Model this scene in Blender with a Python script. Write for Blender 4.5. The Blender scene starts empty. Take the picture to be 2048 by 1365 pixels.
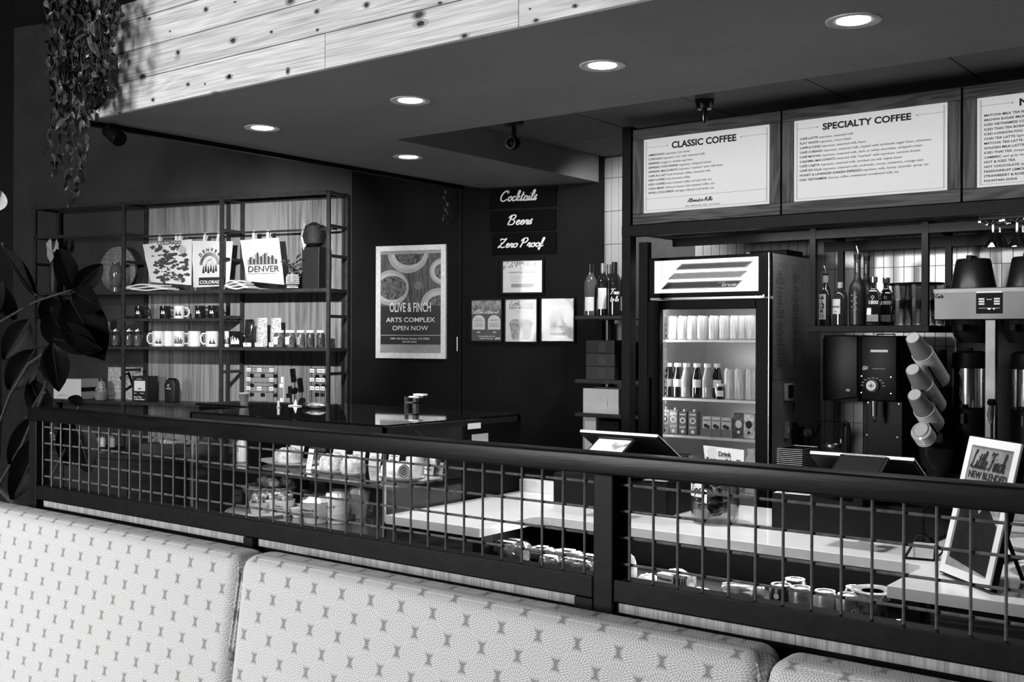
import bpy, bmesh, math, random
from math import sin, cos, pi, radians as R
from mathutils import Vector, Matrix
random.seed(7)
scn = bpy.context.scene
col = scn.collection
# ------------------------------------------------------------------ camera, world, lights, exposure
F, YAW, Y0, ROLL, H = 2179.76, R(37.685), 675.75, R(0.218), 1.55
cd = bpy.data.cameras.new('camera'); cam = bpy.data.objects.new('camera', cd); col.objects.link(cam)
cd.sensor_fit = 'HORIZONTAL'; cd.sensor_width = 36.0; cd.lens = F/2048*36.0
cd.shift_y = -(682.5-Y0)/2048; cd.clip_start = 0.02
cam.location = (0, 0, H)
cam.rotation_euler = (Matrix.Rotation(YAW, 4, 'Z') @ Matrix.Rotation(pi/2, 4, 'X') @ Matrix.Rotation(ROLL, 4, 'Z')).to_euler()
scn.camera = cam
scn.view_settings.view_transform = 'Standard'; scn.view_settings.look = 'None'
scn.view_settings.gamma = 1.0; scn.view_settings.exposure = 0.0; scn.view_settings.use_curve_mapping = False
w = bpy.data.worlds.new('world'); scn.world = w; w.use_nodes = True
w.node_tree.nodes['Background'].inputs[0].default_value = (.5, .5, .5, 1)
w.node_tree.nodes['Background'].inputs[1].default_value = 0.02
def area(name, loc, tgt, sx, sy, power, spread=180):
    d = bpy.data.lights.new(name, 'AREA'); d.shape = 'RECTANGLE'; d.size = sx; d.size_y = sy; d.energy = power; d.spread = R(spread)
    o = bpy.data.objects.new(name, d); col.objects.link(o); o.location = loc
    o.rotation_euler = (Vector(tgt)-Vector(loc)).to_track_quat('-Z', 'Y').to_euler(); return o
def spot(name, loc, tgt, power, ang=70, blend=.6, rad=.03):
    d = bpy.data.lights.new(name, 'SPOT'); d.energy = power; d.spot_size = R(ang); d.spot_blend = blend; d.shadow_soft_size = rad
    o = bpy.data.objects.new(name, d); col.objects.link(o); o.location = loc
    o.rotation_euler = (Vector(tgt)-Vector(loc)).to_track_quat('-Z', 'Y').to_euler(); return o
# daylight through the shop windows behind and left of the camera
area('window_daylight', (-4.3, -3.2, 2.1), (-2.6, 2.2, 1.6), 1.7, 1.6, 345)
spot('track_spot', (-4.27, 2.75, 2.37), (-5.9, 4.9, 1.7), 430, 52, .95, .03)
spot('track_spot', (-4.27, 4.3, 2.40), (-5.05, 5.0, 1.9), 18, 95, .9, .05)
# bar lamps with no fixture, added to brighten the tiles and bottles
spot('unseen_bar_lamp', (-2.95, 4.9, 2.6), (-3.45, 5.5, 1.9), 55, 95, .8, .05)  # unseen lamp behind the menu board, brightens the left tile strip
area('canopy_fill_light', (-1.55, 4.74, 2.03), (-1.5, 5.25, 1.6), 1.5, .04, 2.6)  # light added under the canopy for the tiles and bottle labels
spot('wall_lamp', (-3.62, 4.35, 2.45), (-3.95, 5.35, 1.9), 14, 75, .9, .05)
# ------------------------------------------------------------------ pixel <-> world measuring helpers
FW = Vector((-sin(YAW), cos(YAW), 0)); RT = Vector((cos(YAW), sin(YAW), 0))
CAM = Vector((0, 0, H))
def ray(px, py):
    dx, dy = px-1024, py-Y0; c, s = cos(ROLL), sin(ROLL)
    X = c*dx+s*dy; D = -s*dx+c*dy
    return FW*F + RT*X - Vector((0, 0, 1))*D
def hy(px, py, Y):
    r = ray(px, py); p = CAM+r*(Y/r.y); return p.x, p.z
def hz(px, py, z):
    r = ray(px, py); p = CAM+r*((z-H)/r.z); return p.x, p.y
TH = R(14.9); P0 = Vector((-3.66, 5.432, 0)); SD = Vector((cos(TH), sin(TH), 0)); ND = Vector((sin(TH), -cos(TH), 0))
def hw(px, py, o):
    r = ray(px, py); a = (P0+ND*o-CAM).dot(ND)/r.dot(ND); p = CAM+r*a
    return (p-P0).dot(SD), p.z
def W(s, o, z=0): 
    p = P0+SD*s+ND*o; return Vector((p.x, p.y, z))
# ------------------------------------------------------------------ materials
MATS = {}
def mat(name, v, rough=.6, metal=0., var=.12, scale=40., bump=.0, spec=.5, emit=0., stretch=(1, 1, 1), coat=0.):
    if name in MATS: return MATS[name]
    m = bpy.data.materials.new(name); m.use_nodes = True; nt = m.node_tree; b = nt.nodes['Principled BSDF']
    tc = nt.nodes.new('ShaderNodeTexCoord'); mp = nt.nodes.new('ShaderNodeMapping'); mp.inputs['Scale'].default_value = stretch
    nz = nt.nodes.new('ShaderNodeTexNoise'); nz.inputs['Scale'].default_value = scale; nz.inputs['Detail'].default_value = 4
    cr = nt.nodes.new('ShaderNodeValToRGB')
    lo, hi = v*(1-var), min(1, v*(1+var))
    cr.color_ramp.elements[0].position = .3; cr.color_ramp.elements[1].position = .7
    cr.color_ramp.elements[0].color = (lo, lo, lo, 1); cr.color_ramp.elements[1].color = (hi, hi, hi, 1)
    L = nt.links.new
    L(tc.outputs['Object'], mp.inputs[0]); L(mp.outputs[0], nz.inputs['Vector']); L(nz.outputs[0], cr.inputs[0]); L(cr.outputs[0], b.inputs['Base Color'])
    b.inputs['Roughness'].default_value = rough; b.inputs['Metallic'].default_value = metal
    b.inputs['Specular IOR Level'].default_value = spec; b.inputs['Coat Weight'].default_value = coat
    if emit:
        L(cr.outputs[0], b.inputs['Emission Color']); b.inputs['Emission Strength'].default_value = emit
    if bump:
        bp = nt.nodes.new('ShaderNodeBump'); bp.inputs['Strength'].default_value = bump; bp.inputs['Distance'].default_value = .004
        L(nz.outputs[0], bp.inputs['Height']); L(bp.outputs[0], b.inputs['Normal'])
    MATS[name] = m; return m
def glass(name, tint=.95, refl=1.0, rough=.02, base=.03):
    if name in MATS: return MATS[name]
    m = bpy.data.materials.new(name); m.use_nodes = True; nt = m.node_tree; nt.nodes.clear(); L = nt.links.new
    out = nt.nodes.new('ShaderNodeOutputMaterial'); mix = nt.nodes.new('ShaderNodeMixShader')
    t = nt.nodes.new('ShaderNodeBsdfTransparent'); t.inputs[0].default_value = (tint, tint, tint, 1)
    g = nt.nodes.new('ShaderNodeBsdfGlossy'); g.inputs['Roughness'].default_value = rough
    lw = nt.nodes.new('ShaderNodeLayerWeight'); lw.inputs['Blend'].default_value = .5
    pw = nt.nodes.new('ShaderNodeMath'); pw.operation = 'POWER'; pw.inputs[1].default_value = 4.5; L(lw.outputs['Facing'], pw.inputs[0])
    ma = nt.nodes.new('ShaderNodeMath'); ma.operation = 'MULTIPLY_ADD'; ma.inputs[1].default_value = refl; ma.inputs[2].default_value = base+.02
    nz = nt.nodes.new('ShaderNodeTexNoise'); nz.inputs['Scale'].default_value = 12
    m2 = nt.nodes.new('ShaderNodeMath'); m2.operation = 'MULTIPLY_ADD'; m2.inputs[1].default_value = .04; m2.inputs[2].default_value = rough
    L(nz.outputs[0], m2.inputs[0]); L(m2.outputs[0], g.inputs['Roughness'])
    L(pw.outputs[0], ma.inputs[0]); L(ma.outputs[0], mix.inputs[0]); L(t.outputs[0], mix.inputs[1]); L(g.outputs[0], mix.inputs[2]); L(mix.outputs[0], out.inputs[0])
    MATS[name] = m; return m
def wood(name, lo, hi, axis='X', rough=.6, knots=0., gs=1.0, contrast=.25, perobj=.15):
    if name in MATS: return MATS[name]
    m = bpy.data.materials.new(name); m.use_nodes = True; nt = m.node_tree; b = nt.nodes['Principled BSDF']; L = nt.links.new; N = nt.nodes.new
    tc = N('ShaderNodeTexCoord'); oi = N('ShaderNodeObjectInfo')
    off = N('ShaderNodeVectorMath'); off.operation = 'MULTIPLY_ADD'; cb = N('ShaderNodeCombineXYZ')
    L(oi.outputs['Random'], cb.inputs[0]); L(oi.outputs['Random'], cb.inputs[1]); L(oi.outputs['Random'], cb.inputs[2])
    L(cb.outputs[0], off.inputs[0]); off.inputs[1].default_value = (17, 9, 23); L(tc.outputs['Object'], off.inputs[2])
    mp = N('ShaderNodeMapping'); s = [14*gs]*3; s['XYZ'.index(axis)] = 1.1*gs; mp.inputs['Scale'].default_value = s
    L(off.outputs[0], mp.inputs[0])
    n1 = N('ShaderNodeTexNoise'); n1.inputs['Scale'].default_value = 1.0; n1.inputs['Detail'].default_value = 3; n1.inputs['Distortion'].default_value = .6
    L(mp.outputs[0], n1.inputs['Vector'])
    # rings from distorted noise
    mm = N('ShaderNodeMath'); mm.operation = 'MULTIPLY'; mm.inputs[1].default_value = 46; L(n1.outputs[0], mm.inputs[0])
    sn = N('ShaderNodeMath'); sn.operation = 'SINE'; L(mm.outputs[0], sn.inputs[0])
    mp2 = N('ShaderNodeMapping'); s2 = [260*gs]*3; s2['XYZ'.index(axis)] = 5*gs; mp2.inputs['Scale'].default_value = s2; L(off.outputs[0], mp2.inputs[0])
    n2 = N('ShaderNodeTexNoise'); n2.inputs['Scale'].default_value = 1.0; n2.inputs['Detail'].default_value = 2; L(mp2.outputs[0], n2.inputs['Vector'])
    a = N('ShaderNodeMath'); a.operation = 'MULTIPLY_ADD'; a.inputs[1].default_value = contrast*.5; L(sn.outputs[0], a.inputs[0]); L(n2.outputs[0], a.inputs[2])
    a2 = N('ShaderNodeMath'); a2.operation = 'MULTIPLY_ADD'; a2.inputs[1].default_value = perobj; L(oi.outputs['Random'], a2.inputs[0]); L(a.outputs[0], a2.inputs[2])
    cr = N('ShaderNodeValToRGB'); cr.color_ramp.elements[0].position = .2; cr.color_ramp.elements[1].position = .8
    cr.color_ramp.elements[0].color = (lo, lo, lo, 1); cr.color_ramp.elements[1].color = (hi, hi, hi, 1); L(a2.outputs[0], cr.inputs[0])
    last = cr.outputs[0]
    if knots:
        mp3 = N('ShaderNodeMapping'); s3 = [7.0]*3; s3['XYZ'.index(axis)] = 3.6; mp3.inputs['Scale'].default_value = s3; L(off.outputs[0], mp3.inputs[0])
        vo = N('ShaderNodeTexVoronoi'); vo.inputs['Scale'].default_value = 1.0; vo.voronoi_dimensions = '3D'; L(mp3.outputs[0], vo.inputs['Vector'])
        k = N('ShaderNodeMapRange'); k.inputs[1].default_value = .05; k.inputs[2].default_value = .14; k.inputs[3].default_value = 1-knots; k.inputs[4].default_value = 1; L(vo.outputs['Distance'], k.inputs[0])
        mx = N('ShaderNodeMix'); mx.data_type = 'RGBA'; mx.blend_type = 'MULTIPLY'; mx.inputs[0].default_value = 1
        cc = N('ShaderNodeCombineColor'); [L(k.outputs[0], cc.inputs[i]) for i in range(3)]
        L(last, mx.inputs[6]); L(cc.outputs[0], mx.inputs[7]); last = mx.outputs[2]
    L(last, b.inputs['Base Color']); b.inputs['Roughness'].default_value = rough; b.inputs['Specular IOR Level'].default_value = .3
    bp = N('ShaderNodeBump'); bp.inputs['Strength'].default_value = .15; bp.inputs['Distance'].default_value = .002; L(n2.outputs[0], bp.inputs['Height']); L(bp.outputs[0], b.inputs['Normal'])
    MATS[name] = m; return m
# ------------------------------------------------------------------ mesh builder
class MB:
    def __init__(s): s.v = []; s.f = []
    def add(s, vs, fs):
        n = len(s.v); s.v += [tuple(p) for p in vs]; s.f += [tuple(i+n for i in f) for f in fs]; return s
    def box(s, x0, x1, y0, y1, z0, z1):
        return s.add([(x0, y0, z0), (x1, y0, z0), (x1, y1, z0), (x0, y1, z0), (x0, y0, z1), (x1, y0, z1), (x1, y1, z1), (x0, y1, z1)],
                     [(3, 2, 1, 0), (4, 5, 6, 7), (0, 1, 5, 4), (1, 2, 6, 5), (2, 3, 7, 6), (3, 0, 4, 7)])
    def prism(s, pts, y0, y1):          # polygon in x,z extruded along y
        n = len(pts)
        vs = [(x, y0, z) for x, z in pts]+[(x, y1, z) for x, z in pts]
        return s.add(vs, [tuple(range(n)), tuple(range(2*n-1, n-1, -1))]+[(i, i+n, (i+1) % n+n, (i+1) % n) for i in range(n)])
    def poly(s, pts, y):                # flat printed shape in x,z facing -y
        return s.add([(x, y, z) for x, z in pts], [tuple(range(len(pts)))])
    def rect(s, x0, x1, z0, z1, y): return s.poly([(x0, z0), (x1, z0), (x1, z1), (x0, z1)], y)
    def disc(s, cx, cz, rx, rz, y, n=24): return s.poly([(cx+rx*cos(2*pi*i/n), cz+rz*sin(2*pi*i/n)) for i in range(n)], y)
    def ring(s, cx, cz, r0, r1, y, n=28, a0=0, a1=2*pi, k=1.0):
        vs = []
        for i in range(n+1):
            a = a0+(a1-a0)*i/n; vs += [(cx+r0*cos(a), y, cz+k*r0*sin(a)), (cx+r1*cos(a), y, cz+k*r1*sin(a))]
        return s.add(vs, [(2*i, 2*i+1, 2*i+3, 2*i+2) for i in range(n)])
    def lathe(s, prof, n=16, c=(0, 0, 0), cap=True, sx=1, sy=1):
        vs = []; m = len(prof)
        for r, z in prof:
            for i in range(n):
                a = 2*pi*i/n; vs.append((c[0]+r*cos(a)*sx, c[1]+r*sin(a)*sy, c[2]+z))
        fs = [(j*n+i, j*n+(i+1) % n, (j+1)*n+(i+1) % n, (j+1)*n+i) for j in range(m-1) for i in range(n)]
        if cap: fs += [tuple(range(n-1, -1, -1)), tuple((m-1)*n+i for i in range(n))]
        return s.add(vs, fs)
    def tube(s, pts, r, n=8, closed=False):
        pts = [Vector(p) for p in pts]; m = len(pts); vs = []; up = None
        rs = r if isinstance(r, (list, tuple)) else [r]*m
        for k, p in enumerate(pts):
            a = pts[k-1] if (k > 0 or closed) else p; b = pts[(k+1) % m] if (k < m-1 or closed) else p
            t = (b-a).normalized()
            if up is None: up = Vector((0, 0, 1)) if abs(t.z) < .9 else Vector((1, 0, 0))
            x = t.cross(up).normalized(); up = x.cross(t).normalized()
            for i in range(n):
                q = 2*pi*i/n; vs.append(p+(x*cos(q)+up*sin(q))*rs[k])
        fs = [(k*n+i, k*n+(i+1) % n, ((k+1) % m)*n+(i+1) % n, ((k+1) % m)*n+i) for k in range(m if closed else m-1) for i in range(n)]
        if not closed: fs += [tuple(range(n-1, -1, -1)), tuple((m-1)*n+i for i in range(n))]
        return s.add(vs, fs)
    def ball(s, c, rx, ry, rz, n=10, m=6, jit=0.):
        vs = [(c[0], c[1], c[2]-rz)]
        for j in range(1, m):
            a = -pi/2+pi*j/m
            for i in range(n):
                b = 2*pi*i/n; k = 1+random.uniform(-jit, jit); vs.append((c[0]+rx*cos(a)*cos(b)*k, c[1]+ry*cos(a)*sin(b)*k, c[2]+rz*sin(a)*k))
        vs.append((c[0], c[1], c[2]+rz)); L = len(vs)-1
        fs = [(0, 1+(i+1) % n, 1+i) for i in range(n)]+[(L, L-n+i, L-n+(i+1) % n) for i in range(n)]
        fs += [(1+(j-1)*n+i, 1+(j-1)*n+(i+1) % n, 1+j*n+(i+1) % n, 1+j*n+i) for j in range(1, m-1) for i in range(n)]
        return s.add(vs, fs)
    def xf(s, M): s.v = [tuple(M @ Vector(p)) for p in s.v]; return s
    def mesh(s, name, m=None, smooth=False, angle=35):
        me = bpy.data.meshes.new(name); me.from_pydata(s.v, [], s.f); me.validate()
        bm = bmesh.new(); bm.from_mesh(me); bmesh.ops.recalc_face_normals(bm, faces=bm.faces) if smooth != 'flat' else None; bm.to_mesh(me); bm.free()
        if m: me.materials.append(m)
        if smooth is True:
            me.polygons.foreach_set('use_smooth', [True]*len(me.polygons)); me.set_sharp_from_angle(angle=R(angle))
        return me
    def build(s, name, m, parent=None, smooth=False, bevel=0, loc=None, rz=0, seg=2):
        o = bpy.data.objects.new(name, s.mesh(name, m, smooth)); col.objects.link(o)
        if parent: o.parent = parent
        if loc is not None: o.location = loc
        if rz: o.rotation_euler.z = rz
        if bevel:
            b = o.modifiers.new('bevel', 'BEVEL'); b.width = bevel; b.segments = seg; b.limit_method = 'ANGLE'; b.angle_limit = R(40)
            if seg > 2: o.data.polygons.foreach_set('use_smooth', [True]*len(o.data.polygons))
        return o
def tag(o, label=None, cat=None, group=None, kind=None):
    if label: o['label'] = label
    if cat: o['category'] = cat
    if group: o['group'] = group
    if kind: o['kind'] = kind
    return o
def thing(name, label, cat, loc=(0, 0, 0), rz=0, group=None):
    loc = Vector(loc)
    if loc.z > .3: loc.z += .0008
    o = bpy.data.objects.new(name, None); col.objects.link(o); o.location = loc; o.rotation_euler.z = rz; o.empty_display_size = .05
    return tag(o, label, cat, group)
def inst(name, me, parent=None, loc=(0, 0, 0), rot=None, scale=None):
    o = bpy.data.objects.new(name, me); col.objects.link(o)
    if parent: o.parent = parent
    o.location = loc
    if rot is not None: o.rotation_euler = rot
    if scale is not None: o.scale = (scale,)*3 if isinstance(scale, (int, float)) else scale
    return o
def copy_tree(o, parent=None):
    c = o.copy(); col.objects.link(c); c.parent = parent
    for ch in list(o.children): copy_tree(ch, c)
    return c
def copy_thing(o, loc, label, group=None, rz=None):
    c = copy_tree(o); c.location = loc; c['label'] = label
    if group: c['group'] = group
    if rz is not None: c.rotation_euler.z = rz
    return c
def sbox(name, b, m, bevel=0):          # a piece of the setting
    return tag(MB().box(*b).build(name, m, bevel=bevel), kind='structure')
# ------------------------------------------------------------------ lettering
_txt = {}
def text(mb, body, x, z, size, y, bold=0., align='LEFT', shx=0., sx=1.):
    k = (body, bold, align)
    if k not in _txt:
        c = bpy.data.curves.new('t', 'FONT'); c.body = body; c.size = 1; c.offset = bold; c.align_x = align; c.resolution_u = 3
        o = bpy.data.objects.new('t', c); col.objects.link(o); dg = bpy.context.evaluated_depsgraph_get(); dg.update()
        me = bpy.data.meshes.new_from_object(o.evaluated_get(dg))
        _txt[k] = ([tuple(v.co) for v in me.vertices], [tuple(p.vertices) for p in me.polygons])
        bpy.data.objects.remove(o); bpy.data.curves.remove(c); bpy.data.meshes.remove(me)
    vs, fs = _txt[k]
    mb.add([(x+(a+shx*b)*size*sx, y, z+b*size) for a, b, _ in vs], fs)
def text_w(body, bold=0.):
    mb = MB(); text(mb, body, 0, 0, 1, 0, bold); xs = [v[0] for v in mb.v]; return max(xs)-min(xs)
def fit(mb, body, x0, x1, z, y, bold=0., h=None, shx=0):   # text fitted between x0 and x1, baseline z, cap height h
    w0 = text_w(body, bold); size = (x1-x0)/w0
    if h: text(mb, body, x0, z, h/.73, y, bold, sx=(x1-x0)/w0/(h/.73), shx=shx)
    else: text(mb, body, x0, z, size, y, bold, shx=shx)
def crom(pts, n=7):
    out = []; P = [pts[0]]+list(pts)+[pts[-1]]
    for i in range(1, len(P)-2):
        p0, p1, p2, p3 = P[i-1:i+3]
        for k in range(n):
            t = k/n; out.append(tuple(.5*((2*p1[j])+(-p0[j]+p2[j])*t+(2*p0[j]-5*p1[j]+4*p2[j]-p3[j])*t*t+(-p0[j]+3*p1[j]-3*p2[j]+p3[j])*t**3) for j in (0, 1)))
    out.append(tuple(pts[-1])); return out
# brush script strokes: x height .45, cap height 1; each glyph: advance, list of strokes
G = {
 'C': (.78, [[(.62,.78),(.72,.9),(.55,1.02),(.28,.86),(.1,.5),(.14,.14),(.4,0),(.72,.18)]]),
 'o': (.42, [[(.3,.44),(.12,.38),(.06,.14),(.2,0),(.36,.14),(.36,.36),(.26,.45),(.3,.34),(.46,.36)]]),
 'c': (.36, [[(.3,.36),(.22,.45),(.08,.3),(.08,.1),(.2,0),(.4,.14)]]),
 'k': (.46, [[(0,.1),(.2,.55),(.3,.9),(.22,1.0),(.14,.8),(.08,0)],[(.1,.18),(.3,.44),(.34,.34),(.16,.24),(.3,.02),(.48,.12)]]),
 't': (.3, [[(.2,.85),(.08,.2),(.14,0),(.34,.14)],[(.02,.52),(.34,.56)]]),
 'a': (.46, [[(.34,.38),(.2,.45),(.06,.26),(.08,.04),(.2,0),(.34,.2),(.38,.42),(.32,.1),(.38,0),(.5,.12)]]),
 'i': (.24, [[(.1,.44),(.06,.12),(.12,0),(.28,.14)],[(.15,.63),(.17,.67)]]),
 'l': (.28, [[(0,.12),(.2,.55),(.28,.9),(.2,1.0),(.12,.8),(.06,.2),(.12,0),(.32,.14)]]),
 's': (.34, [[(0,.1),(.2,.5),(.22,.4),(.12,.3),(.24,.14),(.14,0),(.02,.06)]]),
 'B': (.72, [[(.26,.9),(.16,.4),(.08,0)],[(.04,.7),(.2,.95),(.5,1.0),(.58,.78),(.4,.56),(.24,.54),(.46,.5),(.6,.3),(.48,.04),(.2,0),(.04,.1)]]),
 'e': (.36, [[(.08,.2),(.26,.28),(.28,.4),(.18,.45),(.07,.3),(.08,.08),(.2,0),(.4,.14)]]),
 'r': (.34, [[(0,.12),(.14,.46),(.16,.4),(.3,.42),(.24,.3),(.22,.06),(.28,0),(.38,.1)]]),
 'Z': (.74, [[(.1,.8),(.2,.98),(.45,.9),(.66,1.0),(.4,.52),(.04,.02),(.24,.12),(.44,0),(.68,.1)],[(.2,.5),(.52,.56)]]),
 'P': (.68, [[(.28,.9),(.18,.4),(.06,-.02)],[(.04,.66),(.2,.92),(.52,1.0),(.62,.76),(.44,.5),(.26,.5)]]),
 'f': (.34, [[(0,.1),(.2,.5),(.3,.88),(.24,.98),(.16,.8),(.06,-.2),(.0,-.3),(-.04,-.18),(.1,0),(.34,.12)],[(.06,.3),(.28,.34)]]),
 'L': (.66, [[(.3,.8),(.44,.98),(.34,1.0),(.24,.7),(.2,.3),(.04,.06),(.2,.1),(.4,0),(.66,.16)]]),
 'F': (.66, [[(.1,.8),(.2,.98),(.5,.92),(.76,1.0)],[(.44,.92),(.34,.4),(.2,.02),(.04,.08)],[(.22,.5),(.54,.54)]]),
 'n': (.46, [[(0,.12),(.1,.45),(.06,0)],[(.07,.2),(.26,.45),(.34,.34),(.28,.06),(.36,0),(.48,.12)]]),
 'h': (.46, [[(0,.12),(.2,.6),(.28,.92),(.2,1.0),(.13,.8),(.06,0)],[(.07,.2),(.26,.45),(.34,.34),(.28,.06),(.36,0),(.48,.12)]]),
 'A': (.7, [[(.02,.1),(.1,0),(.34,.6),(.5,1.0),(.46,.4),(.5,0),(.7,.12)],[(.1,.4),(.52,.42)]]),
 'v': (.4, [[(.04,.4),(.12,.42),(.14,0),(.34,.42),(.44,.36)]]),
 'M': (.9, [[(.02,.1),(.08,0),(.24,.6),(.32,1.0),(.34,.2),(.5,.7),(.6,1.0),(.62,.2),(.7,0),(.88,.14)]]),
 'T': (.6, [[(.06,.8),(.16,.98),(.4,.9),(.66,1.0)],[(.4,.92),(.3,.4),(.16,.02),(.04,.1)]]),
 'p': (.46, [[(.0,.12),(.12,.46),(.02,-.35)],[(.09,.3),(.26,.46),(.36,.26),(.24,.02),(.1,.1)]]),
 ' ': (.22, []),
}
def script(mb, word, x, z, h, y, th=.09, slant=.22, width=None):
    adv = sum(G[c][0] for c in word); sx = 1.0 if width is None else width/(adv*h)
    cx = 0
    for ch in word:
        a, st = G[ch]
        for s in st:
            pts = crom([((cx+p[0]+slant*p[1])*h*sx+x, p[1]*h+z) for p in s]) if len(s) > 2 else [((cx+p[0]+slant*p[1])*h*sx+x, p[1]*h+z) for p in s]
            m = len(pts); L = []; 
            for k in range(m):
                p = pts[max(0, k-1)]; q = pts[min(m-1, k+1)]; dx, dz = q[0]-p[0], q[1]-p[1]; l = math.hypot(dx, dz) or 1
                wdt = th*h*.5*(1.0+.35*abs(dz)/l-.15); L += [(pts[k][0]-dz/l*wdt, y, pts[k][1]+dx/l*wdt), (pts[k][0]+dz/l*wdt, y, pts[k][1]-dx/l*wdt)]
            mb.add(L, [(2*i, 2*i+1, 2*i+3, 2*i+2) for i in range(m-1)])
        cx += a
# ------------------------------------------------------------------ common materials
M_black = mat('black_paint', .0035, .5, spec=.10); M_steel = mat('blackened_steel', .0045, .5, .0, spec=.16, var=.35, scale=25, bump=.2)
M_wall = mat('charcoal_wall_paint', .048, .7, var=.2, scale=3, spec=.1); M_soff = mat('grey_soffit_paint', .20, .75, var=.1, scale=2, bump=.05)
M_white = mat('white_paint', .86, .45, var=.03); M_quartz = mat('white_quartz', .78, .18, var=.05, scale=6, coat=.3)
M_print = mat('black_print', .012, .7, var=.05); M_wprint = mat('white_print', .88, .7, var=.03); M_chrome = mat('brushed_steel', .55, .25, 1., var=.15, scale=8, stretch=(1, 1, 14))
M_paper = mat('paper', .72, .7, var=.05, scale=12); M_dgrey = mat('dark_grey_plastic', .014, .4, spec=.25); M_grey = mat('mid_grey', .22, .5)
M_lgrey = mat('light_grey', .45, .5); M_glass = glass('clear_glass'); M_shelfsteel = mat('shelf_steel', .045, .42, .3, spec=.3, var=.3, scale=30)
# ------------------------------------------------------------------ setting
ZS, ZC, YF, YB = 2.48, 2.632, 2.588, 3.72
XL, XC = -4.31, -3.567
YT = 5.50
sbox('floor', (-9, 3, -4, 7.5, -.1, 0), mat('concrete_floor', .30, .5, var=.3, scale=3))
sbox('ceiling', (-9, 3, -4, 7.5, 3.9, 4.0), mat('dark_ceiling', .015, .8))
# angled back wall
sw_ = hw(703, 600, 0)[0]
wb = MB().box(-5.2, sw_, 0, .2, 0, 3.9).build('wall_back', M_wall, loc=W(0, 0), rz=TH); tag(wb, kind='structure')
M_wall2 = mat('black_wall_paint', .0085, .65, var=.25, scale=3, spec=.06)
tag(MB().box(sw_+.0005, .12, 0, .2, 0, 3.9).build('wall_right', M_wall2, loc=W(0, 0), rz=TH), kind='structure')
sbox('wall_left', (-5.6, -4.57, 1.6, 2.4, 0, 3.9), mat('dark_column', .035, .7))
sbox('wall_bar', (-3.75, 1.4, YT+.012, YT+.2, 0, ZC+.1), mat('tile_grout', .05, .9))
# L-shaped soffit
so = MB().box(XL, 2.2, YF+.02, YB, ZS, ZS+.44).box(XL, XC, YB, 5.6, ZS, ZS+.44).build('soffit', M_soff); tag(so, kind='structure')
PL = wood('knotty_pine', .36, .86, 'X', .6, knots=.93, gs=.8, contrast=.16, perobj=.12)
rows = [(ZS, ZS+.121), (ZS+.124, ZS+.245), (ZS+.248, ZS+.370), (ZS+.373, ZS+.446)]
x650 = hy(650, 100, YF)[0]; x1037 = hy(1037, 30, YF)[0]
cuts = [[XL, x650, x1037, 1.3, 2.2], [XL, -1.55, .9, 2.2], [XL, -2.2, .4, 2.2], [XL, -1.8, 1.0, 2.2]]
for (z0, z1), cs in zip(rows, cuts):
    for a, b in zip(cs, cs[1:]):
        cx = (a+b)/2
        MB().box(a+.001-cx, b-.001-cx, 0, .02, z0, z1).build('plank', PL, so, bevel=.0015, loc=(cx, YF, 0))
MB().box(XL-.03, XL, YF, 5.1, ZS-.022, ZS+.02).build('edge_channel', M_black, so)
# ceiling panels over the bar
cl = tag(MB().box(XC, 1.6, YB, YT+.1, ZC+.015, ZC+.1).build('ceiling_recess', mat('ceiling_grid', .02, .8)), kind='structure')
M_ct = mat('ceiling_tile', .13, .85, var=.15, scale=120, bump=.3)
nx = 9
for i in range(nx):
    for j in range(3):
        x0 = XC+.02+i*.58; y0 = YB+.01+j*.6
        MB().box(0, .572, 0, min(.592, YT-y0), 0, .014).build('ceiling_panel', M_ct, cl, loc=(x0, y0, ZC))
# tiles behind the bar: slim vertical stacked tiles
M_tile = mat('glazed_tile', .36, .14, var=.15, scale=2, coat=.0, spec=.35)
tw, thh = .0508, .198
tme = MB().box(0, tw-.003, -.008, .0, 0, thh-.003).mesh('tile', M_tile)
wbar = bpy.data.objects['wall_bar']
def tiles(pxa, pxb, pya, pyb):
    xa, zt = hy(pxa, pya, YT); xb, zb = hy(pxb, pyb, YT)
    i0, i1 = math.floor(xa/tw), math.ceil(xb/tw); zg = hy(1172, 426, YT)[1]
    for i in range(i0, i1):
        for j in range(-12, 8):
            z0 = zg+j*thh
            if z0+thh < zb or z0 > min(zt, ZC-.01): continue
            k = (i, j)
            if k in done: continue
            done.add(k)
            o = inst('tile', tme, wbar, (i*tw, YT+.012, z0)); o.rotation_euler = (random.uniform(-.006, .006), 0, random.uniform(-.012, .012))
            if z0+thh > ZC-.002: o.scale.z = (ZC-.003-z0)/thh
done = set()
tiles(1166, 1256, 300, 880); tiles(1405, 2048, 430, 560); tiles(1640, 1900, 560, 700); tiles(1620, 1715, 800, 870)
# half wall, light wood band on top; black below it paints the shadow gap
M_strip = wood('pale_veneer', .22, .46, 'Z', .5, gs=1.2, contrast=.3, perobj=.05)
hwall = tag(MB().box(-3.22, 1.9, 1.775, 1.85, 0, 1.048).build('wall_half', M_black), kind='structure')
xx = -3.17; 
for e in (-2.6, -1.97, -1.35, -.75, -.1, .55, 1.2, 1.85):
    MB().box(xx+.0008, e, 0, .012, 1.0285, 1.046).build('panel', M_strip, hwall, loc=(0, 1.763, 0)); xx = e
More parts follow.
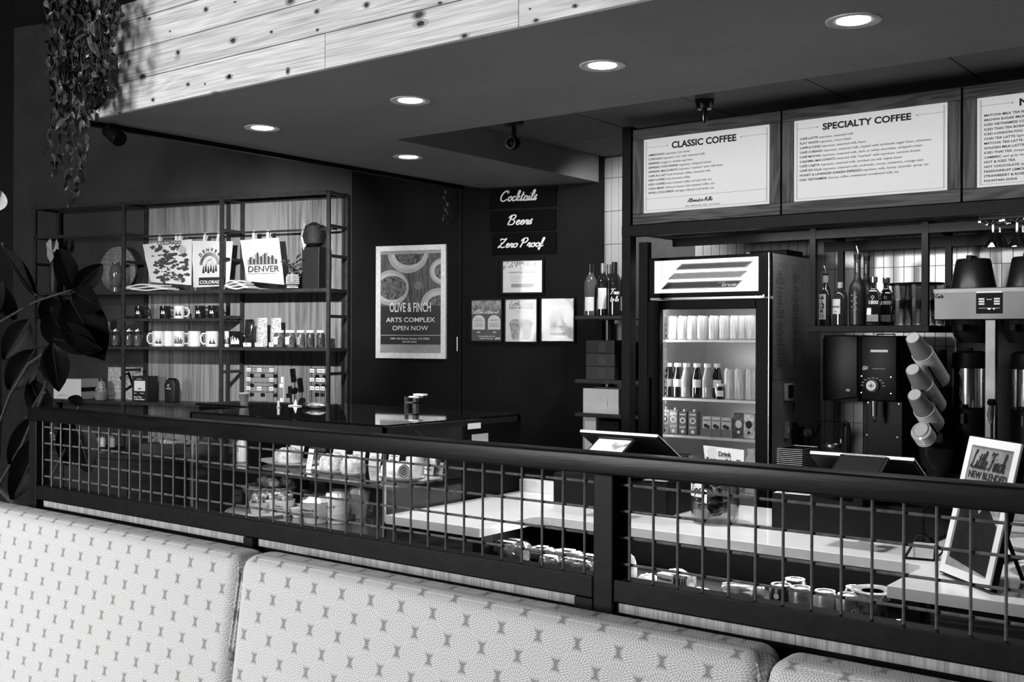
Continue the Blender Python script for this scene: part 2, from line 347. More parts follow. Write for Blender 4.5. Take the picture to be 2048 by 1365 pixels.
# ------------------------------------------------------------------ guard rail
YR = 1.75
gr = thing('guard_rail', 'black steel guard rail with square wire mesh running behind the booth cushions', 'railing', (-1.13, YR, 1.05))
def G_(mb, name, m=M_steel, **k):
    mb.v = [(a+1.13, b-YR, c-1.05) for a, b, c in mb.v]; return mb.build(name, m, gr, **k)
M_rail = mat('rail_black_oak', .006, .36, var=.5, scale=6, stretch=(1, 8, 8), bump=.2, spec=.16)
zr = 1.3285
G_(MB().box(-3.24, 1.9, YR-.004, YR+.052, zr-.040, zr), 'top_rail', M_rail, bevel=.005, seg=3)
G_(MB().box(-3.19, -1.1545, YR+.001, YR+.044, 1.0485, 1.0915), 'bottom_rail', bevel=.003)
G_(MB().box(-1.1085, 1.9, YR+.001, YR+.044, 1.0485, 1.0915), 'bottom_rail', bevel=.003)
for a, b in ((-3.235, -3.19), (-1.154, -1.109), (.93, .975)):
    G_(MB().box(a, b, YR, YR+.045, .9, zr-.04), 'post', bevel=.003)
G_(MB().box(-1.195, -1.154, YR-.002, YR+.012, .9, 1.048), 'foot')
xa = hy(488, 1080, YR)[0]; G_(MB().box(xa, xa+.035, YR-.002, YR+.04, .9, 1.048), 'foot')
for a, b in ((-1.109, -1.094), (-1.169, -1.154)):
    G_(MB().box(a, b, YR+.03, YR+.04, 1.0915, zr-.04), 'mesh_frame')
hzs = (1.269, 1.219, 1.1685, 1.1180)
x = -.4169+.0513*44
M_wire = mat('wire_steel', .13, .4, .2, var=.4, scale=60)
vme = MB().tube([(0, 0, 0), (0, 0, zr-.04-1.0915)], .0026, 6).mesh('vertical_wire', M_wire, True)
while x > -3.19:
    if not (-1.16 < x < -1.10): inst('vertical_wire', vme, gr, (x+1.13, .02, .0415))
    x -= .0513
for z in hzs:
    G_(MB().tube([(-3.19, YR+.0255, z), (-1.154, YR+.0255, z)], .0028, 6), 'horizontal_wire', M_wire, smooth=True)
    G_(MB().tube([(-1.109, YR+.0255, z), (1.9, YR+.0255, z)], .0028, 6), 'horizontal_wire', M_wire, smooth=True)
# ------------------------------------------------------------------ booth cushions
def fabric():
    m = bpy.data.materials.new('chrysanthemum_fabric'); m.use_nodes = True; nt = m.node_tree; b = nt.nodes['Principled BSDF']; L = nt.links.new; N = nt.nodes.new
    def M(op, a, c=None, d=None):
        n = N('ShaderNodeMath'); n.operation = op
        for i, q in enumerate((a, c, d)):
            if q is None: continue
            if isinstance(q, (int, float)): n.inputs[i].default_value = q
            else: L(q, n.inputs[i])
        return n.outputs[0]
    tc = N('ShaderNodeTexCoord'); sp = N('ShaderNodeSeparateXYZ'); L(tc.outputs['Object'], sp.inputs[0])
    u = sp.outputs[0]; v = M('ADD', sp.outputs[2], sp.outputs[1])
    S = .086; SV = .10
    # two candidate lattices (checkerboard): rotate 45
    a = M('DIVIDE', u, S); c = M('DIVIDE', v, SV)
    p = M('ADD', a, c); q = M('SUBTRACT', a, c)
    pf = M('SUBTRACT', p, M('ROUND', p)); qf = M('SUBTRACT', q, M('ROUND', q))
    du = M('MULTIPLY', M('MULTIPLY', M('ADD', pf, qf), .5), S); dv = M('MULTIPLY', M('MULTIPLY', M('SUBTRACT', pf, qf), .5), SV)
    r = M('SQRT', M('ADD', M('MULTIPLY', du, du), M('MULTIPLY', dv, dv)))
    ang = M('DIVIDE', M('ARCTAN2', dv, du), 2*pi)
    dr = .0082
    rr = M('DIVIDE', r, dr); ri = M('FLOOR', rr); vv = M('FRACT', rr)
    cnt = M('ADD', 8, M('MULTIPLY', ri, 8))
    uu = M('FRACT', M('ADD', M('MULTIPLY', ang, cnt), M('MULTIPLY', ri, .5)))
    ux = M('MULTIPLY', M('ABSOLUTE', M('SUBTRACT', uu, .5)), 2)      # 0 centre, 1 edge
    # petal: |ux| < profile(vv), overlapping: round tip outward
    prof = M('SQRT', M('MAXIMUM', M('SUBTRACT', 1, M('POWER', vv, 2.4)), 0.0))
    d = M('SUBTRACT', prof, ux)                                     # >0 inside
    rim = N('ShaderNodeMapRange'); rim.inputs[1].default_value = .16; rim.inputs[2].default_value = .34; rim.inputs[3].default_value = 1; rim.inputs[4].default_value = 0; L(M('ABSOLUTE', d), rim.inputs[0])
    gap = N('ShaderNodeMapRange'); gap.inputs[1].default_value = .0410; gap.inputs[2].default_value = .0420; L(M('ADD', r, M('MULTIPLY', ux, .005)), gap.inputs[0])
    fill = .45; outl = .90
    val = M('ADD', fill, M('MULTIPLY', rim.outputs[0], outl-fill))
    val = M('ADD', M('MULTIPLY', val, M('SUBTRACT', 1, gap.outputs[0])), M('MULTIPLY', gap.outputs[0], .27))
    nz = N('ShaderNodeTexNoise'); nz.inputs['Scale'].default_value = 900; nz.inputs['Detail'].default_value = 2; L(tc.outputs['Object'], nz.inputs['Vector'])
    val = M('MULTIPLY', val, M('ADD', .72, M('MULTIPLY', nz.outputs[0], .56)))
    cc = N('ShaderNodeCombineColor'); [L(val, cc.inputs[i]) for i in range(3)]; L(cc.outputs[0], b.inputs['Base Color'])
    b.inputs['Roughness'].default_value = .85; b.inputs['Specular IOR Level'].default_value = .2
    bp = N('ShaderNodeBump'); bp.inputs['Strength'].default_value = .25; bp.inputs['Distance'].default_value = .001; L(rim.outputs[0], bp.inputs['Height']); L(bp.outputs[0], b.inputs['Normal'])
    return m
M_fab = fabric()
CL = ['left booth cushion with pale chrysanthemum fabric, its top edge running to the left frame edge',
      'wide middle booth cushion with pale chrysanthemum fabric below the main rail post',
      'right booth cushion with pale chrysanthemum fabric, only its upper corner showing at bottom right']
s1, s2 = -2.045, -.742
for (a, b), lb in zip(((s1-1.29, s1-.004), (s1+.004, s2-.003), (s2+.003, s2+1.29)), CL):
    cx = (a+b)/2; hwid = (b-a)/2
    t = thing('booth_cushion', lb, 'booth seat', (cx, 1.612, 0), 0, 'booth back cushions')
    zt = 1.041 if lb[0] != 'w' else 1.045
    mb = MB().box(-hwid, hwid, 0, .105, .42, zt)
    mb.v = [(x_, y_ + (z_-zt)*.13 if y_ < .05 else y_, z_) for x_, y_, z_ in mb.v]
    mb.build('backrest', M_fab, t, bevel=.034, seg=6)
    mb = MB(); e = .03; y1 = -.0+.012
    mb.tube([(-hwid+.003, -.02, zt-.22), (-hwid+.003, .008, zt-.05), (-hwid+.012, .014, zt-.018), (-hwid+.04, .016, zt-.007), (hwid-.04, .016, zt-.007), (hwid-.012, .014, zt-.018), (hwid-.003, .008, zt-.05), (hwid-.003, -.02, zt-.22)], .0028, 6)
    mb.build('piping', M_fab, t, smooth=True)
    MB().box(-hwid, hwid, -.55, .105, 0, .4).build('bench_base', M_black, t)
    MB().box(-hwid+.004, hwid-.004, -.58, -.095, .4, .5).build('seat', M_fab, t, bevel=.03, seg=5)
# ------------------------------------------------------------------ ceiling downlights
M_lens = mat('lamp_lens', 1., .5, var=.0, emit=14.)
dl = [(1707, 41, 'brightest round downlight near the right end of the soffit'), (1205, 131, 'round downlight above the classic coffee board, second from right'),
      (821, 201, 'round downlight in the middle of the soffit, beyond the plank joint'), (525, 256, 'round downlight nearest the left soffit edge'), (817, 314, 'lone round downlight in the far leg of the soffit')]
for i, (px, py, lb) in enumerate(dl):
    x_, y_ = hz(px, py, ZS)
    t = thing('downlight', lb, 'light', (x_, y_, ZS), 0, 'recessed downlights in the soffit')
    MB().lathe([(.052, -.001), (.072, -.006), (.079, -.004), (.080, 0), (.058, .0)], 28, cap=False).build('trim_ring', mat('ring_white', .5, .4), t, smooth=True)
    MB().lathe([(.048, -.0025), (.048, -.0005)], 24).build('lens', M_lens, t)
    spot('downlight_beam', (x_, y_, ZS-.02), (x_, y_, 0), 75, 115, .9, .05)
# ------------------------------------------------------------------ shared object makers
def clip(pts, x0, x1, z0, z1):
    for ax, v, sg in ((0, x0, 1), (0, x1, -1), (1, z0, 1), (1, z1, -1)):
        out = []
        for i in range(len(pts)):
            a, b = pts[i-1], pts[i]; da, db = sg*(a[ax]-v), sg*(b[ax]-v)
            if (da >= 0) != (db >= 0):
                t = da/(da-db); out.append((a[0]+(b[0]-a[0])*t, a[1]+(b[1]-a[1])*t))
            if db >= 0: out.append(b)
        pts = out
        if not pts: return []
    return pts
def cdisc(mb, cx, cz, rx, rz, y, box, n=30, a0=0, k=0):
    p = clip([(cx+rx*cos(2*pi*i/n), cz+rz*sin(2*pi*i/n)) for i in range(n)], *box)
    if len(p) > 2: mb.poly(p, y)
def crect(mb, x0, x1, z0, z1, y, box):
    p = clip([(x0, z0), (x1, z0), (x1, z1), (x0, z1)], *box)
    if len(p) > 2: mb.poly(p, y)
def tscale(P): return (Vector(P)-CAM).dot(FW)/F
M_ceram = mat('glazed_white_ceramic', .75, .2, var=.04, coat=.3); M_dmug = mat('black_glazed_ceramic', .012, .12, coat=.5)
M_dglass = mat('dark_bottle_glass', .012, .06, coat=.6, spec=.8); M_label = mat('bottle_label', .80, .6, var=.06); M_dlabel = mat('dark_label', .05, .6)
M_cap = mat('foil_cap', .3, .3, .6)
def mug(lb, dark, loc, rz, h=.095, r=.041, motif=None, grp=None):
    t = thing('mug', lb, 'mug', loc, rz, grp); m = M_dmug if dark else M_ceram
    MB().lathe([(r*.9, 0), (r, .006), (r, h), (r-.004, h), (r-.005, .01), (0.001, .008)], 22, cap=False).lathe([(r*.9, 0), (0.001, 0)], 22, cap=False).build('cup', m, t, smooth=True)
    MB().tube([(r-.002, 0, h*.85), (r+.018, 0, h*.86), (r+.03, 0, h*.66), (r+.03, 0, h*.38), (r+.016, 0, h*.18), (r-.002, 0, h*.2)], .0055, 8).build('handle', m, t, smooth=True)
    if motif:
        mb = MB(); mm = M_wprint if dark else M_print
        def wrap(b):
            b.v = [((r+.0006)*sin(x_/r + motif[1]), -(r+.0006)*cos(x_/r + motif[1]), z_) for x_, _, z_ in b.v]; return b
        if motif[0] == 'script': script(mb, 'lolo', -.014, .034, .02, 0, th=.14, width=.026)
        if motif[0] == 'sky':
            x_ = -.03
            for k in range(14):
                hh = .012+.03*abs(sin(k*2.3+1)); mb.rect(x_, x_+.0035, .02, .02+hh*(1 if k % 3 else 1.3), 0); x_ += .0042
            mb.rect(-.032, .032, .012, .0145, 0)
        if motif[0] == 'patch':
            for k in range(7): mb.poly([(-.02+k*.006, .02), (-.012+k*.006, .02), (-.016+k*.006, .05+.02*sin(k*1.7))], 0)
        if mb.v: wrap(mb).build('motif', mm, t)
    return t
def bottle(name, lb, cat, loc, prof, m, label=None, cap=None, rz=0, grp=None, n=20, lm=None, txt=None):
    """prof: lathe profile; label (z0,z1,r,a0,a1); cap profile"""
    t = thing(name, lb, cat, loc, rz, grp)
    MB().lathe(prof, n).build('glass_body', m, t, smooth=True)
    if cap: MB().lathe(cap[0], 14).build('cap', cap[1], t, smooth=True)
    if label:
        z0, z1, r, a0, a1 = label; mb = MB(); k = 10; vs = []
        for i in range(k+1):
            a = a0+(a1-a0)*i/k; vs += [((r+.0008)*sin(a), -(r+.0008)*cos(a), z0), ((r+.0008)*sin(a), -(r+.0008)*cos(a), z1)]
        mb.add(vs, [(2*i, 2*i+2, 2*i+3, 2*i+1) for i in range(k)]); mb.build('label', lm or M_label, t, smooth='flat')
        if txt:
            tb = MB(); 
            for (s_, zz, hh, ww) in txt: fit(tb, s_, -ww/2, ww/2, zz, 0, .02, hh)
            am = (a0+a1)/2
            tb.v = [((r+.0016)*sin(x_/r+am), -(r+.0016)*cos(x_/r+am), z_) for x_, _, z_ in tb.v]; tb.build('lettering', M_print if (lm or M_label) is M_label else M_wprint, t)
    return t
# ------------------------------------------------------------------ knots on the pine planks
kn = [(245, 30, 9, 6), (412, 19, 5, 5), (466, 81, 7, 6), (356, 105, 5, 5), (286, 153, 9, 5), (376, 169, 4, 4), (458, 154, 7, 5), (306, 200, 4, 4), (240, 227, 3, 3), (634, 23, 5, 5), (733, 10, 6, 6),
      (543, 64, 3, 3), (635, 60, 3, 3), (576, 142, 4, 7), (841, 47, 11, 7), (929, 72, 7, 5), (1072, 41, 5, 4), (459, 152, 3, 3), (299, 38, 4, 3), (1060, 18, 2, 2), (470, 4, 3, 2), (880, 6, 4, 3), (1150, 12, 5, 4), (340, 63, 2, 2), (410, 168, 2, 2)]
M_kn = mat('knot_dark', .02, .7, var=.5, scale=200); M_kr = mat('knot_ring', .22, .7, var=.4, scale=150)
sf = bpy.data.objects['soffit']
ring_mb, dk_mb = MB(), MB()
for px, py, a, b in kn:
    x_, z_ = hy(px, py, YF); s = tscale((x_, YF, z_)); rx, rz_ = a*s*1.0, b*s*.8
    if z_ > ZS+.44: continue
    ring_mb.ring(x_, z_, rx*1.15, rx*1.35, YF-.0006, 16, k=rz_/rx); ring_mb.ring(x_, z_, rx*1.75, rx*1.9, YF-.0006, 16, k=rz_/rx*.8)
    dk_mb.poly([(x_+rx*cos(i*pi/8)*random.uniform(.85, 1.1), z_+rz_*sin(i*pi/8)*random.uniform(.85, 1.1)) for i in range(16)], YF-.0008)
ring_mb.build('knot_ring', M_kr, sf); dk_mb.build('knot', M_kn, sf)
# ------------------------------------------------------------------ menu boards and bar canopy frame
YM = 4.60
M_mw = wood('weathered_oak', .045, .15, 'X', .6, gs=1.0, contrast=.5); M_mwv = wood('weathered_oak_vertical', .045, .15, 'Z', .6, gs=1.0, contrast=.5)
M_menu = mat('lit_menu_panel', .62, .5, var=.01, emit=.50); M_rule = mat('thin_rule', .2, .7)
def menu(lb, lab, o, p, title, tfr, lines, l0, sp, caps, wl, wr, foot=False):
    # o: outer (xl,zt,xr,zb) p: panel
    t = thing('menu_board', lb, 'menu board', (o[0], YM, o[3]), 0, 'menu boards over the bar')
    ox, oz = o[0], o[3]; w_, h_ = o[2]-o[0], o[1]-o[3]
    a, b, c, d = p[0]-ox, p[1]-oz, p[2]-ox, p[3]-oz      # xl, zt, xr, zb
    MB().box(0, w_, .015, .06, 0, h_).build('backing', M_black, t)
    MB().box(.001, w_-.001, 0, .016, b, h_).build('frame_rail', M_mw, t, bevel=.002); MB().box(.001, w_-.001, 0, .016, 0, d).build('frame_rail', M_mw, t, bevel=.002)
    MB().box(.001, a, -.001, .016, d, b).build('frame_stile', M_mwv, t, bevel=.002); MB().box(c, w_-.001, -.001, .016, d, b).build('frame_stile', M_mwv, t, bevel=.002)
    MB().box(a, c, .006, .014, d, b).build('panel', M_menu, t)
    W_, H_ = c-a, b-d; y = .0052
    tb = MB(); rb = MB(); tt = MB()
    fit(tt, title, a+tfr[0]*W_, a+tfr[1]*W_, b-tfr[2]*H_, y, .035, h=tfr[3]*H_)
    hh = caps*H_; 
    for i, (B_, r_) in enumerate(lines):
        z_ = b-(l0+i*sp)*H_; x_ = a+.04*W_ if not foot else a+.04*W_
        wb_ = text_w(B_, .012)*wl*W_; fit(tb, B_, x_, x_+wb_, z_, y, .026, h=hh)
        if r_:
            x2 = x_+wb_+.008*W_; wr_ = text_w(r_)*wr*W_; fit(tb, r_, x2, x2+wr_, z_, y, .008, h=hh*1.0)
    e = .0012
    for k in (.018, .024):
        rb.rect(a+k*W_, a+k*W_+e, d+.03*H_, b-.03*H_, y); rb.rect(c-k*W_-e, c-k*W_, d+.03*H_, b-.03*H_, y)
    zt_ = b-(tfr[2]-.04)*H_
    rb.rect(a+.018*W_, a+(tfr[0]-.035)*W_, zt_, zt_+e, y); rb.rect(a+(tfr[1]+.035)*W_, c-.018*W_, zt_, zt_+e, y)
    rb.disc(a+(tfr[0]-.035)*W_, zt_, .003, .003, y-.0001, 8); rb.disc(a+(tfr[1]+.035)*W_, zt_, .003, .003, y-.0001, 8)
    rb.rect(a+.018*W_, c-.018*W_, d+.03*H_, d+.03*H_+e, y)
    if foot:
        rb.rect(a+.018*W_, c-.018*W_, d+.19*H_, d+.19*H_+e, y)
        ft = MB(); script(ft, 'Alternative Milks', a+.365*W_, d+.105*H_, .05*H_, y, th=.13, width=.20*W_)
        fit(ft, 'oat, almond, soy, coconut', a+.345*W_, a+.62*W_, d+.045*H_, y, 0, h=hh); ft.build('footer_lettering', M_print, t)
    tt.build('title_lettering', M_print, t); tb.build('lettering', M_print, t); rb.build('border_rules', M_rule, t)
    # small wooden mounting bracket behind
    MB().box(w_*.3, w_*.7, .06, .09, h_*.3, h_*.6).build('bracket', M_black, t)
def q(px, py): return hy(px, py, YM)
def rectpx(l, t_, r, b_): # left x, right x, and mean top/bottom heights
    xl, zt1 = q(*t_[0]); xr, zt2 = q(*t_[1]); _, zb1 = q(*b_[0]); _, zb2 = q(*b_[1]); return xl, (zt1+zt2)/2, xr, (zb1+zb2)/2
o1 = rectpx(0, ((1265.6, 257.8), (1561.5, 223.1)), 0, ((1266.8, 448.8), (1562.7, 429.4)))
p1 = rectpx(0, ((1286.5, 278.4), (1539, 249.2)), 0, ((1286.5, 426.3), (1539, 407.7)))
o2 = rectpx(0, ((1563.5, 222.3), (1922.5, 176.6)), 0, ((1563.5, 429.2), (1922.5, 406.6)))
p2 = rectpx(0, ((1587.2, 242), (1894.9, 206.2)), 0, ((1587.2, 404.6), (1894.9, 381.7)))
zt = (o1[1]+o2[1])/2; zb = (o1[3]+o2[3])/2; pt = (p1[1]+p2[1])/2; pb = (p1[3]+p2[3])/2
o1 = (o1[0], zt, o1[2], zb); o2 = (o1[2]+.006, zt, o2[2], zb); p1 = (p1[0], pt, p1[2], pb); p2 = (p2[0], pt, p2[2], pb)
o3 = (o2[2]+.006, zt, o2[2]+.006+(o2[2]-o2[0]), zb); p3 = (q(1953, 300)[0], pt, o3[2]-.05, pb)
menu('menu board headed classic coffee, the narrower one above the drinks fridge', '', o1, p1, 'CLASSIC COFFEE', (.234, .748, .155, .087), [('AMERICANO', 'espresso, hot water'), ('CORTADO', 'espresso "cut" with steamed milk'), ('ESPRESSO', 'single or double espresso'),
    ('ESPRESSO CON PANNA', 'espresso, whipped cream'), ('ESPRESSO MACCHIATO', 'espresso "marked" with milk foam'), ('CAFÉ AU LAIT', 'fresh brewed coffee, steamed milk'), ('DRIP COFFEE', 'fresh brewed coffee'), ('ICED COFFEE', 'fresh brewed coffee served cold, ice'),
    ('COLD BREW', '24-hour house cold steeped coffee, ice'), ('NITRO COLD BREW', 'nitrogen infused cold brew, ice')], .231, .0569, .027, .136/text_w('AMERICANO', .012), .203/text_w('espresso, hot water'), True)
menu('menu board headed specialty coffee, the wide one in the middle of the row', '', o2, p2, 'SPECIALTY COFFEE', (.199, .778, .148, .079), [('CAFÉ LATTE', 'espresso, steamed milk'), ('FLAT WHITE', 'espresso, micro foam'), ('CAPPUCCINO', 'espresso, steamed milk, foam'),
    ('CAFÉ CUBANO', 'espresso, steamed milk, topped with turbinado sugar foam, cinnamon'), ('CAFÉ MOCHA', 'espresso, steamed milk, dark or white chocolate, whipped cream'), ('CARAMEL MACCHIATO', 'steamed milk "marked" with espresso, caramel drizzle'),
    ('CAFÉ CAJETA', 'espresso, steamed milk, smoked sea salt, cajeta sauce'), ('CAFÉ DE OLLA', 'espresso, steamed milk, turbinado, cocoa, cinnamon, orange zest'), ('HONEY & LAVENDER SHAKEN ESPRESSO', 'espresso, milk, honey, lavender syrup, ice'),
    ('ICED VIETNAMESE', 'chicory coffee, sweetened condensed milk, ice')], .245, .0562, .0267, .127/text_w('CAFÉ LATTE', .012), .232/text_w('espresso, steamed milk'))
menu('menu board listing milk teas, cut off by the right edge of the picture', '', o3, p3, 'NON COFFEE', (.235, .66, .135, .079), [('MATCHA MILK TEA BOBA', ''), ('BROWN SUGAR MILK TEA', ''), ('ICED VIETNAMESE COFFEE', ''), ('ICED THAI TEA BOBA', ''), ('ICED LONDON FOG BOBA', ''), ('CHAI TEA LATTE', 'lightly'),
    ('MATCHA TEA LATTE', 'lightly'), ('GOLDEN MILK LATTE', 'lightly'), ('ICED THAI TEA', 'steeped'), ('CAMBRIC', 'earl grey tea,'), ('HOT & ICED TEA', ''), ('HOT CHOCOLATE', 'dark'), ('PASSIONFRUIT LEMONADE', ''), ('STRAWBERRY & ROSEMARY', ''), ('FOUNTAIN SODA', '')],
    .215, .052, .026, .127/text_w('CAFÉ LATTE', .012), .232/text_w('espresso, steamed milk'))
# steel canopy frame: beams, posts and hanging shelf
zf = zb-.002
bf = thing('bar_frame', 'blackened steel canopy frame that carries the menu boards and the liquor shelf', 'metal frame', (o1[0]-.05, YM, 0))
def B_(mb, name, m=M_steel, **k):
    mb.v = [(a-o1[0]+.05, b-YM, c) for a, b, c in mb.v]; return mb.build(name, m, bf, **k)
xl = o1[0]-.055
B_(MB().box(xl, 1.3, YM-.012, YM+.045, zf-.055, zf-.001), 'front_beam', bevel=.002)
B_(MB().box(xl, xl+.05, YM-.01, YM+.045, 0, zt+.02), 'post', bevel=.002)
B_(MB().box(hy(1277, 600, 4.95)[0], hy(1295, 600, 4.95)[0], 4.95, 4.99, 0, zf-.05), 'post', bevel=.002)
B_(MB().box(xl, 1.3, YM+.062, YM+.075, zt-.0, zt+.02), 'top_beam')
YSF, YSR = 4.93, 5.28
B_(MB().box(xl, 1.3, YM+.045, YSR+.03, zf-.035, zf-.02), 'canopy_sheet')
for px in (1627, 1851):
    x_, _ = hy(px, 600, YSF); B_(MB().box(x_-.014, x_+.014, YSF-.014, YSF+.014, hy(px, 660, YSF)[1], zf-.036), 'post')
    B_(MB().box(x_-.014, x_+.014, YSR-.014, YSR+.014, hy(px, 660, YSF)[1], zf-.036), 'post')
    B_(MB().box(x_-.012, x_+.012, YSF+.014, YSR-.014, zf-.07, zf-.045), 'cross_bar')
B_(MB().box(-2.1, 1.2, YSR-.012, YSR+.012, zf-.12, zf-.07), 'rear_beam'); B_(MB().box(xl+.1, 1.3, YSF-.012, YSF+.012, zf-.085, zf-.045), 'mid_beam')
xs0, zsh = hy(1610, 652, YSF-.02); xs1, _ = hy(1890, 652, YSF-.02)
ZSH = zsh
B_(MB().box(xs0, hy(1866, 600, 4.95)[0]-.004, YSF-.025, YSR+.03, ZSH-.03, ZSH), 'liquor_shelf', bevel=.002)
# ------------------------------------------------------------------ drinks fridge
YFR = 4.87
fx0, fzt = hy(1298, 516, YFR); fx1, fz2 = hy(1541, 507, YFR); fzt = (fzt+fz2)/2
fr = thing('drinks_fridge', 'upright glass-door drinks fridge with a backlit striped header sign', 'fridge', (fx0, YFR, 0))
fw, fd = fx1-fx0, .60
def fq(px, py, Y=YFR): x_, z_ = hy(px, py, Y); return x_-fx0, z_
M_fin = mat('fridge_liner', .75, .4, var=.02); M_fside = mat('fridge_side_panel', .32, .5, .0, spec=.25, var=.12, scale=5)
zh0 = fq(1410, 596)[1]; gl, gt = fq(1321.5, 621); gr_, _ = fq(1513, 617); 
MB().box(0, .02, .03, fd, .1, fzt).box(fw-.02, fw, .03, fd, .1, fzt).box(.02, fw-.02, fd-.02, fd, .1, fzt).box(.02, fw-.02, .03, fd-.02, zh0, fzt).box(.02, fw-.02, .03, fd-.02, .1, .5).box(0, fw, .02, fd, 0.02, .1).build('cabinet', M_fside, fr, bevel=.003)
MB().box(.0205, .023, .04, fd-.021, .5, zh0-.001).box(fw-.023, fw-.0205, .04, fd-.021, .5, zh0-.001).box(.023, fw-.023, fd-.024, fd-.021, .5, zh0-.001).build('liner', M_fin, fr)
MB().box(0, fw, 0, .03, zh0+.004, fzt).build('header_box', M_black, fr, bevel=.004)
hx0, hz1 = fq(1310, 522); hx1, hz2 = fq(1517, 514.5); hz1 = (hz1+hz2)/2; _, hz0 = fq(1310, 586.5); _, hz0b = fq(1517, 583); hz0 = (hz0+hz0b)/2
MB().box(hx0, hx1, -.004, 0, hz0, hz1).build('header_sign', mat('backlit_sign', .85, .4, var=.05, scale=2, emit=1.05), fr)
hw_, hh_ = hx1-hx0, hz1-hz0
for k, (z0, z1, xa, xb, mm) in enumerate(((.70, .88, .21, .96, 'g'), (.42, .60, .135, .905, 'l'), (.12, .33, .07, .86, 'd'))):
    def para(i): return [(hx0+(xa+.012*i)*hw_+.0, hz0+(z0+.02*i)*hh_), (hx0+(xb-.07-.012*i)*hw_, hz0+(z0+.02*i)*hh_), (hx0+(xb-.012*i)*hw_, hz0+(z1-.02*i)*hh_), (hx0+(xa+.065+.012*i)*hw_, hz0+(z1-.02*i)*hh_)]
    MB().poly(para(0), -.0046).build('stripe_outline', M_print, fr)
    MB().poly(para(.6), -.0050).build('stripe_inner', M_wprint if mm != 'd' else M_wprint, fr)
    MB().poly(para(1.1), -.0054).build('stripe', {'g': mat('sign_grey', .10, .5), 'l': mat('sign_light_grey', .3, .5, emit=.2), 'd': mat('sign_dark', .035, .5)}[mm], fr)
tb = MB(); fit(tb, 'true', hx0+.66*hw_, hx0+.80*hw_, hz0+.165*hh_, -.0060, .03, h=.10*hh_, shx=.25); tb.rect(hx0+.63*hw_, hx0+.70*hw_, hz0+.268*hh_, hz0+.282*hh_, -.006); tb.build('lettering', M_wprint, fr)
MB().box(.01, fw-.035, -.004, .03, zh0-.006, zh0+.004).build('trim_strip', M_chrome, fr)
MB().lathe([(.012, 0), (.012, .012)], 10, (fw-.03, .0, zh0-.003)).build('hinge', M_chrome, fr)
dz0, dz1 = .12, zh0-.01
MB().box(0, gl, -.012, .028, dz0, dz1).box(gr_, fw, -.012, .028, dz0, dz1).box(gl, gr_, -.012, .028, gt+.002, dz1).box(gl, gr_, -.012, .028, dz0, .42).build('door', M_black, fr, bevel=.004)
MB().box(fw-.004, fw, -.014, .0, dz0, fzt).build('edge_strip', M_chrome, fr)
MB().box(gl, gr_, .0, .005, .42, gt+.002).build('door_glass', glass('fridge_glass', .93, .8, base=-.008), fr)
MB().box(.008, .022, -.03, -.012, .75, 1.35).build('handle', M_black, fr, bevel=.003)
shz = []
for py0, py1 in ((679, 681.5), (795.5, 803), (870, 880)):
    z_ = (fq(1326, py0, YFR+.09)[1]+fq(1513, py1, YFR+.09)[1])/2; shz.append(z_)
shz.append(shz[-1]-.27)
wm = mat('white_wire_rack', .8, .35)
for z_ in shz:
    mb = MB().box(.03, fw-.03, .085, .095, z_-.012, z_)
    mb.box(.03, fw-.03, fd-.05, fd-.044, z_-.006, z_)
    for k in range(22): x_ = .035+k*(fw-.07)/21; mb.box(x_-.0012, x_+.0012, .09, fd-.045, z_-.003, z_)
    mb.build('wire_shelf', wm, fr)
mb = MB()
for k in range(40): mb.box(.036, .040, .11, .114, .55+k*.03, .565+k*.03)
mb.build('shelf_pilaster', M_chrome, fr)
MB().box(.024, .034, .05, .075, .5, zh0-.02).box(fw-.034, fw-.024, .05, .075, .5, zh0-.02).build('light_strip', mat('fridge_lamp', 1, .5, var=0, emit=1.6), fr)
_a = area('fridge_light', (fx0+fw/2, YFR+.06, zh0-.03), (fx0+fw/2, YFR+.25, .9), fw-.1, .05, .7)
_a = area('fridge_light', (fx0+.04, YFR+.06, 1.3), (fx0+fw, YFR+.2, 1.25), .05, .8, 2.0)
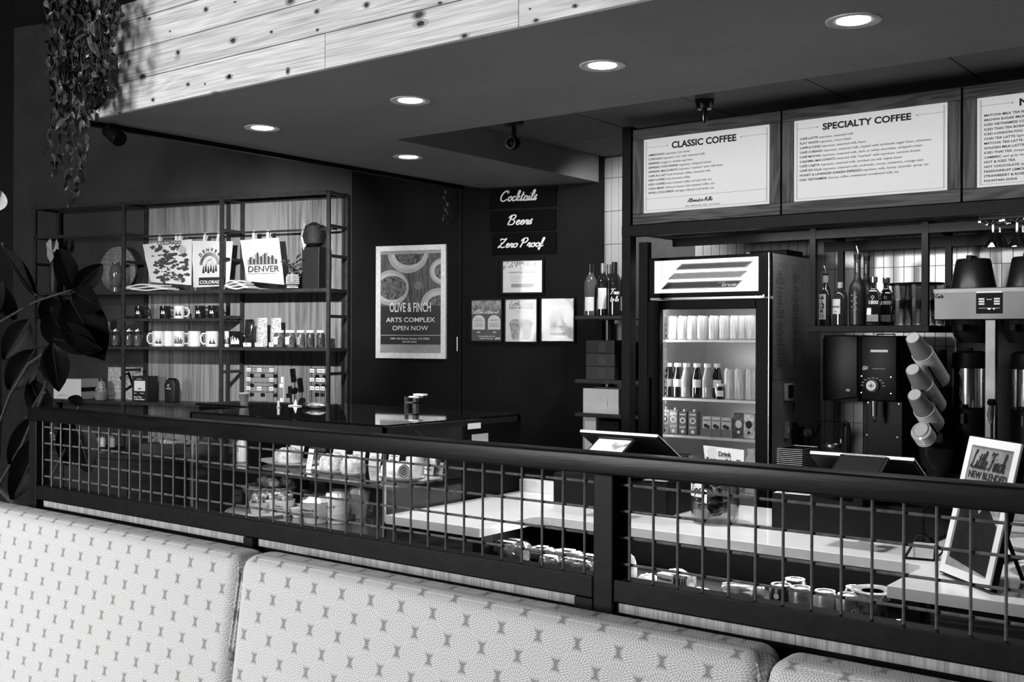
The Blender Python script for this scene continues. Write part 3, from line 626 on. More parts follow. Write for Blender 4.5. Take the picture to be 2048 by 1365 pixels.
# wifi poster pages on the fridge side and thermometer
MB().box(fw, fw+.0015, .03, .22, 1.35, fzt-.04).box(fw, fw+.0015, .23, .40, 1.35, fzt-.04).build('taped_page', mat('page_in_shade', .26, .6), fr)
mb = MB()
for col_, (y0, y1) in enumerate(((.05, .17), (.25, .35))):
    z_ = fzt-.09
    while z_ > 1.40:
        l = random.uniform(.5, 1); 
        if random.random() > .08: mb.box(fw+.0015, fw+.0019, y0+(y1-y0)*(1-l)*.5, y0+(y1-y0)*l, z_, z_+.005)
        z_ -= .011
mb.build('page_lettering', mat('faded_print', .09, .7), fr)
def fcontents():
    # cans on the top shelf
    M_can = mat('can_aluminium', .65, .25, .7, var=.3, scale=5, stretch=(60, 60, 1)); M_canw = mat('can_print', .55, .35, var=.35, scale=4, stretch=(40, 40, 3))
    def can(lb, loc, h=.122, r=.031, m=M_canw, g='cans on the top fridge shelf'):
        t = thing('drink_can', lb, 'can', loc, random.uniform(0, 6), g)
        MB().lathe([(r*.8, 0), (r, .006), (r, h-.012), (r*.82, h-.001)], 20).build('body', m, t, smooth=True)
        MB().lathe([(r*.83, h-.001), (r*.84, h+.001), (r*.78, h+.001), (r*.76, h-.002), (.001, h-.002)], 18, cap=False).build('lid', M_can, t, smooth=True); return t
    names = ['leftmost', 'second', 'third', 'fourth', 'fifth', 'sixth', 'seventh', 'eighth', 'ninth']
    for k, u in enumerate((185, 248, 303, 359, 425, 485, 547, 597, 636)):
        x_, _ = hy(1280+.3516*u, 660, YFR+.14); can('%s pale slim can counted from the left on the top shelf inside the fridge' % names[k], (x_, YFR+.14, shz[0]))
    for k, u in enumerate((515, 572, 635)):
        x_, _ = hy(1280+.3516*u, 780, YFR+.14); can(['left', 'middle', 'right'][k]+' tall pale can of the trio on the second fridge shelf', (x_, YFR+.14, shz[1]), .155, .032, M_canw, 'tall cans on the second fridge shelf')
    for k, u in enumerate((165, 215, 265, 325, 385, 440)):
        x_, _ = hy(1280+.3516*u, 780, YFR+.15+.03*(k == 5)); m = M_dglass if k not in (2, 4) else mat('pale_juice', .35, .1, coat=.5)
        bottle('drink_bottle', ['leftmost dark', 'second dark', 'third, pale', 'fourth dark', 'fifth, pale', 'sixth dark'][k]+' white-capped bottle from the left on the middle fridge shelf', 'bottle', (x_, YFR+.15+.03*(k == 5), shz[1]),
               [(.02, 0), (.029, .004), (.029, .095), (.022, .125), (.016, .15), (.016, .16)], m, (.055, .095, .029, -.9, .7), ([(.019, .158), (.019, .178)], M_white), .5, 'capped bottles on the middle fridge shelf', lm=M_label if k % 2 else mat('grey_label', .3, .6))
    x_, _ = hy(1280+.3516*458, 790, YFR+.115)
    bottle('drink_bottle', 'short dark bottle with a white cap in front of the tall cans in the fridge', 'bottle', (x_, YFR+.113, shz[1]), [(.022, 0), (.024, .004), (.024, .05), (.016, .066)], M_dglass, (.015, .045, .024, -1, .8), ([(.018, .066), (.018, .078)], M_white), .4)
    cart = [(150, 48, 135, .7, 'white'), (200, 50, 135, .3, 'grey front'), (253, 46, 130, .12, 'narrow dark'), (310, 50, 132, .12, 'dark striped')]
    for k, (u, wd, hh, v, n_) in enumerate(cart):
        x_, _ = hy(1280+.3516*u, 860, YFR+.14); s = tscale((x_, YFR+.14, 1)); w2 = wd*.3516*s*.9/2*1.15; h2 = hh*.3516*s
        t = thing('milk_carton', n_+' milk carton standing on the lower left fridge shelf', 'carton', (x_, YFR+.12, shz[2]), .12, 'cartons on the lower fridge shelf')
        MB().box(-w2, w2, 0, .05, 0, h2).build('box', mat('carton_%d' % k, v, .4), t, bevel=.002)
        m2 = M_wprint if v < .5 else M_print
        mb = MB().rect(-w2*.7, w2*.7, h2*.86, h2*.9, -.001).rect(-w2*.8, w2*.8, h2*.34, h2*.37, -.001).rect(-w2*.8, w2*.5, h2*.28, h2*.305, -.001).disc(0, h2*.14, w2*.4, w2*.4, -.001, 12)
        mb.ring(0, h2*.62, w2*.45, w2*.7, -.001, 16); mb.build('print', m2, t)
        if k == 1: tb = MB(); fit(tb, 'MATTY', -w2*.8, w2*.8, h2*.78, -.0016, .02, h=h2*.08); tb.build('lettering', M_wprint, t)
        MB().tube([(0, .02, h2), (.004, .02, h2+.012)], .006, 8).build('cap', M_white, t)
    for k, (u, wd) in enumerate(((387, 50), (440, 50), (497, 55))):
        x_, _ = hy(1280+.3516*u, 860, YFR+.125); s = tscale((x_, YFR+.12, 1)); w2 = wd*.3516*s/2*1.08; h2 = 112*.3516*s
        t = thing('juice_box', ['left', 'middle', 'right'][k]+' of three short two-tone juice boxes on the lower fridge shelf', 'juice box', (x_, YFR+.11, shz[2]), .05, 'short juice boxes in the fridge')
        MB().box(-w2+.001, w2-.001, 0, .045, 0, h2).build('box', mat('juice_box_pale', .6, .4), t, bevel=.0015)
        MB().rect(-w2+.002, w2-.002, .002, h2*.42, -.0008).build('lower_panel', mat('juice_box_grey', .16, .5), t)
        tb = MB(); fit(tb, 'Honest', -w2*.75, w2*.75, h2*.8, -.0014, .02, h=h2*.09); tb.disc(-w2*.2, h2*.55, w2*.5, h2*.1, -.0014, 14); tb.disc(w2*.3, h2*.5, w2*.4, h2*.09, -.0015, 14); tb.build('print', M_print, t)
    for k, u in enumerate((572, 630)):
        x_, _ = hy(1280+.3516*u, 860, YFR+.15); t = thing('snack_pouch', ['left dark windowed', 'right pale'][k]+' foil pouch at the right end of the lower fridge shelf', 'pouch', (x_, YFR+.14, shz[2]), 0)
        MB().prism([(-.03, 0), (.03, 0), (.032, .05), (.028, .108), (.03, .125), (-.03, .125), (-.028, .108), (-.032, .05)], -.012, .012).build('pouch', mat('foil_pouch_%d' % k, (.12, .7)[k], .25, .4, var=.5, scale=60), t, bevel=.004)
        MB().disc(0, .07, .018, .02, -.0125, 16).disc(0, .03, .008, .008, -.0125, 12).build('print', M_print if k else M_wprint, t)
    x_, _ = hy(1503, 915, YFR+.15)
    bottle('drink_bottle', 'white round-shouldered bottle at the bottom right inside the fridge', 'bottle', (x_, YFR+.15, shz[3]), [(.03, 0), (.032, .005), (.032, .16), (.02, .19), (.018, .2)], M_ceram, None, ([(.02, .2), (.02, .22)], M_white))
    for k, px in enumerate((1360, 1390, 1465)):
        x_, _ = hy(px, 915, YFR+.17); t = thing('lidded_tub', ['left dark', 'second dark', 'pale'][k]+' lidded tub low inside the fridge behind the tip sign', 'tub', (x_, YFR+.2, shz[3]))
        MB().lathe([(.035, 0), (.045, .15)], 18).build('tub', (M_dgrey, M_grey, M_white)[k], t, smooth=True); MB().lathe([(.048, .15), (.048, .16)], 18).build('lid', (M_grey, M_lgrey, M_white)[k], t)
fcontents()
t = thing('thermometer', 'small white square thermometer with dark screen on the fridge side', 'thermometer', (fx1+.003, *[hy(1563, 790, 5.0)[i] for i in ()], 0) if 0 else (fx1+.002, 5.02, 1.245))
MB().box(0, .022, 0, .075, 0, .085).build('case', M_white, t, bevel=.006, seg=3); MB().box(.022, .0235, .008, .067, .012, .077).build('screen', M_dgrey, t)
t = thing('switch_plate', 'narrow pale switch plate low on the fridge side below the thermometer', 'switch', (fx1+.002, 5.03, 1.06))
MB().box(0, .012, 0, .04, 0, .08).build('plate', M_lgrey, t, bevel=.003); MB().box(.012, .016, .012, .028, .025, .055).build('rocker', M_white, t)
# ------------------------------------------------------------------ wine shelf left of the fridge
YW = 5.14
zs1 = hy(1200, 632, YW)[1]; zs2 = hy(1200, 761, YW)[1]; zs3 = hy(1200, 818, YW)[1]
x0 = hy(1150, 630, YW)[0]; x1 = fx0-.015
ws = thing('wine_shelf', 'black wall shelf unit between the notice wall and the bar frame', 'shelf', (x0, YW, 0))
for z_ in (zs1, zs2, zs3-.03, .88): MB().box(.0, x1-x0, .0, .34, z_-.02, z_).build('shelf_board', M_shelfsteel, ws, bevel=.002)
MB().box(.03, .05, .30, .34, 0, zs1-.02).box(x1-x0-.05, x1-x0-.03, .30, .34, 0, zs1-.02).build('upright', M_steel, ws)
wp = [(.03, 0), (.037, .005), (.037, .19), (.030, .215), (.0155, .24), (.0145, .30)]
for k, (px, lb, lab) in enumerate(((1181, 'pale-shouldered wine bottle, leftmost on the wine shelf', 1), (1206, 'wine bottle with a tall pale label, second on the wine shelf', 1), (1219, 'wine bottle half hidden behind the two centre bottles', 0), (1229, 'dark wine bottle with white script label, centre of the wine shelf', 2), (1252, 'wine bottle at the right end with a small white label, cut by the post', 1))):
    dy = .12+(.10 if k == 2 else 0)-.06*(k == 3)+.04*(k == 4); x_, _ = hy(px, 630, YW+dy)
    b = bottle('wine_bottle', lb, 'wine bottle', (x_, YW+dy, zs1), wp, M_dglass if k else mat('pale_bottle_glass', .08, .08, coat=.5), ((.03, .11, .037, -1.0, .5) if k != 1 else (.04, .16, .037, -.9, .5)) if lab == 1 else None, ([(.0155, .245), (.0155, .302)], mat('capsule_%d' % (k % 3), (.02, .3, .15)[k % 3], .3, .5)), .6, 'wine bottles on the shelf by the bar')
    if lab == 2:
        mb = MB(); script(mb, 'Free', -.02, .12, .03, 0, .12); script(mb, 'to be'.replace('b', 'l'), -.02, .08, .03, 0, .12); mb.v = [(.0385*sin(a/.037-.2), -.0385*cos(a/.037-.2), c) for a, _, c in mb.v]; mb.build('lettering', M_wprint, b)
bx = [(1172, 1229, 658, 694, zs2, .15, .17, .02, 'dark box, topmost of the stack under the wine shelf'), (1172, 1229, 693, 727, zs2, .075, .074, .03, 'dark box with a grey end, middle of the stack under the wine shelf'), (1172, 1229, 727, 760, zs2, 0, .074, .035, 'dark box at the bottom of the stack under the wine shelf')]
for pxa, pxb, a_, b_, zz, dz, hh, v, lb in bx:
    xa, _ = hy(pxa, 700, YW+.05); xb, _ = hy(pxb, 700, YW+.05); t = thing('storage_box', lb, 'box', (xa, YW+.05, zz+dz+.0), 0, 'boxes on the wine shelf unit')
    MB().box(0, xb-xa, 0, .22, 0, .073).build('carton', mat('dark_box_%d' % int(v*1000), v, .5), t, bevel=.002); MB().rect((xb-xa)*.45, (xb-xa)*.7, .012, .06, -.0008).build('end_label', M_dlabel, t)
xa, _ = hy(1166, 800, YW+.02); xb, _ = hy(1237, 800, YW+.02)
t = thing('storage_box', 'white cardboard box on the lower board of the wine shelf unit', 'box', (xa, YW+.02, zs3-.03)); hb = zs2-.02-(zs3-.03)-.03
MB().box(0, xb-xa, 0, .25, 0, hb).build('carton', M_paper, t, bevel=.002); MB().box(0, xb-xa, .12, .13, hb-.0, hb+.001).rect((xb-xa)*.68, (xb-xa)*.7, hb*.3, hb*.62, -.001).build('tape', M_lgrey, t)
xb2, _ = hy(1192, 840, YW+.02); t = thing('storage_box', 'tall white box on the bottom board behind the payment screen', 'box', (xa, YW+.02, .88)); MB().box(0, xb2-xa, 0, .2, 0, .22).build('carton', M_white, t, bevel=.002); MB().rect(.004, .012, .02, .2, -.001).build('print', M_lgrey, t)
xb3, _ = hy(1232, 840, YW+.02); t = thing('storage_box', 'dark ribbed box on the bottom board beside the tall white box', 'box', (xb2+.005, YW+.04, .88)); MB().box(0, xb3-xb2, 0, .2, 0, .2).build('carton', M_dgrey, t, bevel=.002); MB().rect((xb3-xb2)*.55, (xb3-xb2)*.95, .07, .12, -.001).build('print', M_grey, t)
# ------------------------------------------------------------------ notices, plaques and poster on the angled wall
WZ = 0
def wthing(name, lb, cat, s, o, z, grp=None): return thing(name, lb, cat, W(s, o, z), TH, grp)
def c5(u, v): return 700+.3663*u, 360+.3663*v
def wrect(u0, v0, u1, v1, o=0, f=c5):
    pts = [hw(*f(*p), o) for p in ((u0, v0), (u1, v0), (u1, v1), (u0, v1))]
    return pts[0][0]/2+pts[3][0]/2, pts[1][0]/2+pts[2][0]/2, (pts[2][1]+pts[3][1])/2, (pts[0][1]+pts[1][1])/2   # s0,s1,z0,z1
M_plq = mat('black_plaque', .003, .7, spec=.05)
for word, pl_, tx, lb in (('Cocktails', (765, 45, 1130, 152), (828, 62, 1048, 118), 'black plaque with white script reading cocktails, topmost of three'),
                      ('Beers', (768, 168, 1125, 280), (868, 195, 1018, 248), 'black plaque with white script reading beers, middle of three'),
                      ('Zero Proof', (780, 290, 1130, 405), (818, 322, 1085, 372), 'black plaque with white script reading zero proof, lowest of three')):
    s0, s1, z0, z1 = wrect(*pl_); a0, a1, b0, b1 = wrect(*tx)
    t = wthing('plaque', lb, 'sign', s0, .012, z0, 'script drink plaques on the black wall')
    MB().box(0, s1-s0, 0, .012, 0, z1-z0).build('board', M_plq, t, bevel=.001)
    mb = MB(); h_ = (b1-b0)*.98; script(mb, word, a0-s0-.01, b0-z0+.004, h_, -.0008, th=.125, width=(a1-a0)*.93); mb.build('lettering', M_wprint, t)
def frame(name, lb, cat, outer, bw, mf, mp, dep=.02, grp=None, glz=True, f=c5):
    s0, s1, z0, z1 = wrect(*outer, .02, f); t = wthing(name, lb, cat, s0, dep, z0, grp); w_, h_ = s1-s0, z1-z0
    MB().box(0, w_, 0, dep, h_-bw, h_).build('frame_rail', mf, t, bevel=.0015); MB().box(0, w_, 0, dep, 0, bw).build('frame_rail', mf, t, bevel=.0015)
    MB().box(0, bw, 0, dep, bw, h_-bw).build('frame_stile', mf, t, bevel=.0015); MB().box(w_-bw, w_, 0, dep, bw, h_-bw).build('frame_stile', mf, t, bevel=.0015)
    MB().box(bw, w_-bw, .008, dep-.001, bw, h_-bw).build('print', mp, t)
    if glz: MB().box(bw, w_-bw, .004, .006, bw, h_-bw).build('pane', glass('picture_glass', .97, .7, base=-.012), t)
    return t, w_, h_
M_shop = mat('notice_paper', .66, .55, var=.05, scale=8)
# caring for our people notice
t, w_, h_ = frame('framed_notice', 'black framed landscape notice with leafy top border, above the other notices', 'framed notice', (822, 432, 1057, 626), .012, M_black, M_shop)
mb = MB(); fit(mb, 'CARING FOR OUR PEOPLE', w_*.17, w_*.84, h_*.60, .0075, .02, h=h_*.045)
for k in range(60):
    u = random.uniform(.06, .94); v = .93-random.uniform(0, .10)*(1+2.5*abs(u-.5)); mb.disc(w_*u, h_*v, .003, .005, .0075, 6)
mb.ring(w_*.5, h_*.72, .010, .012, .0075, 16)
for k in range(5): mb.rect(w_*(.2+.03*(k % 2)), w_*(.8-.04*(k % 3)), h_*(.52-k*.04), h_*(.525-k*.04), .0075)
mb.build('lettering', mat('grey_print', .08, .7), t); MB().box(w_*.24, w_*.76, .0065, .0074, h_*.2, h_*.3).build('dark_band', M_grey, t)
gk = 'framed notices in the row below the landscape notice'
t, w_, h_ = frame('framed_notice', 'black framed dark flyer with two white arches, leftmost of the lower notices', 'framed notice', (652, 648, 832, 888), .010, M_black, mat('flyer_dark', .05, .5), grp=gk)
mb = MB().rect(.012, w_-.012, h_*.64, h_*.95, .0075); mb.build('flyer_photo', mat('flyer_photo', .22, .5, var=.8, scale=45), t)
mb = MB()
for cx in (.27, .74):
    ww = w_*.19; mb.poly([(w_*cx-ww, h_*.29), (w_*cx+ww, h_*.29), (w_*cx+ww, h_*.48)]+[(w_*cx+ww*cos(a*pi/10), h_*.48+ww*.9*sin(a*pi/10)) for a in range(1, 10)]+[(w_*cx-ww, h_*.48)], .0072)
mb.build('arch_panels', M_shop, t)
mb = MB(); fit(mb, 'TO GO', w_*.17, w_*.37, h_*.52, .007, .01, h=h_*.03); fit(mb, 'COFFEE BOX', w_*.12, w_*.42, h_*.475, .007, .01, h=h_*.03); fit(mb, 'BOXES', w_*.64, w_*.84, h_*.49, .007, .01, h=h_*.03)
for k in range(4): mb.rect(w_*.13, w_*.4, h_*(.43-k*.025), h_*(.436-k*.025), .007); mb.rect(w_*.6, w_*.88, h_*(.43-k*.025), h_*(.436-k*.025), .007)
mb.build('lettering', M_print, t)
mb = MB(); fit(mb, '$25', w_*.22, w_*.31, h_*.215, .0072, .02, h=h_*.03); fit(mb, '$50', w_*.70, w_*.79, h_*.215, .0072, .02, h=h_*.03); fit(mb, 'Your perfect pairing', w_*.26, w_*.76, h_*.125, .0072, .01, h=h_*.03)
fit(mb, 'Coffee & Pastries', w_*.3, w_*.70, h_*.075, .0072, .01, h=h_*.03); fit(mb, '$80', w_*.76, w_*.92, h_*.07, .0072, .02, h=h_*.04, shx=.2); script(mb, 'To start'.replace('T', 'C'), w_*.1, h_*.66, .018, .0068, .13, width=w_*.75); mb.build('white_lettering', M_wprint, t)
t, w_, h_ = frame('framed_notice', 'black framed flyer picturing two blended drinks, middle of the lower notices', 'framed notice', (838, 645, 1025, 893), .010, M_black, M_shop, grp=gk)
mb = MB(); script(mb, 'Little Finch', w_*.14, h_*.83, h_*.085, .0075, .11, width=w_*.70); fit(mb, 'NEW BLENDED', w_*.15, w_*.86, h_*.755, .0075, .02, h=h_*.05); fit(mb, 'DRINKS', w_*.38, w_*.62, h_*.68, .0075, .0, h=h_*.03); mb.build('lettering', mat('grey_print', .08, .7), t)
mb = MB()
for cx, k in ((.34, 0), (.66, 1)):
    mb.poly([(w_*(cx-.17), h_*.42), (w_*(cx-.1), h_*.08), (w_*(cx+.1), h_*.08), (w_*(cx+.17), h_*.42)], .0073-.0004*k); mb.disc(w_*cx, h_*.42, w_*.19, h_*.11, .0071-.0004*k, 18)
mb.build('drink_picture', mat('drink_picture', .30, .5, var=.5, scale=40), t)
tb = MB(); fit(tb, 'TRY', w_*.44, w_*.56, h_*.22, .0064, .03, h=h_*.03); fit(tb, 'ME', w_*.44, w_*.56, h_*.17, .0064, .03, h=h_*.03); tb.build('white_lettering', M_wprint, t)
t, w_, h_ = frame('framed_notice', 'black framed price list with a dark button near its foot, rightmost of the lower notices', 'framed notice', (1035, 640, 1228, 890), .010, M_black, M_shop, grp=gk)
mb = MB(); script(mb, 'Little Finch', w_*.26, h_*.88, h_*.05, .0075, .12, width=w_*.45); fit(mb, 'HAPPY HOUR', w_*.24, w_*.74, h_*.82, .0075, .01, h=h_*.04)
for k in range(12): mb.rect(w_*.24, w_*(.24+random.uniform(.3, .5)), h_*(.74-k*.036), h_*(.745-k*.036), .0075)
fit(mb, 'Alcohol served until 7 pm daily', w_*.2, w_*.85, h_*.08, .0075, .0, h=h_*.025); mb.build('lettering', mat('grey_print', .08, .7), t)
MB().box(w_*.3, w_*.72, .0068, .0074, h_*.155, h_*.22).build('dark_button', M_grey, t)
# big poster
t, w_, h_ = frame('poster', 'tall white framed poster of plated food announcing an arts complex opening', 'poster', (140, 358, 522, 977), .035, mat('white_frame', .75, .4), mat('poster_mat', .35, .5))
bx0, bx1, bz1, bz0 = w_*.06, w_*.94, h_*.925, h_*.125
BXP = (bx0, bx1, bz0, bz1)
def U(u): return (u-140)/382*w_
def V(v): return h_-(v-360)/617*h_
MB().rect(bx0, bx1, bz0, bz1, .0075).build('photo_table', wood('poster_table', .04, .16, 'Z', .5, gs=2, contrast=.5), t)
pm = MB(); pf = MB(); pg = MB()
for (cu, cv, r_, fd_) in ((315, 400, 112, .72), (222, 590, 98, .8), (505, 505, 72, .75), (480, 690, 95, .7)):
    cdisc(pm, U(cu), V(cv), r_/382*w_, r_/617*h_, .0072, BXP); cdisc(pg, U(cu), V(cv), r_*.82/382*w_, r_*.82/617*h_, .0070, BXP); cdisc(pf, U(cu)+.01, V(cv), r_*fd_/382*w_, r_*fd_*.85/617*h_, .0068, BXP)
pm.build('plates', mat('poster_plate', .42, .5, var=.1), t); pg.build('plate_wells', mat('poster_plate_well', .55, .5, var=.1), t); pf.build('food', mat('poster_food', .12, .5, var=.95, scale=70), t)
pw = MB(); pw.ring(U(372), V(580), .043, .045, .0064, 24); pw.ring(U(372), V(580), .028, .030, .0064, 24); pw.ring(U(372), V(580), .0, .027, .0066, 24); pw.build('wine_glass_picture', mat('poster_glass', .2, .4), t)
MB().rect(bx0, bx1, bz0, V(690), .0062).build('dark_panel', mat('poster_dark', .02, .5), t)
mb = MB(); fit(mb, 'OLIVE & FINCH', U(215), U(440), V(722), .0058, .010, h=52/617*h_); fit(mb, 'ARTS COMPLEX', U(197), U(463), V(778), .0058, .008, h=26/617*h_); fit(mb, 'OPEN NOW', U(230), U(425), V(823), .0058, .0, h=26/617*h_)
mb.rect(bx0, bx1, V(851), V(849), .0058); fit(mb, '1000 14th Street, Denver, CO 90202', U(218), U(432), V(873), .0058, .01, h=10/617*h_); fit(mb, '303.981.8555', U(285), U(363), V(890), .0058, .0, h=9/617*h_); mb.build('lettering', M_wprint, t)
# thin steel door edge beside the poster
t = wthing('wall_handle', 'slim bright vertical handle on the seam right of the poster', 'handle', hw(916, 690, .0)[0], .012, hw(916, 703, 0)[1]); MB().box(0, .006, -.006, .012, 0, .09).build('bar', M_chrome, t); MB().box(.001, .005, -.001, .012, .01, .02).build('standoff', M_chrome, t)
sv = hw(922, 600, 0)[0]; o = MB().box(sv-.006, sv+.006, -.012, 0, 0, ZS).build('wall_seam_trim', M_black, loc=W(0, 0), rz=TH); tag(o, kind='structure')
# ------------------------------------------------------------------ tall steel shelving with plank back
OF = .27
su = thing('steel_shelving', 'tall black steel shelving unit of three bays with timber back panel', 'shelving', W(0, 0), TH)
def S_(mb, name, m=M_shelfsteel, par=su, **k):    # coordinates s, o (toward room), z
    mb.v = [(a, -b, c) for a, b, c in mb.v]; return mb.build(name, m, par, **k)
sp = [hw(px, 600, OF)[0] for px in (67.5, 245, 441, 655)]
ztop = (hw(245, 403, OF)[1]+hw(640, 382, OF)[1])/2
zsh_ = {}
zsh_['a'] = (hw(245, 583, OF)[1]+hw(645, 577, OF)[1])/2; zsh_['b'] = hw(350, 637.5, OF)[1]; zsh_['c'] = hw(450, 695, OF)[1]; zsh_['d'] = (hw(245, 803, OF)[1]+hw(400, 810, OF)[1])/2
zh = hw(245, 471, OF)[1]
T = .011
for s in sp:
    S_(MB().box(s-T, s+T, OF-2*T, OF, .0, ztop), 'post', bevel=.001); S_(MB().box(s-T, s+T, .025, .025+2*T, 0., ztop), 'post')
    zz = [ztop-2*T, zh-.0, zsh_['a']-2*T, zsh_['c']-2*T, zsh_['d']-2*T] + [hw(659, y, OF)[1] for y in (514, 636, 752)]
    for z_ in zz: S_(MB().box(s-T*.8, s+T*.8, .047, OF-2*T, z_, z_+2*T*.9), 'side_rung')
S_(MB().box(sp[0], sp[3], OF-2*T, OF, ztop-2*T, ztop), 'top_rail', bevel=.001); S_(MB().box(sp[0], sp[3], .025, .047, ztop-2*T, ztop), 'top_rail')
S_(MB().box(sp[0], sp[1], OF-2*T, OF, zh, zh+2*T), 'bay_rail', bevel=.001)
zrod = hw(350, 471, .165)[1]; S_(MB().tube([(sp[1], .165, zrod), (sp[3], .165, zrod)], .007, 8), 'hanging_rod')
for i in range(3):
    a, b = sp[i]+T, sp[i+1]-T
    for key in ('a', 'c', 'd'):
        S_(MB().box(a, b, .03, OF, zsh_[key]-.02, zsh_[key]), 'shelf_board', bevel=.001)
    if i == 1: S_(MB().box(a, b, .03, OF, zsh_['b']-.018, zsh_['b']), 'shelf_board', bevel=.001)
# plank back panel on the wall
M_pb = wood('plank_back', .06, .27, 'Z', .6, gs=.42, contrast=.22, perobj=.35)
pb = tag(MB().box(hw(298, 600, 0)[0], hw(697, 600, 0)[0], -.012, -.001, .78, ztop+.01).build('panel_back', M_black, loc=W(0, 0), rz=TH), kind='structure')
s = hw(298, 600, 0)[0]; se = hw(697, 600, 0)[0]
while s < se-.01:
    wd = min(random.choice((.09, .11, .14, .14)), se-s); MB().box(0, wd-.002, -.010, 0, 0, ztop-.79).build('plank', M_pb, pb, bevel=.001, loc=(s, -.012, .79)); s += wd
# low cabinet under the shelving
M_cab = wood('dark_cabinet', .02, .045, 'X', .5, gs=1, contrast=.3)
cb = thing('low_cabinet', 'long low dark cabinet in front of the steel shelving', 'cabinet', W(0, 0), TH)
zc = .775; so_ = .62
S_(MB().box(sp[0]-.5, hw(640, 900, .6)[0]+.0, .28, so_, zc-.03, zc), 'top', mat('cabinet_top', .05, .35), cb, bevel=.003)
k0 = sp[0]-.48
for k in range(5):
    S_(MB().box(k0+k*.55+.004, k0+(k+1)*.55-.004, .0+so_-.04, so_-.02, .1, zc-.035), 'door', M_cab, cb, bevel=.002)
S_(MB().box(k0, k0+5*.55, .28, so_-.042, .0, zc-.035), 'carcass', M_black, cb)
# ------------------------------------------------------------------ things on the shelving
def at(px, key, o=.16): return hw(px, 600, o)[0]
ZB = {k: v for k, v in zsh_.items()}
def wloc(px, key, o): s_ = hw(px, 650, o)[0]; return W(s_, o, ZB[key])
top = [(283, 1, 'nearly black mug, leftmost on the short upper mug shelf'), (333, 1, 'black mug with white script left of the white mug'), (361, 0, 'white mug alone among black mugs on the upper mug shelf'), (403, 1, 'black mug with white script right of the white mug'), (430, 1, 'black mug half hidden by the steel post on the upper mug shelf')]
for px, d, lb in top: mug(lb, d, wloc(px-3, 'b', .17), TH+.67, .088, .036, ('script', -.4) if d else ('patch', -.2), 'mugs on the upper mug shelf')
low = [(317, 0, 3.8, 'white mug with skyline print and handle to the left, leftmost on the long shelf', 'patch'), (338, 0, 3.8, 'white mug behind its neighbours with a large left handle', None), (357, 0, .67, 'white mug with tower skyline print and handle to the right', 'sky'), (389, 0, 1.6, 'white mug just left of the big photo mug', None),
       (424, 0, 3.8, 'white mug with dark photo print and left handle beside the steel post', 'patch'), (456, 0, .2, 'striped skyline mug just right of the steel post', 'sky'), (470, 1, .2, 'dark skyline mug next to the popcorn bags', 'sky')]
for k, (px, d, a, lb, mo) in enumerate(low): mug(lb, d, wloc(px, 'c', .17-.06*(k == 1)+.0), TH+a, .106, .043, (mo, .925-TH-a) if mo else None, 'mugs on the long lower shelf')
for px, lb in ((213, 'glass storage jar half behind the plant leaf'), (232, 'glass storage jar left of the first steel post'), (259, 'glass storage jar right of the first steel post'), (276, 'glass jar with knob lid beside the white mugs')):
    t = thing('glass_jar', lb, 'jar', wloc(px, 'c', .16), TH, 'clear glass jars on the long shelf')
    MB().lathe([(.034, 0), (.036, .004), (.036, .1), (.034, .104), (.032, .1), (.032, .006), (.001, .005)], 20, cap=False).build('vessel', M_glass, t, smooth=True)
    MB().lathe([(.0365, .104), (.0365, .112), (.01, .114), (.01, .122)], 18).build('lid', M_chrome, t, smooth=True)
    MB().lathe([(.031, .006), (.031, .075)], 16).build('contents', mat('jar_contents', .10, .3, var=.6, scale=90), t)
# bags of popcorn and treats
def bag(lb, px, key, o, w_, h_, m, cat='snack bag', grp=None):
    t = thing('treat_bag', lb, cat, wloc(px, key, o), TH, grp)
    mb = MB(); n = 8
    prof = [(0, .8, .8), (.05, 1, 1), (.4, 1, 1), (.8, 1.0, .8), (.93, .98, .35), (1, 1.02, .1)]
    for (a, b_, c_) in prof:
        pass
    rings = []
    vs = []
    for a, b_, c_ in prof:
        for i in range(12):
            q_ = 2*pi*i/12; vs.append((w_/2*b_*cos(q_)*(1+.05*sin(5*a*7+i)), .028*c_*sin(q_), h_*a))
    mb.add(vs, [(j*12+i, j*12+(i+1) % 12, (j+1)*12+(i+1) % 12, (j+1)*12+i) for j in range(len(prof)-1) for i in range(12)]+[tuple(range(11, -1, -1)), tuple(60+i for i in range(12))])
    mb.build('bag', m, t, smooth=True, bevel=0)
    MB().box(-w_*.42, w_*.42, -.031, -.029, h_*.02, h_*.16).build('label', M_label, t)
    tb = MB(); [tb.rect(-w_*.35, w_*.25-k*.01, h_*.12-k*h_*.035, h_*.13-k*h_*.035, -.0316) for k in range(3)]; tb.build('label_print', M_print, t)
    return t
M_pop = mat('popcorn', .5, .6, var=.75, scale=110, bump=.6)
bag('dark cellophane treat bag left of the two popcorn bags', 500, 'c', .17, .075, .185, mat('cellophane_dark', .02, .12, var=.8, scale=40, coat=.6, bump=.5))
bag('popcorn bag, left of the pair on the long shelf', 524, 'c', .17, .08, .195, M_pop, grp='popcorn bags'); bag('popcorn bag behind the first white-lidded jar', 552, 'c', .12, .08, .195, M_pop, grp='popcorn bags')
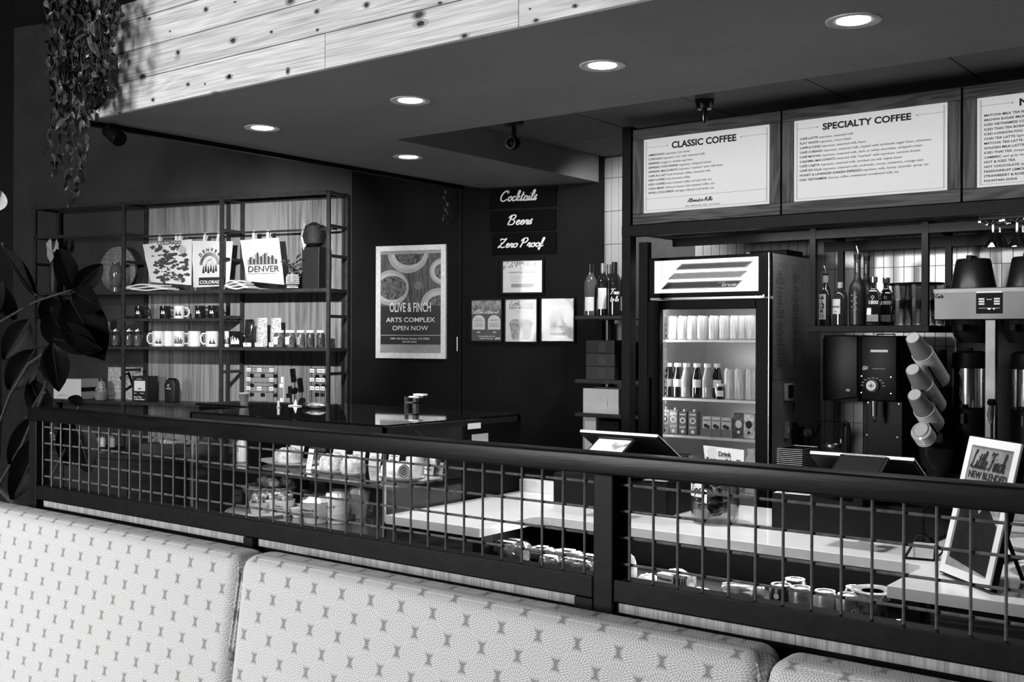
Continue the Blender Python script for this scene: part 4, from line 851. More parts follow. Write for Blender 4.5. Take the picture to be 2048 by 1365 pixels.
for k, (px, lb) in enumerate(((558, 'white-lidded jar with white label in front of the popcorn bag'), (581, 'white-lidded jar with white label, widest of the row'), (602, 'white-lidded jar with grey label in the middle of the row'), (621, 'white-lidded jar with dark band, second from the right post'), (642, 'white-lidded jar with dark band against the right steel post'))):
    t = thing('lidded_jar', lb, 'jar', wloc(px, 'c', .2), TH, 'white-lidded jars on the long shelf'); r_ = .034 if k < 2 else .028
    MB().lathe([(r_*.9, 0), (r_, .005), (r_, .082), (r_*.8, .094), (r_*.8, .1)], 18).build('glass_body', mat('jar_glass_%d' % (k//3), (.09, .05)[k//3], .12, var=.8, scale=60, coat=.5), t, smooth=True)
    MB().lathe([(r_*.95, .097), (r_*.95, .113)], 18).build('lid', M_white, t)
    mb = MB(); vs = []
    for i in range(9): a = -1+.17*i; vs += [((r_+.0008)*sin(a), -(r_+.0008)*cos(a), .02), ((r_+.0008)*sin(a), -(r_+.0008)*cos(a), .07)]
    mb.add(vs, [(2*i, 2*i+2, 2*i+3, 2*i+1) for i in range(8)]); mb.build('label', M_label if k < 2 else (mat('grey_label', .3, .6) if k == 2 else M_dlabel), t, smooth='flat')
# tote bags hung on the rod
def c3(u, v): return 260+.2148*u, 380+.2148*v
def tote(lb, quad, o, loops, m, deco, grp='tote bags hung on the shelving rod'):
    P = [hw(*c3(*p), o) for p in quad]  # TL TR BR BL
    s0 = min(p[0] for p in P); zb_ = ZB['a']+.003; P = [(a-s0, max(z-zb_, 0)) for a, z in P]
    t = wthing('tote_bag', lb, 'tote bag', s0, o, zb_, grp)
    TL, TR, BR, BL = P; nu, nv = 14, 14; vs = []
    for side in (0, 1):
        for j in range(nv+1):
            for i in range(nu+1):
                u, v = i/nu, j/nv
                x_ = (BL[0]*(1-u)+BR[0]*u)*(1-v)+(TL[0]*(1-u)+TR[0]*u)*v; z_ = (BL[1]*(1-u)+BR[1]*u)*(1-v)+(TL[1]*(1-u)+TR[1]*u)*v
                bul = .012*sin(pi*u)*(.3+.7*(1-v))+.003*sin(9*u+4*v)+.002*sin(13*v)
                vs.append((x_, -bul if side == 0 else .004+bul*.3, z_))
    n = (nu+1)*(nv+1); fs = []
    for j in range(nv):
        for i in range(nu):
            a = j*(nu+1)+i; fs += [(a, a+1, a+nu+2, a+nu+1), (n+a+nu+1, n+a+nu+2, n+a+1, n+a)]
    for i in range(nu): fs += [(i+1, i, n+i, n+i+1)]
    for j in range(nv): a = j*(nu+1); fs += [(a, a+nu+1, n+a+nu+1, n+a), (a+nu, n+a+nu, n+a+2*nu+1, a+2*nu+1)]
    MB().add(vs, fs).build('bag', m, t, smooth=True)
    for u, v in loops:
        sl, zl = hw(*c3(u, v), o); sl -= s0; zl -= zb_
        ztopb = TL[1]+(TR[1]-TL[1])*(sl-TL[0])/(TR[0]-TL[0]); zr_ = zrod+.009-zb_
        dy = (o-.165)
        mb = MB(); w2 = .011
        path = [(-.004, ztopb-.02), (-.003, ztopb), (dy*.5-.004, (ztopb+zr_)/2+.004), (dy-.002, zr_), (dy+.012, zr_), (dy+.014, zr_-.02), (.01, ztopb)]
        vs = []
        for y_, z_ in path: vs += [(sl-w2, y_, z_), (sl+w2, y_, z_)]
        mb.add(vs, [(2*i, 2*i+1, 2*i+3, 2*i+2) for i in range(len(path)-1)]); mb.build('handle', m, t, smooth='flat')
    def X(u, v):  # map pixel crop coordinate to bag-local x,z
        a, b = hw(*c3(u, v), o); return a-s0, b-zb_
    deco(t, X); return t
M_canvas = mat('natural_canvas', .62, .85, var=.08, scale=300, bump=.2)
def curvedtext(mb, word, cx, cz, r, a0, a1, h):
    n = len(word)
    for k, ch in enumerate(word):
        a = a0+(a1-a0)*(k+.5)/n; tm = MB(); text(tm, ch, 0, 0, h/.73, 0, .02, 'CENTER')
        c_, s_ = cos(a-pi/2), sin(a-pi/2); mb.add([(cx+r*cos(a)+x_*c_-z_*s_, -.0165, cz+r*sin(a)+x_*s_+z_*c_) for x_, _, z_ in tm.v], tm.f)
YD = -.0165
def deco1(t, X):
    tb = MB(); a = X(268, 515); b = X(490, 490); fit(tb, 'COLORADO', a[0], b[0], a[1], YD, .02, h=.026); tb.build('lettering', M_print, t)
    mb = MB(); random.seed(3)
    for k in range(150):
        u = 150+random.random()*400; v = 530+random.random()*330; x_, z_ = X(u+ (v-500)*.1*(1 if u < 300 else 0), v)
        r_ = random.uniform(.006, .024); 
        if u < 195+(v-500)*.12: continue
        mb.poly([(x_+r_*1.2*cos(i*pi/4)*random.uniform(.5, 1.2), z_+r_*.6*sin(i*pi/4)*random.uniform(.5, 1.2)) for i in range(8)], YD+random.uniform(-.0006, .0006))
    tag(mb.build('map_print', mat('map_print', .045, .7, var=.6, scale=60), t), kind='stuff')
    mb = MB(); c = X(500, 560); mb.ring(c[0], c[1], .026, .029, YD-.001, 20); mb.ring(c[0], c[1], 0, .026, YD-.0008, 20); mb.build('stamp', mat('stamp_grey', .4, .7), t)
def deco2(t, X):
    mb = MB(); c = X(755, 700); curvedtext(mb, 'DENVER', c[0], c[1], .092, R(148), R(32), .024)
    for r_ in (.064, .072, .080): mb.ring(c[0], c[1], r_-.0018, r_+.0018, YD, 30, R(0), R(180))
    pk = [(-.055, -.03), (-.03, .0), (-.012, .035), (.0, .03), (.012, .045), (.03, .005), (.05, -.02), (.06, -.04)]
    for k in range(6):
        x_ = c[0]-.052+k*.021; z_ = c[1]-.055+.01*(k % 2); mb.poly([(x_-.009, z_), (x_+.009, z_), (x_, z_+.055)], YD)
    for a, b in zip(pk, pk[1:]): mb.poly([(c[0]+a[0], c[1]+a[1]-.003), (c[0]+b[0], c[1]+b[1]-.003), (c[0]+b[0], c[1]+b[1]), (c[0]+a[0], c[1]+a[1])], YD-.0003)
    x0_, z0_ = X(655, 888); x1_, z1_ = X(860, 815); mb.rect(x0_, x1_+.03, z0_, z1_, YD); mb.build('print', M_print, t)
    tb = MB(); fit(tb, 'COLORADO', x0_+.006, x1_+.026, z0_+.008, YD-.001, .035, h=.022, shx=.1); tb.build('lettering', M_canvas, t)
def deco3(t, X):
    mb = MB(); a = X(1108, 768); b = X(1380, 750); fit(mb, 'DENVER', a[0], b[0]+.01, a[1], YD, .0, h=.042)
    x_ = a[0]; hs = [.03, .045, .05, .035, .065, .075, .055, .05, .06, .07, .075, .05, .04, .055, .045, .03]
    z_ = a[1]+.052; w2 = (b[0]-a[0])/16
    for k, h_ in enumerate(hs):
        q0 = x_+k*w2; 
        if k % 2: mb.rect(q0, q0+w2*.9, z_, z_+h_, YD)
        else:
            for (a_, b_, c_, d_) in ((q0, q0+.0015, z_, z_+h_), (q0+w2*.8, q0+w2*.8+.0015, z_, z_+h_), (q0, q0+w2*.8, z_+h_-.0015, z_+h_)): mb.rect(a_, b_, c_, d_, YD)
            for j in range(int(h_/.01)): mb.rect(q0+.003, q0+w2*.6, z_+j*.01+.003, z_+j*.01+.006, YD)
    mb.rect(x_-.002, x_+16*w2, z_-.003, z_-.0015, YD); mb.rect(x_, b[0], a[1]-.012, a[1]-.0105, YD); mb.build('print', mat('grey_ink', .05, .7), t)
tote('tote bag covered in a mottled picture map, lettered Colorado along its top', ((115, 510), (575, 460), (570, 890), (195, 860)), .17, ((275, 440), (430, 430), (465, 430)), M_canvas, deco1)
tote('natural tote bag with rainbow and mountain print, behind the second steel post', ((577, 476), (958, 480), (920, 895), (592, 912)), .18, ((692, 430), (818, 420)), M_canvas, deco2)
tote('natural tote bag with an outline city skyline, beside the dotted vase', ((1022, 470), (1385, 445), (1435, 885), (1090, 852)), .17, ((1152, 405), (1283, 400)), M_canvas, deco3)
def folded(lb, pxa, pxb, o, n):
    s0 = hw(pxa, 575, o)[0]; s1 = hw(pxb, 575, o)[0]; t = wthing('folded_tote', lb, 'tote bag', s0, o, ZB['a']+.001); w_ = s1-s0
    for k in range(n):
        z0 = k*.012+.0045; vs = []; m_ = 10
        for i in range(m_+1):
            u = i/m_; zz = z0+.004*sin(u*9+k*2)+.02*u*(1-u)*k
            vs += [(w_*u*(1-.06*k), -.05+.006*k, zz), (w_*u*(1-.06*k), .07-.01*k, zz+.003), (w_*u*(1-.06*k), -.05+.006*k, zz+.009), (w_*u*(1-.06*k), .07-.01*k, zz+.012)]
        fs = []
        for i in range(m_):
            a = 4*i; fs += [(a, a+4, a+6, a+2), (a+2, a+6, a+7, a+3), (a, a+1, a+5, a+4), (a+1, a+3, a+7, a+5)]
        fs += [(0, 2, 3, 1), (4*m_, 4*m_+1, 4*m_+3, 4*m_+2)]
        MB().add(vs, fs).build('cloth_fold', M_canvas, t, smooth=True)
    MB().box(w_*.05, w_*.18, -.054, -.051, .004, .014).build('printed_corner', M_print, t)
folded('folded printed tote lying in front of the mottled map tote', 257, 345, .2, 3); folded('folded pale tote lying left of the skyline tote', 457, 505, .2, 4)
# dotted vase with leaves
def leaf_mesh(name, m, L=.05, wd=.022, fold=.004, curl=.01, n=6):
    vs = []
    for i in range(n+1):
        u = i/n; w2 = wd/2*math.sin(pi*min(1, u*.92+.04))**.8*(1.15-u*.5); z_ = -curl*u*u*2
        vs += [(-w2, u*L, z_+fold), (0, u*L, z_), (w2, u*L, z_+fold)]
    fs = []
    for i in range(n): a = 3*i; fs += [(a, a+1, a+4, a+3), (a+1, a+2, a+5, a+4)]
    return MB().add(vs, fs).mesh(name, m, smooth='flat')
M_leaf = mat('plant_leaf', .05, .3, var=.6, scale=30, coat=.3); M_leafp = mat('pale_leaf', .30, .4, var=.5, scale=40)
t = thing('potted_plant', 'small leafy plant in a dotted white vase on the tote shelf', 'plant', wloc(585, 'a', .18), TH)
MB().lathe([(.025, 0), (.04, .03), (.04, .07), (.028, .105), (.03, .112)], 20).build('vase', mat('vase_dark', .05, .4), t, smooth=True)
dots = MB()
for j in range(7):
    for i in range(22):
        a = 2*pi*(i+.5*(j % 2))/22; z_ = .012+j*.013; r_ = .0405 if 2 <= j <= 5 else .034; dots.ball((r_*cos(a), r_*sin(a), z_), .004, .004, .005, 6, 4)
tag(dots.build('raised_dots', M_white, t), kind='stuff')
lm = leaf_mesh('leaf', M_leaf, .045, .03); lmp = leaf_mesh('leaf', M_leafp, .04, .03); random.seed(11)
for k in range(26):
    a = random.uniform(0, 2*pi); el = random.uniform(.1, 1.2); r_ = random.uniform(.04, .115)
    p = Vector((cos(a)*cos(el)*r_, sin(a)*cos(el)*r_*.7, .115+sin(el)*r_*1.0))
    if k % 2 == 0: MB().tube([(0, 0, .1), (p.x*.5, p.y*.5, .11+(p.z-.11)*.6), tuple(p)], .0018, 5).build('stem', M_leaf, t)
    inst('leaf', lm if k % 3 else lmp, t, p, (el*.8, random.uniform(-.5, .5), a-pi/2))
# gift bag, wicker disc, vase, wine gift
t = thing('gift_bag', 'tall black gift bag stuffed with tissue and a dark round wreath, by the right post', 'gift bag', wloc(629, 'a', .15), TH)
MB().prism([(-.062, 0), (.062, 0), (.065, .27), (-.065, .27)], -.05, .05).build('bag', mat('black_card', .008, .5), t, bevel=.002)
MB().lathe([(.01, -.05), (.09, -.03), (.105, .02), (.08, .085), (.02, .11)], 18, (-.005, .0, .325), sx=.72, sy=.72).build('wreath', mat('dark_wreath', .012, .7, var=.8, scale=60, bump=1), t, smooth=True)
MB().add([(-.105, 0, .24), (-.05, -.055, .25), (-.075, -.05, .34), (-.12, .0, .30), (-.055, .01, .37), (-.085, .0, .45), (-.03, -.02, .33)], [(0, 1, 2, 3), (2, 4, 5), (3, 2, 5), (1, 6, 2)]).build('tissue', M_lgrey, t, smooth='flat')
s0, z0 = hw(235, 530, .1); t = wthing('wicker_disc', 'round woven wicker charger propped against the wall on the tote shelf', 'woven tray', s0, .09, ZB['a']); R0 = .165
md = MB().lathe([(R0, -.006), (R0, .006)], 36); md.xf(Matrix.Translation((0, 0, R0+.002)) @ Matrix.Rotation(pi/2-.05, 4, 'X')); md.build('disc', mat('wicker', .07, .7, var=.5, scale=60), t)
mb = MB()
for k in range(-14, 15):
    x_ = k*.0115; hh = math.sqrt(max(0, (R0-.004)**2-x_*x_)); n_ = int(hh/.007)
    if n_ < 2: continue
    pts = [(x_+.002*sin(j*1.9+k), -.010+.003*(j % 2), R0+.002-hh+2*hh*j/(2*n_)) for j in range(2*n_+1)]; mb.tube(pts, .0035, 4)
tag(mb.build('woven_strands', mat('wicker_light', .32, .6, var=.6, scale=120), t), kind='stuff')
t = thing('ceramic_vase', 'speckled glazed ceramic vase standing in front of the wicker disc', 'vase', wloc(232, 'a', .21), TH)
MB().lathe([(.03, .0), (.03, .03), (.04, .04), (.044, .044), (.03, .05), (.036, .07), (.043, .12), (.038, .17), (.026, .195), (.028, .2)], 22).build('body', mat('speckled_glaze', .10, .15, var=.9, scale=160, coat=.6), t, smooth=True)
MB().lathe([(.028, .2), (.029, .206), (.022, .206), (.022, .16)], 20, cap=False).build('rim', M_chrome, t, smooth=True)
t = thing('wrapped_bottle', 'dark wrapped gift bottle tied with a pale paper bow, far left of the shelving', 'gift bottle', wloc(108, 'a', .16), TH)
MB().lathe([(.03, 0), (.034, .01), (.034, .2), (.018, .25), (.016, .3)], 16).build('bottle', mat('wrapped_dark', .03, .5), t, smooth=True)
MB().add([(0, -.02, .30), (-.05, -.03, .36), (-.06, -.01, .32), (-.01, -.02, .41), (.02, -.03, .33), (.06, -.02, .36), (.05, -.01, .31), (.03, -.01, .40), (-.05, -.02, .27), (.03, -.03, .26), (0, -.035, .22)], [(0, 1, 2), (0, 3, 1), (0, 4, 7), (0, 5, 6), (0, 7, 5), (0, 8, 10), (0, 10, 9), (2, 8, 0)]).build('paper_bow', M_lgrey, t, smooth='flat')
# bay one lower items
t = thing('patterned_pouch', 'tall pouch with black and white cell pattern above the glass jars', 'pouch', wloc(208, 'c', .10), TH)
MB().prism([(-.03, 0), (.03, 0), (.035, .17), (-.015, .17)], -.02, .02).build('pouch', M_white, t, bevel=.003)
mv = bpy.data.materials.new('cell_pattern'); mv.use_nodes = True; nt = mv.node_tree; vo = nt.nodes.new('ShaderNodeTexVoronoi'); vo.feature = 'DISTANCE_TO_EDGE'; vo.inputs['Scale'].default_value = 60; cr = nt.nodes.new('ShaderNodeValToRGB'); cr.color_ramp.elements[0].position = .10; cr.color_ramp.elements[0].color = (.7, .7, .7, 1); cr.color_ramp.elements[1].position = .14; cr.color_ramp.elements[1].color = (.02, .02, .02, 1)
tcn = nt.nodes.new('ShaderNodeTexCoord'); nt.links.new(tcn.outputs['Object'], vo.inputs['Vector']); nt.links.new(vo.outputs['Distance'], cr.inputs[0]); nt.links.new(cr.outputs[0], nt.nodes['Principled BSDF'].inputs['Base Color'])
MB().prism([(-.03, .09), (.032, .09), (.04, .195), (-.018, .195)], -.026, -.021).build('patterned_front', mv, t)
t = thing('book', 'white book with vertical stripes standing behind the plant leaves', 'book', wloc(112, 'c', .14), TH)
MB().box(-.05, .05, -.012, .012, 0, .17).build('cover', M_white, t, bevel=.001)
mb = MB(); [mb.rect(-.045+k*.01, -.042+k*.01, .01, .16, -.0125) for k in range(9)]; mb.build('stripes', M_grey, t)
# bottom shelf
s0 = hw(107, 790, .24)[0]; s1 = hw(162, 790, .24)[0]; t = wthing('gift_box', 'large bright white box on the bottom shelf left of the basket', 'box', s0, .24, ZB['d']+.002)
MB().box(0, s1-s0, 0, .17, 0, .145).build('box', M_white, t, bevel=.002); MB().box(s1-s0, s1-s0+.001, .001, .17, .055, .085).build('side_band', M_print, t)
mb = MB(); [mb.tube([(.03+k*.01, -.001, .01+k*.004), (.06+k*.02, -.001, .03+.01*sin(k)), (.1+k*.01, -.001, .02)], .0008, 4) for k in range(4)]; mb.build('sketch_print', M_lgrey, t)
t = thing('wicker_basket', 'small wicker basket holding a cellophane-wrapped gift on the bottom shelf', 'basket', wloc(203, 'd', .19), TH)
mb = MB()
for j in range(8): r_ = .035+.002*j; mb.tube([(r_*cos(2*pi*i/18)*(1+.05*((i+j) % 2)), r_*sin(2*pi*i/18)*(1+.05*((i+j) % 2)), .005+j*.0075) for i in range(18)], .004, 5, True)
mb.lathe([(.03, 0), (.032, .003)], 16).build('weave', mat('basket_straw', .30, .6, var=.5, scale=150), t, smooth=True)
MB().ball((0, 0, .075), .038, .036, .03, 12, 7, .12).ball((.002, 0, .115), .025, .024, .022, 10, 6, .2).build('wrapped_gift', mat('cellophane', .42, .1, var=.9, scale=70, coat=.8, bump=.6), t)
MB().tube([(-.03, 0, .04), (-.028, 0, .12), (0, 0, .15), (.028, 0, .12), (.03, 0, .04)], .003, 6).build('handle', mat('basket_straw', .30, .6), t, smooth=True)
s0 = hw(218, 790, .08)[0]; s1 = hw(286, 790, .08)[0]; t = wthing('print_board', 'pale mottled print board leaning behind the basket, with a small framed card', 'print', s0, .09, ZB['d']+.001)
MB().box(0, s1-s0, 0, .01, 0, .23).build('board', mat('speckled_board', .4, .6, var=.5, scale=60), t)
mb = MB().box(-.045, .045, -.008, 0, -.055, .055); mb.xf(Matrix.Translation(((s1-s0)*.58, -.002, .13)) @ Matrix.Rotation(-.45, 4, 'Y')); mb.build('card_frame', M_black, t)
mb = MB().rect(-.03, .03, -.04, .04, -.009); mb.xf(Matrix.Translation(((s1-s0)*.58, -.002, .13)) @ Matrix.Rotation(-.45, 4, 'Y')); mb.build('card', mat('card_picture', .3, .5, var=.8, scale=50), t)
s0 = hw(264, 790, .22)[0]; s1 = hw(294, 790, .22)[0]; t = wthing('coffee_maker_box', 'black retail box of a pour over coffee maker with a white picture panel', 'box', s0, .22, ZB['d']+.001); w_ = s1-s0
MB().box(0, w_, 0, .11, 0, .175).build('box', mat('matt_black_card', .01, .5), t, bevel=.0015); MB().rect(w_*.15, w_*.88, .072, .143, -.0008).build('picture_panel', M_paper, t)
mb = MB().rect(w_*.4, w_*.62, .085, .092, -.0014); mb.build('picture', M_print, t)
mb = MB(); fit(mb, 'Pour Over', w_*.13, w_*.66, .026, -.0012, .02, h=.011); fit(mb, 'Coffee Maker', w_*.13, w_*.86, .010, -.0012, .02, h=.011); fit(mb, 'COFFEE', w_*.3, w_*.65, .152, -.0012, 0, h=.006); mb.rect(w_*.13, w_*.3, .055, .058, -.0012); mb.rect(w_*.55, w_*.8, .055, .058, -.0012); mb.build('lettering', M_wprint, t)
t = thing('coffee_bag', 'black coffee bag with folded top standing right of the pour over box', 'coffee bag', wloc(345, 'd', .17), TH)
MB().prism([(-.042, 0), (.042, 0), (.045, .12), (.03, .155), (.0, .158), (-.032, .155), (-.046, .12)], -.03, .03).build('bag', mat('matt_black_card', .01, .5), t, bevel=.006, seg=3)
mb = MB(); fit(mb, 'STORM', -.026, .012, .09, -.0315, .01, h=.008); mb.ring(-.006, .115, .006, .009, -.0315, 14, R(40), R(300)); mb.build('lettering', M_wprint, t); MB().box(-.03, .03, -.008, .008, .155, .165).build('fold_top', M_black, t)
# earring cards on a wire rack
cm = MB().box(-.0165, .0165, -.001, .001, -.012, .012).mesh('card', M_white); em = MB().disc(-.0065, -.001, .0042, .0042, -.0016, 10).disc(.0065, -.001, .0042, .0042, -.0016, 10).mesh('earrings', M_print)
def rack(lb, px0, px1, py0, cols, rowsz):
    s0 = hw(px0, 740, .12)[0]; s1 = hw(px1, 740, .12)[0]; t = wthing('earring_rack', lb, 'display rack', s0, .12, ZB['d'])
    zr_ = [hw(px0, y, .12)[1]-ZB['d'] for y in rowsz]
    for z_ in zr_: MB().tube([(-.01, .01, z_+.014), (s1-s0+.01, .01, z_+.014)], .0016, 6).build('wire', M_steel, t)
    for x_ in (-.01, s1-s0+.01): MB().tube([(x_, .01, 0), (x_, .01, zr_[0]+.03)], .002, 6).build('upright', M_steel, t)
    for j, z_ in enumerate(zr_):
        for c_ in cols[j]:
            o = inst('earring_card', cm, t, (c_*(s1-s0), 0, z_)); inst('earrings', em, o)
    return t
rack('wire rack of white earring cards, the wide one right of the second steel post', 497, 543, 740, [(0, .47, 1), (0, 1), (0, .47, 1)], (740, 759, 777))
rack('narrow wire rack of white earring cards in front of the right steel post', 624, 645, 742, [(0, .7, 1), (0, .6, 1), (0, .5, 1)], (742, 760, 777))
t = thing('jewellery_stand', 'pale T-shaped jewellery stand between the two earring racks', 'jewellery stand', wloc(569, 'd', .17), TH)
MB().box(-.006, .006, -.006, .006, 0, .19).box(-.03, .03, -.03, .03, 0, .006).build('stand', M_lgrey, t); MB().box(-.035, -.008, -.004, .004, .12, .145).box(-.03, -.008, -.004, .004, .02, .05).box(-.022, -.004, -.005, .005, .15, .19).build('bracelets', M_white, t)
t = thing('black_display', 'black necklace display with oval pads left of the right earring rack', 'jewellery stand', wloc(590, 'd', .17), TH)
MB().tube([(0, 0, 0), (0, 0, .2)], .003, 6).box(-.03, .03, -.02, .02, 0, .005).build('pole', M_steel, t)
mb = MB().ball((0, 0, 0), .03, .004, .022, 14, 6); mb.xf(Matrix.Translation((0, 0, .10)) @ Matrix.Rotation(-.4, 4, 'Y')); mb.build('pad', M_black, t)
mb = MB().box(-.02, .02, -.004, .004, -.045, .045); mb.xf(Matrix.Translation((-.012, 0, .2)) @ Matrix.Rotation(-.15, 4, 'Y')); mb.build('pad', M_black, t, bevel=.003)
# things on the low cabinet (seen through the mesh)
def cthing(px, py, o=None):  # point on cabinet top from a pixel
    x_, y_ = hz(px, py, zc); return Vector((x_, y_, zc))
t = thing('metal_tray', 'shallow oval metal tray holding small jars on the low cabinet', 'tray', cthing(215, 897), TH)
MB().lathe([(.08, 0), (.11, .012), (.112, .014), (.1, .012), (.078, .003), (.001, .003)], 26, cap=False, sx=1.1, sy=.6).build('dish', M_chrome, t, smooth=True)
for k, (dx, dy) in enumerate(((-.06, -.01), (-.025, -.015), (.02, .01), (.05, .0))):
    j = thing('sugar_jar', ['leftmost', 'second', 'third', 'rightmost'][k]+' little white-capped jar standing on the oval tray', 'jar', cthing(215, 897)+Vector((dx*cos(TH)-dy*sin(TH), dx*sin(TH)+dy*cos(TH), .0035)), TH, 'little jars on the oval tray')
    MB().lathe([(.016, 0), (.017, .06), (.012, .07)], 14).build('body', M_ceram if k < 2 else M_lgrey, j, smooth=True); MB().lathe([(.014, .07), (.014, .083)], 12).build('cap', M_chrome, j)
t = thing('wooden_caddy', 'grey wooden box full of paper straws on the low cabinet', 'box', cthing(325, 909), TH)
MB().box(-.13, .13, -.06, .06, 0, .07).build('box', wood('caddy_wood', .05, .14, 'X'), t, bevel=.002)
for k in range(14): MB().tube([(-.02+k*.009, 0, .06), (-.02+k*.009+random.uniform(-.006, .006), .01, .085+random.uniform(0, .025))], .003, 6).build('straw', M_white, t)
t = thing('display_crate', 'dim crate of wrapped goods glinting through the mesh at far left', 'crate', cthing(108, 893), TH)
MB().box(-.07, .07, -.05, .05, 0, .03).build('crate', M_cab, t); mb = MB(); [mb.ball((random.uniform(-.055, .055), random.uniform(-.03, .02), .045+.02*(k % 3)), .014, .012, .012, 8, 5, .2) for k in range(14)]; tag(mb.build('wrapped_sweets', mat('foil_sweets', .5, .2, .7, var=.8, scale=80), t), kind='stuff')
# ------------------------------------------------------------------ counter
ZK = .91; TK = .032
kx0, kx1, kx2 = -2.755, -2.318, -.958; yf1, yf2, yb_ = 2.825, 3.165, 3.85
ct = thing('service_counter', 'white stone counter stepping back in the middle, with dark ribbed fronts', 'counter', (kx0, yf1, 0))
def K_(mb, name, m, **k):
    mb.v = [(a-kx0, b-yf1, c) for a, b, c in mb.v]; return mb.build(name, m, ct, **k)
P = [(kx0, yf1), (kx1, yf1), (kx1, yf2-.05), (kx1+.015, yf2-.012), (kx1+.05, yf2), (kx2-.05, yf2), (kx2-.015, yf2-.012), (kx2, yf2-.05), (kx2, yf1+.01), (1.3, yf1+.01), (1.3, yb_), (kx0+.0, yb_)]
n_ = len(P); K_(MB().add([(x, y, ZK-TK) for x, y in P]+[(x, y, ZK) for x, y in P], [tuple(range(n_-1, -1, -1)), tuple(range(n_, 2*n_))]+[(i, (i+1) % n_, (i+1) % n_+n_, i+n_) for i in range(n_)]), 'worktop', M_quartz, bevel=.002)
K_(MB().box(kx0, kx1-.15, 3.62, 3.66, ZK, ZK+.05), 'upstand', M_quartz, bevel=.002)
M_rib = wood('dark_ribbed_wood', .008, .04, 'X', .5, gs=1.2, contrast=.6)
for xa, xb, yy in ((kx0+.01, kx1-.06, yf1+.05), (kx2+.09, 1.28, yf1+.06)):
    z_ = .05
    while z_ < ZK-TK-.03:
        K_(MB().box(xa, xb, yy, yy+.02, z_, z_+.044), 'board', M_rib, bevel=.002); z_ += .047
    K_(MB().box(xa, xb, yy+.022, yb_-.02, 0, ZK-TK-.001), 'carcass', M_black)
for xa in (kx1-.055, kx2+.03): K_(MB().box(xa, xa+.05, yf1+.03, yf1+.08, 0, ZK-TK-.001), 'leg', M_black, bevel=.002)
K_(MB().box(kx1+.0, kx2+.0, yf2+.42, yf2+.44, 0, ZK-TK-.001), 'back_panel', M_black)
# grab-and-go cooler under the recessed counter
ZQ = .728
qx_ = lambda px: hy(px, 1200, 2.93)[0]
co = thing('grab_and_go_cooler', 'open black cooler tray under the stepped-back counter, full of cans and wraps', 'display cooler', (kx1, 2.86, 0))
def Q_(mb, name, m, **k):
    mb.v = [(a-kx1, b-2.86, c) for a, b, c in mb.v]; return mb.build(name, m, co, **k)
Q_(MB().box(kx1+.005, kx2-.005, 2.86, 3.56, 0, ZQ), 'cabinet', M_black, bevel=.003)
Q_(MB().box(kx1+.005, kx2-.005, 2.86, 2.875, ZQ, ZQ+.06), 'front_lip', glass('clear_glass')); Q_(MB().box(kx1+.01, kx2-.01, 3.42, 3.43, ZQ, ZK-TK-.002), 'rear_panel', M_dgrey)
Q_(MB().box(kx1+.01, qx_(1546), 2.885, 3.2, ZQ, ZQ+.04), 'riser', M_dgrey)
Q_(MB().box(kx1+.3, kx2-.1, 3.405, 3.418, ZQ+.10, ZQ+.105), 'rear_rail', M_chrome)
area('cooler_fill_light', (-1.64, 3.1, .872), (-1.64, 3.0, .7), 1.3, .04, 6.0)  # unseen light added under the worktop to brighten the cooler goods
M_can = mat('can_aluminium', .65, .25, .7, var=.3, scale=5); M_cd = mat('can_dark', .03, .3, .3, var=.8, scale=50); M_cm = mat('can_mid', .22, .3, .3, var=.7, scale=40)
def can12(lb, loc, m, txt=None, lying=False, rz=0):
    t = thing('drink_can', lb, 'can', loc, rz, 'cans in the grab and go cooler')
    A = MB().lathe([(.024, 0), (.032, .008), (.033, .015), (.033, .105), (.027, .118)], 22); B = MB().lathe([(.0275, .117), (.028, .121), (.0255, .121), (.024, .117), (.001, .117)], 20, cap=False); C = MB().box(-.008, .008, -.012, .006, .1185, .1195)
    Mx = (Matrix.Translation((0, 0, .033)) @ Matrix.Rotation(-pi/2, 4, 'Y')) if lying else Matrix.Identity(4)
    A.xf(Mx).build('body', m, t, smooth=True); B.xf(Mx).build('lid', M_can, t, smooth=True); C.xf(Mx).build('pull_tab', M_can, t)
    if txt:
        tb = MB(); fit(tb, txt, -.026, .026, .062, 0, .03, h=.013); tb.rect(-.02, .02, .045, .048, 0); tb.disc(.0, .092, .008, .008, 0, 12); tb.v = [(.0338*sin(a/.033), -.0338*cos(a/.033), c) for a, _, c in tb.v]; tb.xf(Mx).build('lettering', M_wprint, t)
    else:
        tb = MB(); [tb.poly([(-.03+k*.012, .03), (-.018+k*.012, .03), (-.024+k*.012, .05+.01*(k % 2))], 0) for k in range(5)]; tb.ring(-.0, .08, .004, .007, 0, 12); tb.v = [(.0338*sin(a/.033), -.0338*cos(a/.033), c) for a, _, c in tb.v]; tb.xf(Mx).build('print', M_wprint if m is not M_can else M_print, t)
    return t
Yc = 2.93
def qx(px, Y=Yc): return hy(px, 1200, Y)[0]
can12('can lying on its side in the cooler, leftmost of the cans', (qx(1520), Yc+.03, ZQ+.04), M_cm, lying=True, rz=.3)
can12('dark can lettered bourbon beside the lying can', (qx(1562), Yc, ZQ), M_cd, 'BOURBON')
can12('dark can behind the lettered one, only its lid showing', (qx(1590, 3.02), 3.02, ZQ), M_cd)
can12('plain dark can with bright lid in the middle of the cooler row', (qx(1601), Yc, ZQ), M_cm)
can12('pale can with a wavy hill print and small round emblem', (qx(1650), Yc, ZQ), mat('can_pale', .38, .35, .2, var=.25, scale=20))
can12('dark banded can next to the wrapped jar', (qx(1696), Yc, ZQ), M_cm, rz=.8)
can12('can at the back right of the cooler row, behind the banded can', (qx(1712, 3.03), 3.03, ZQ), M_cd, rz=2)
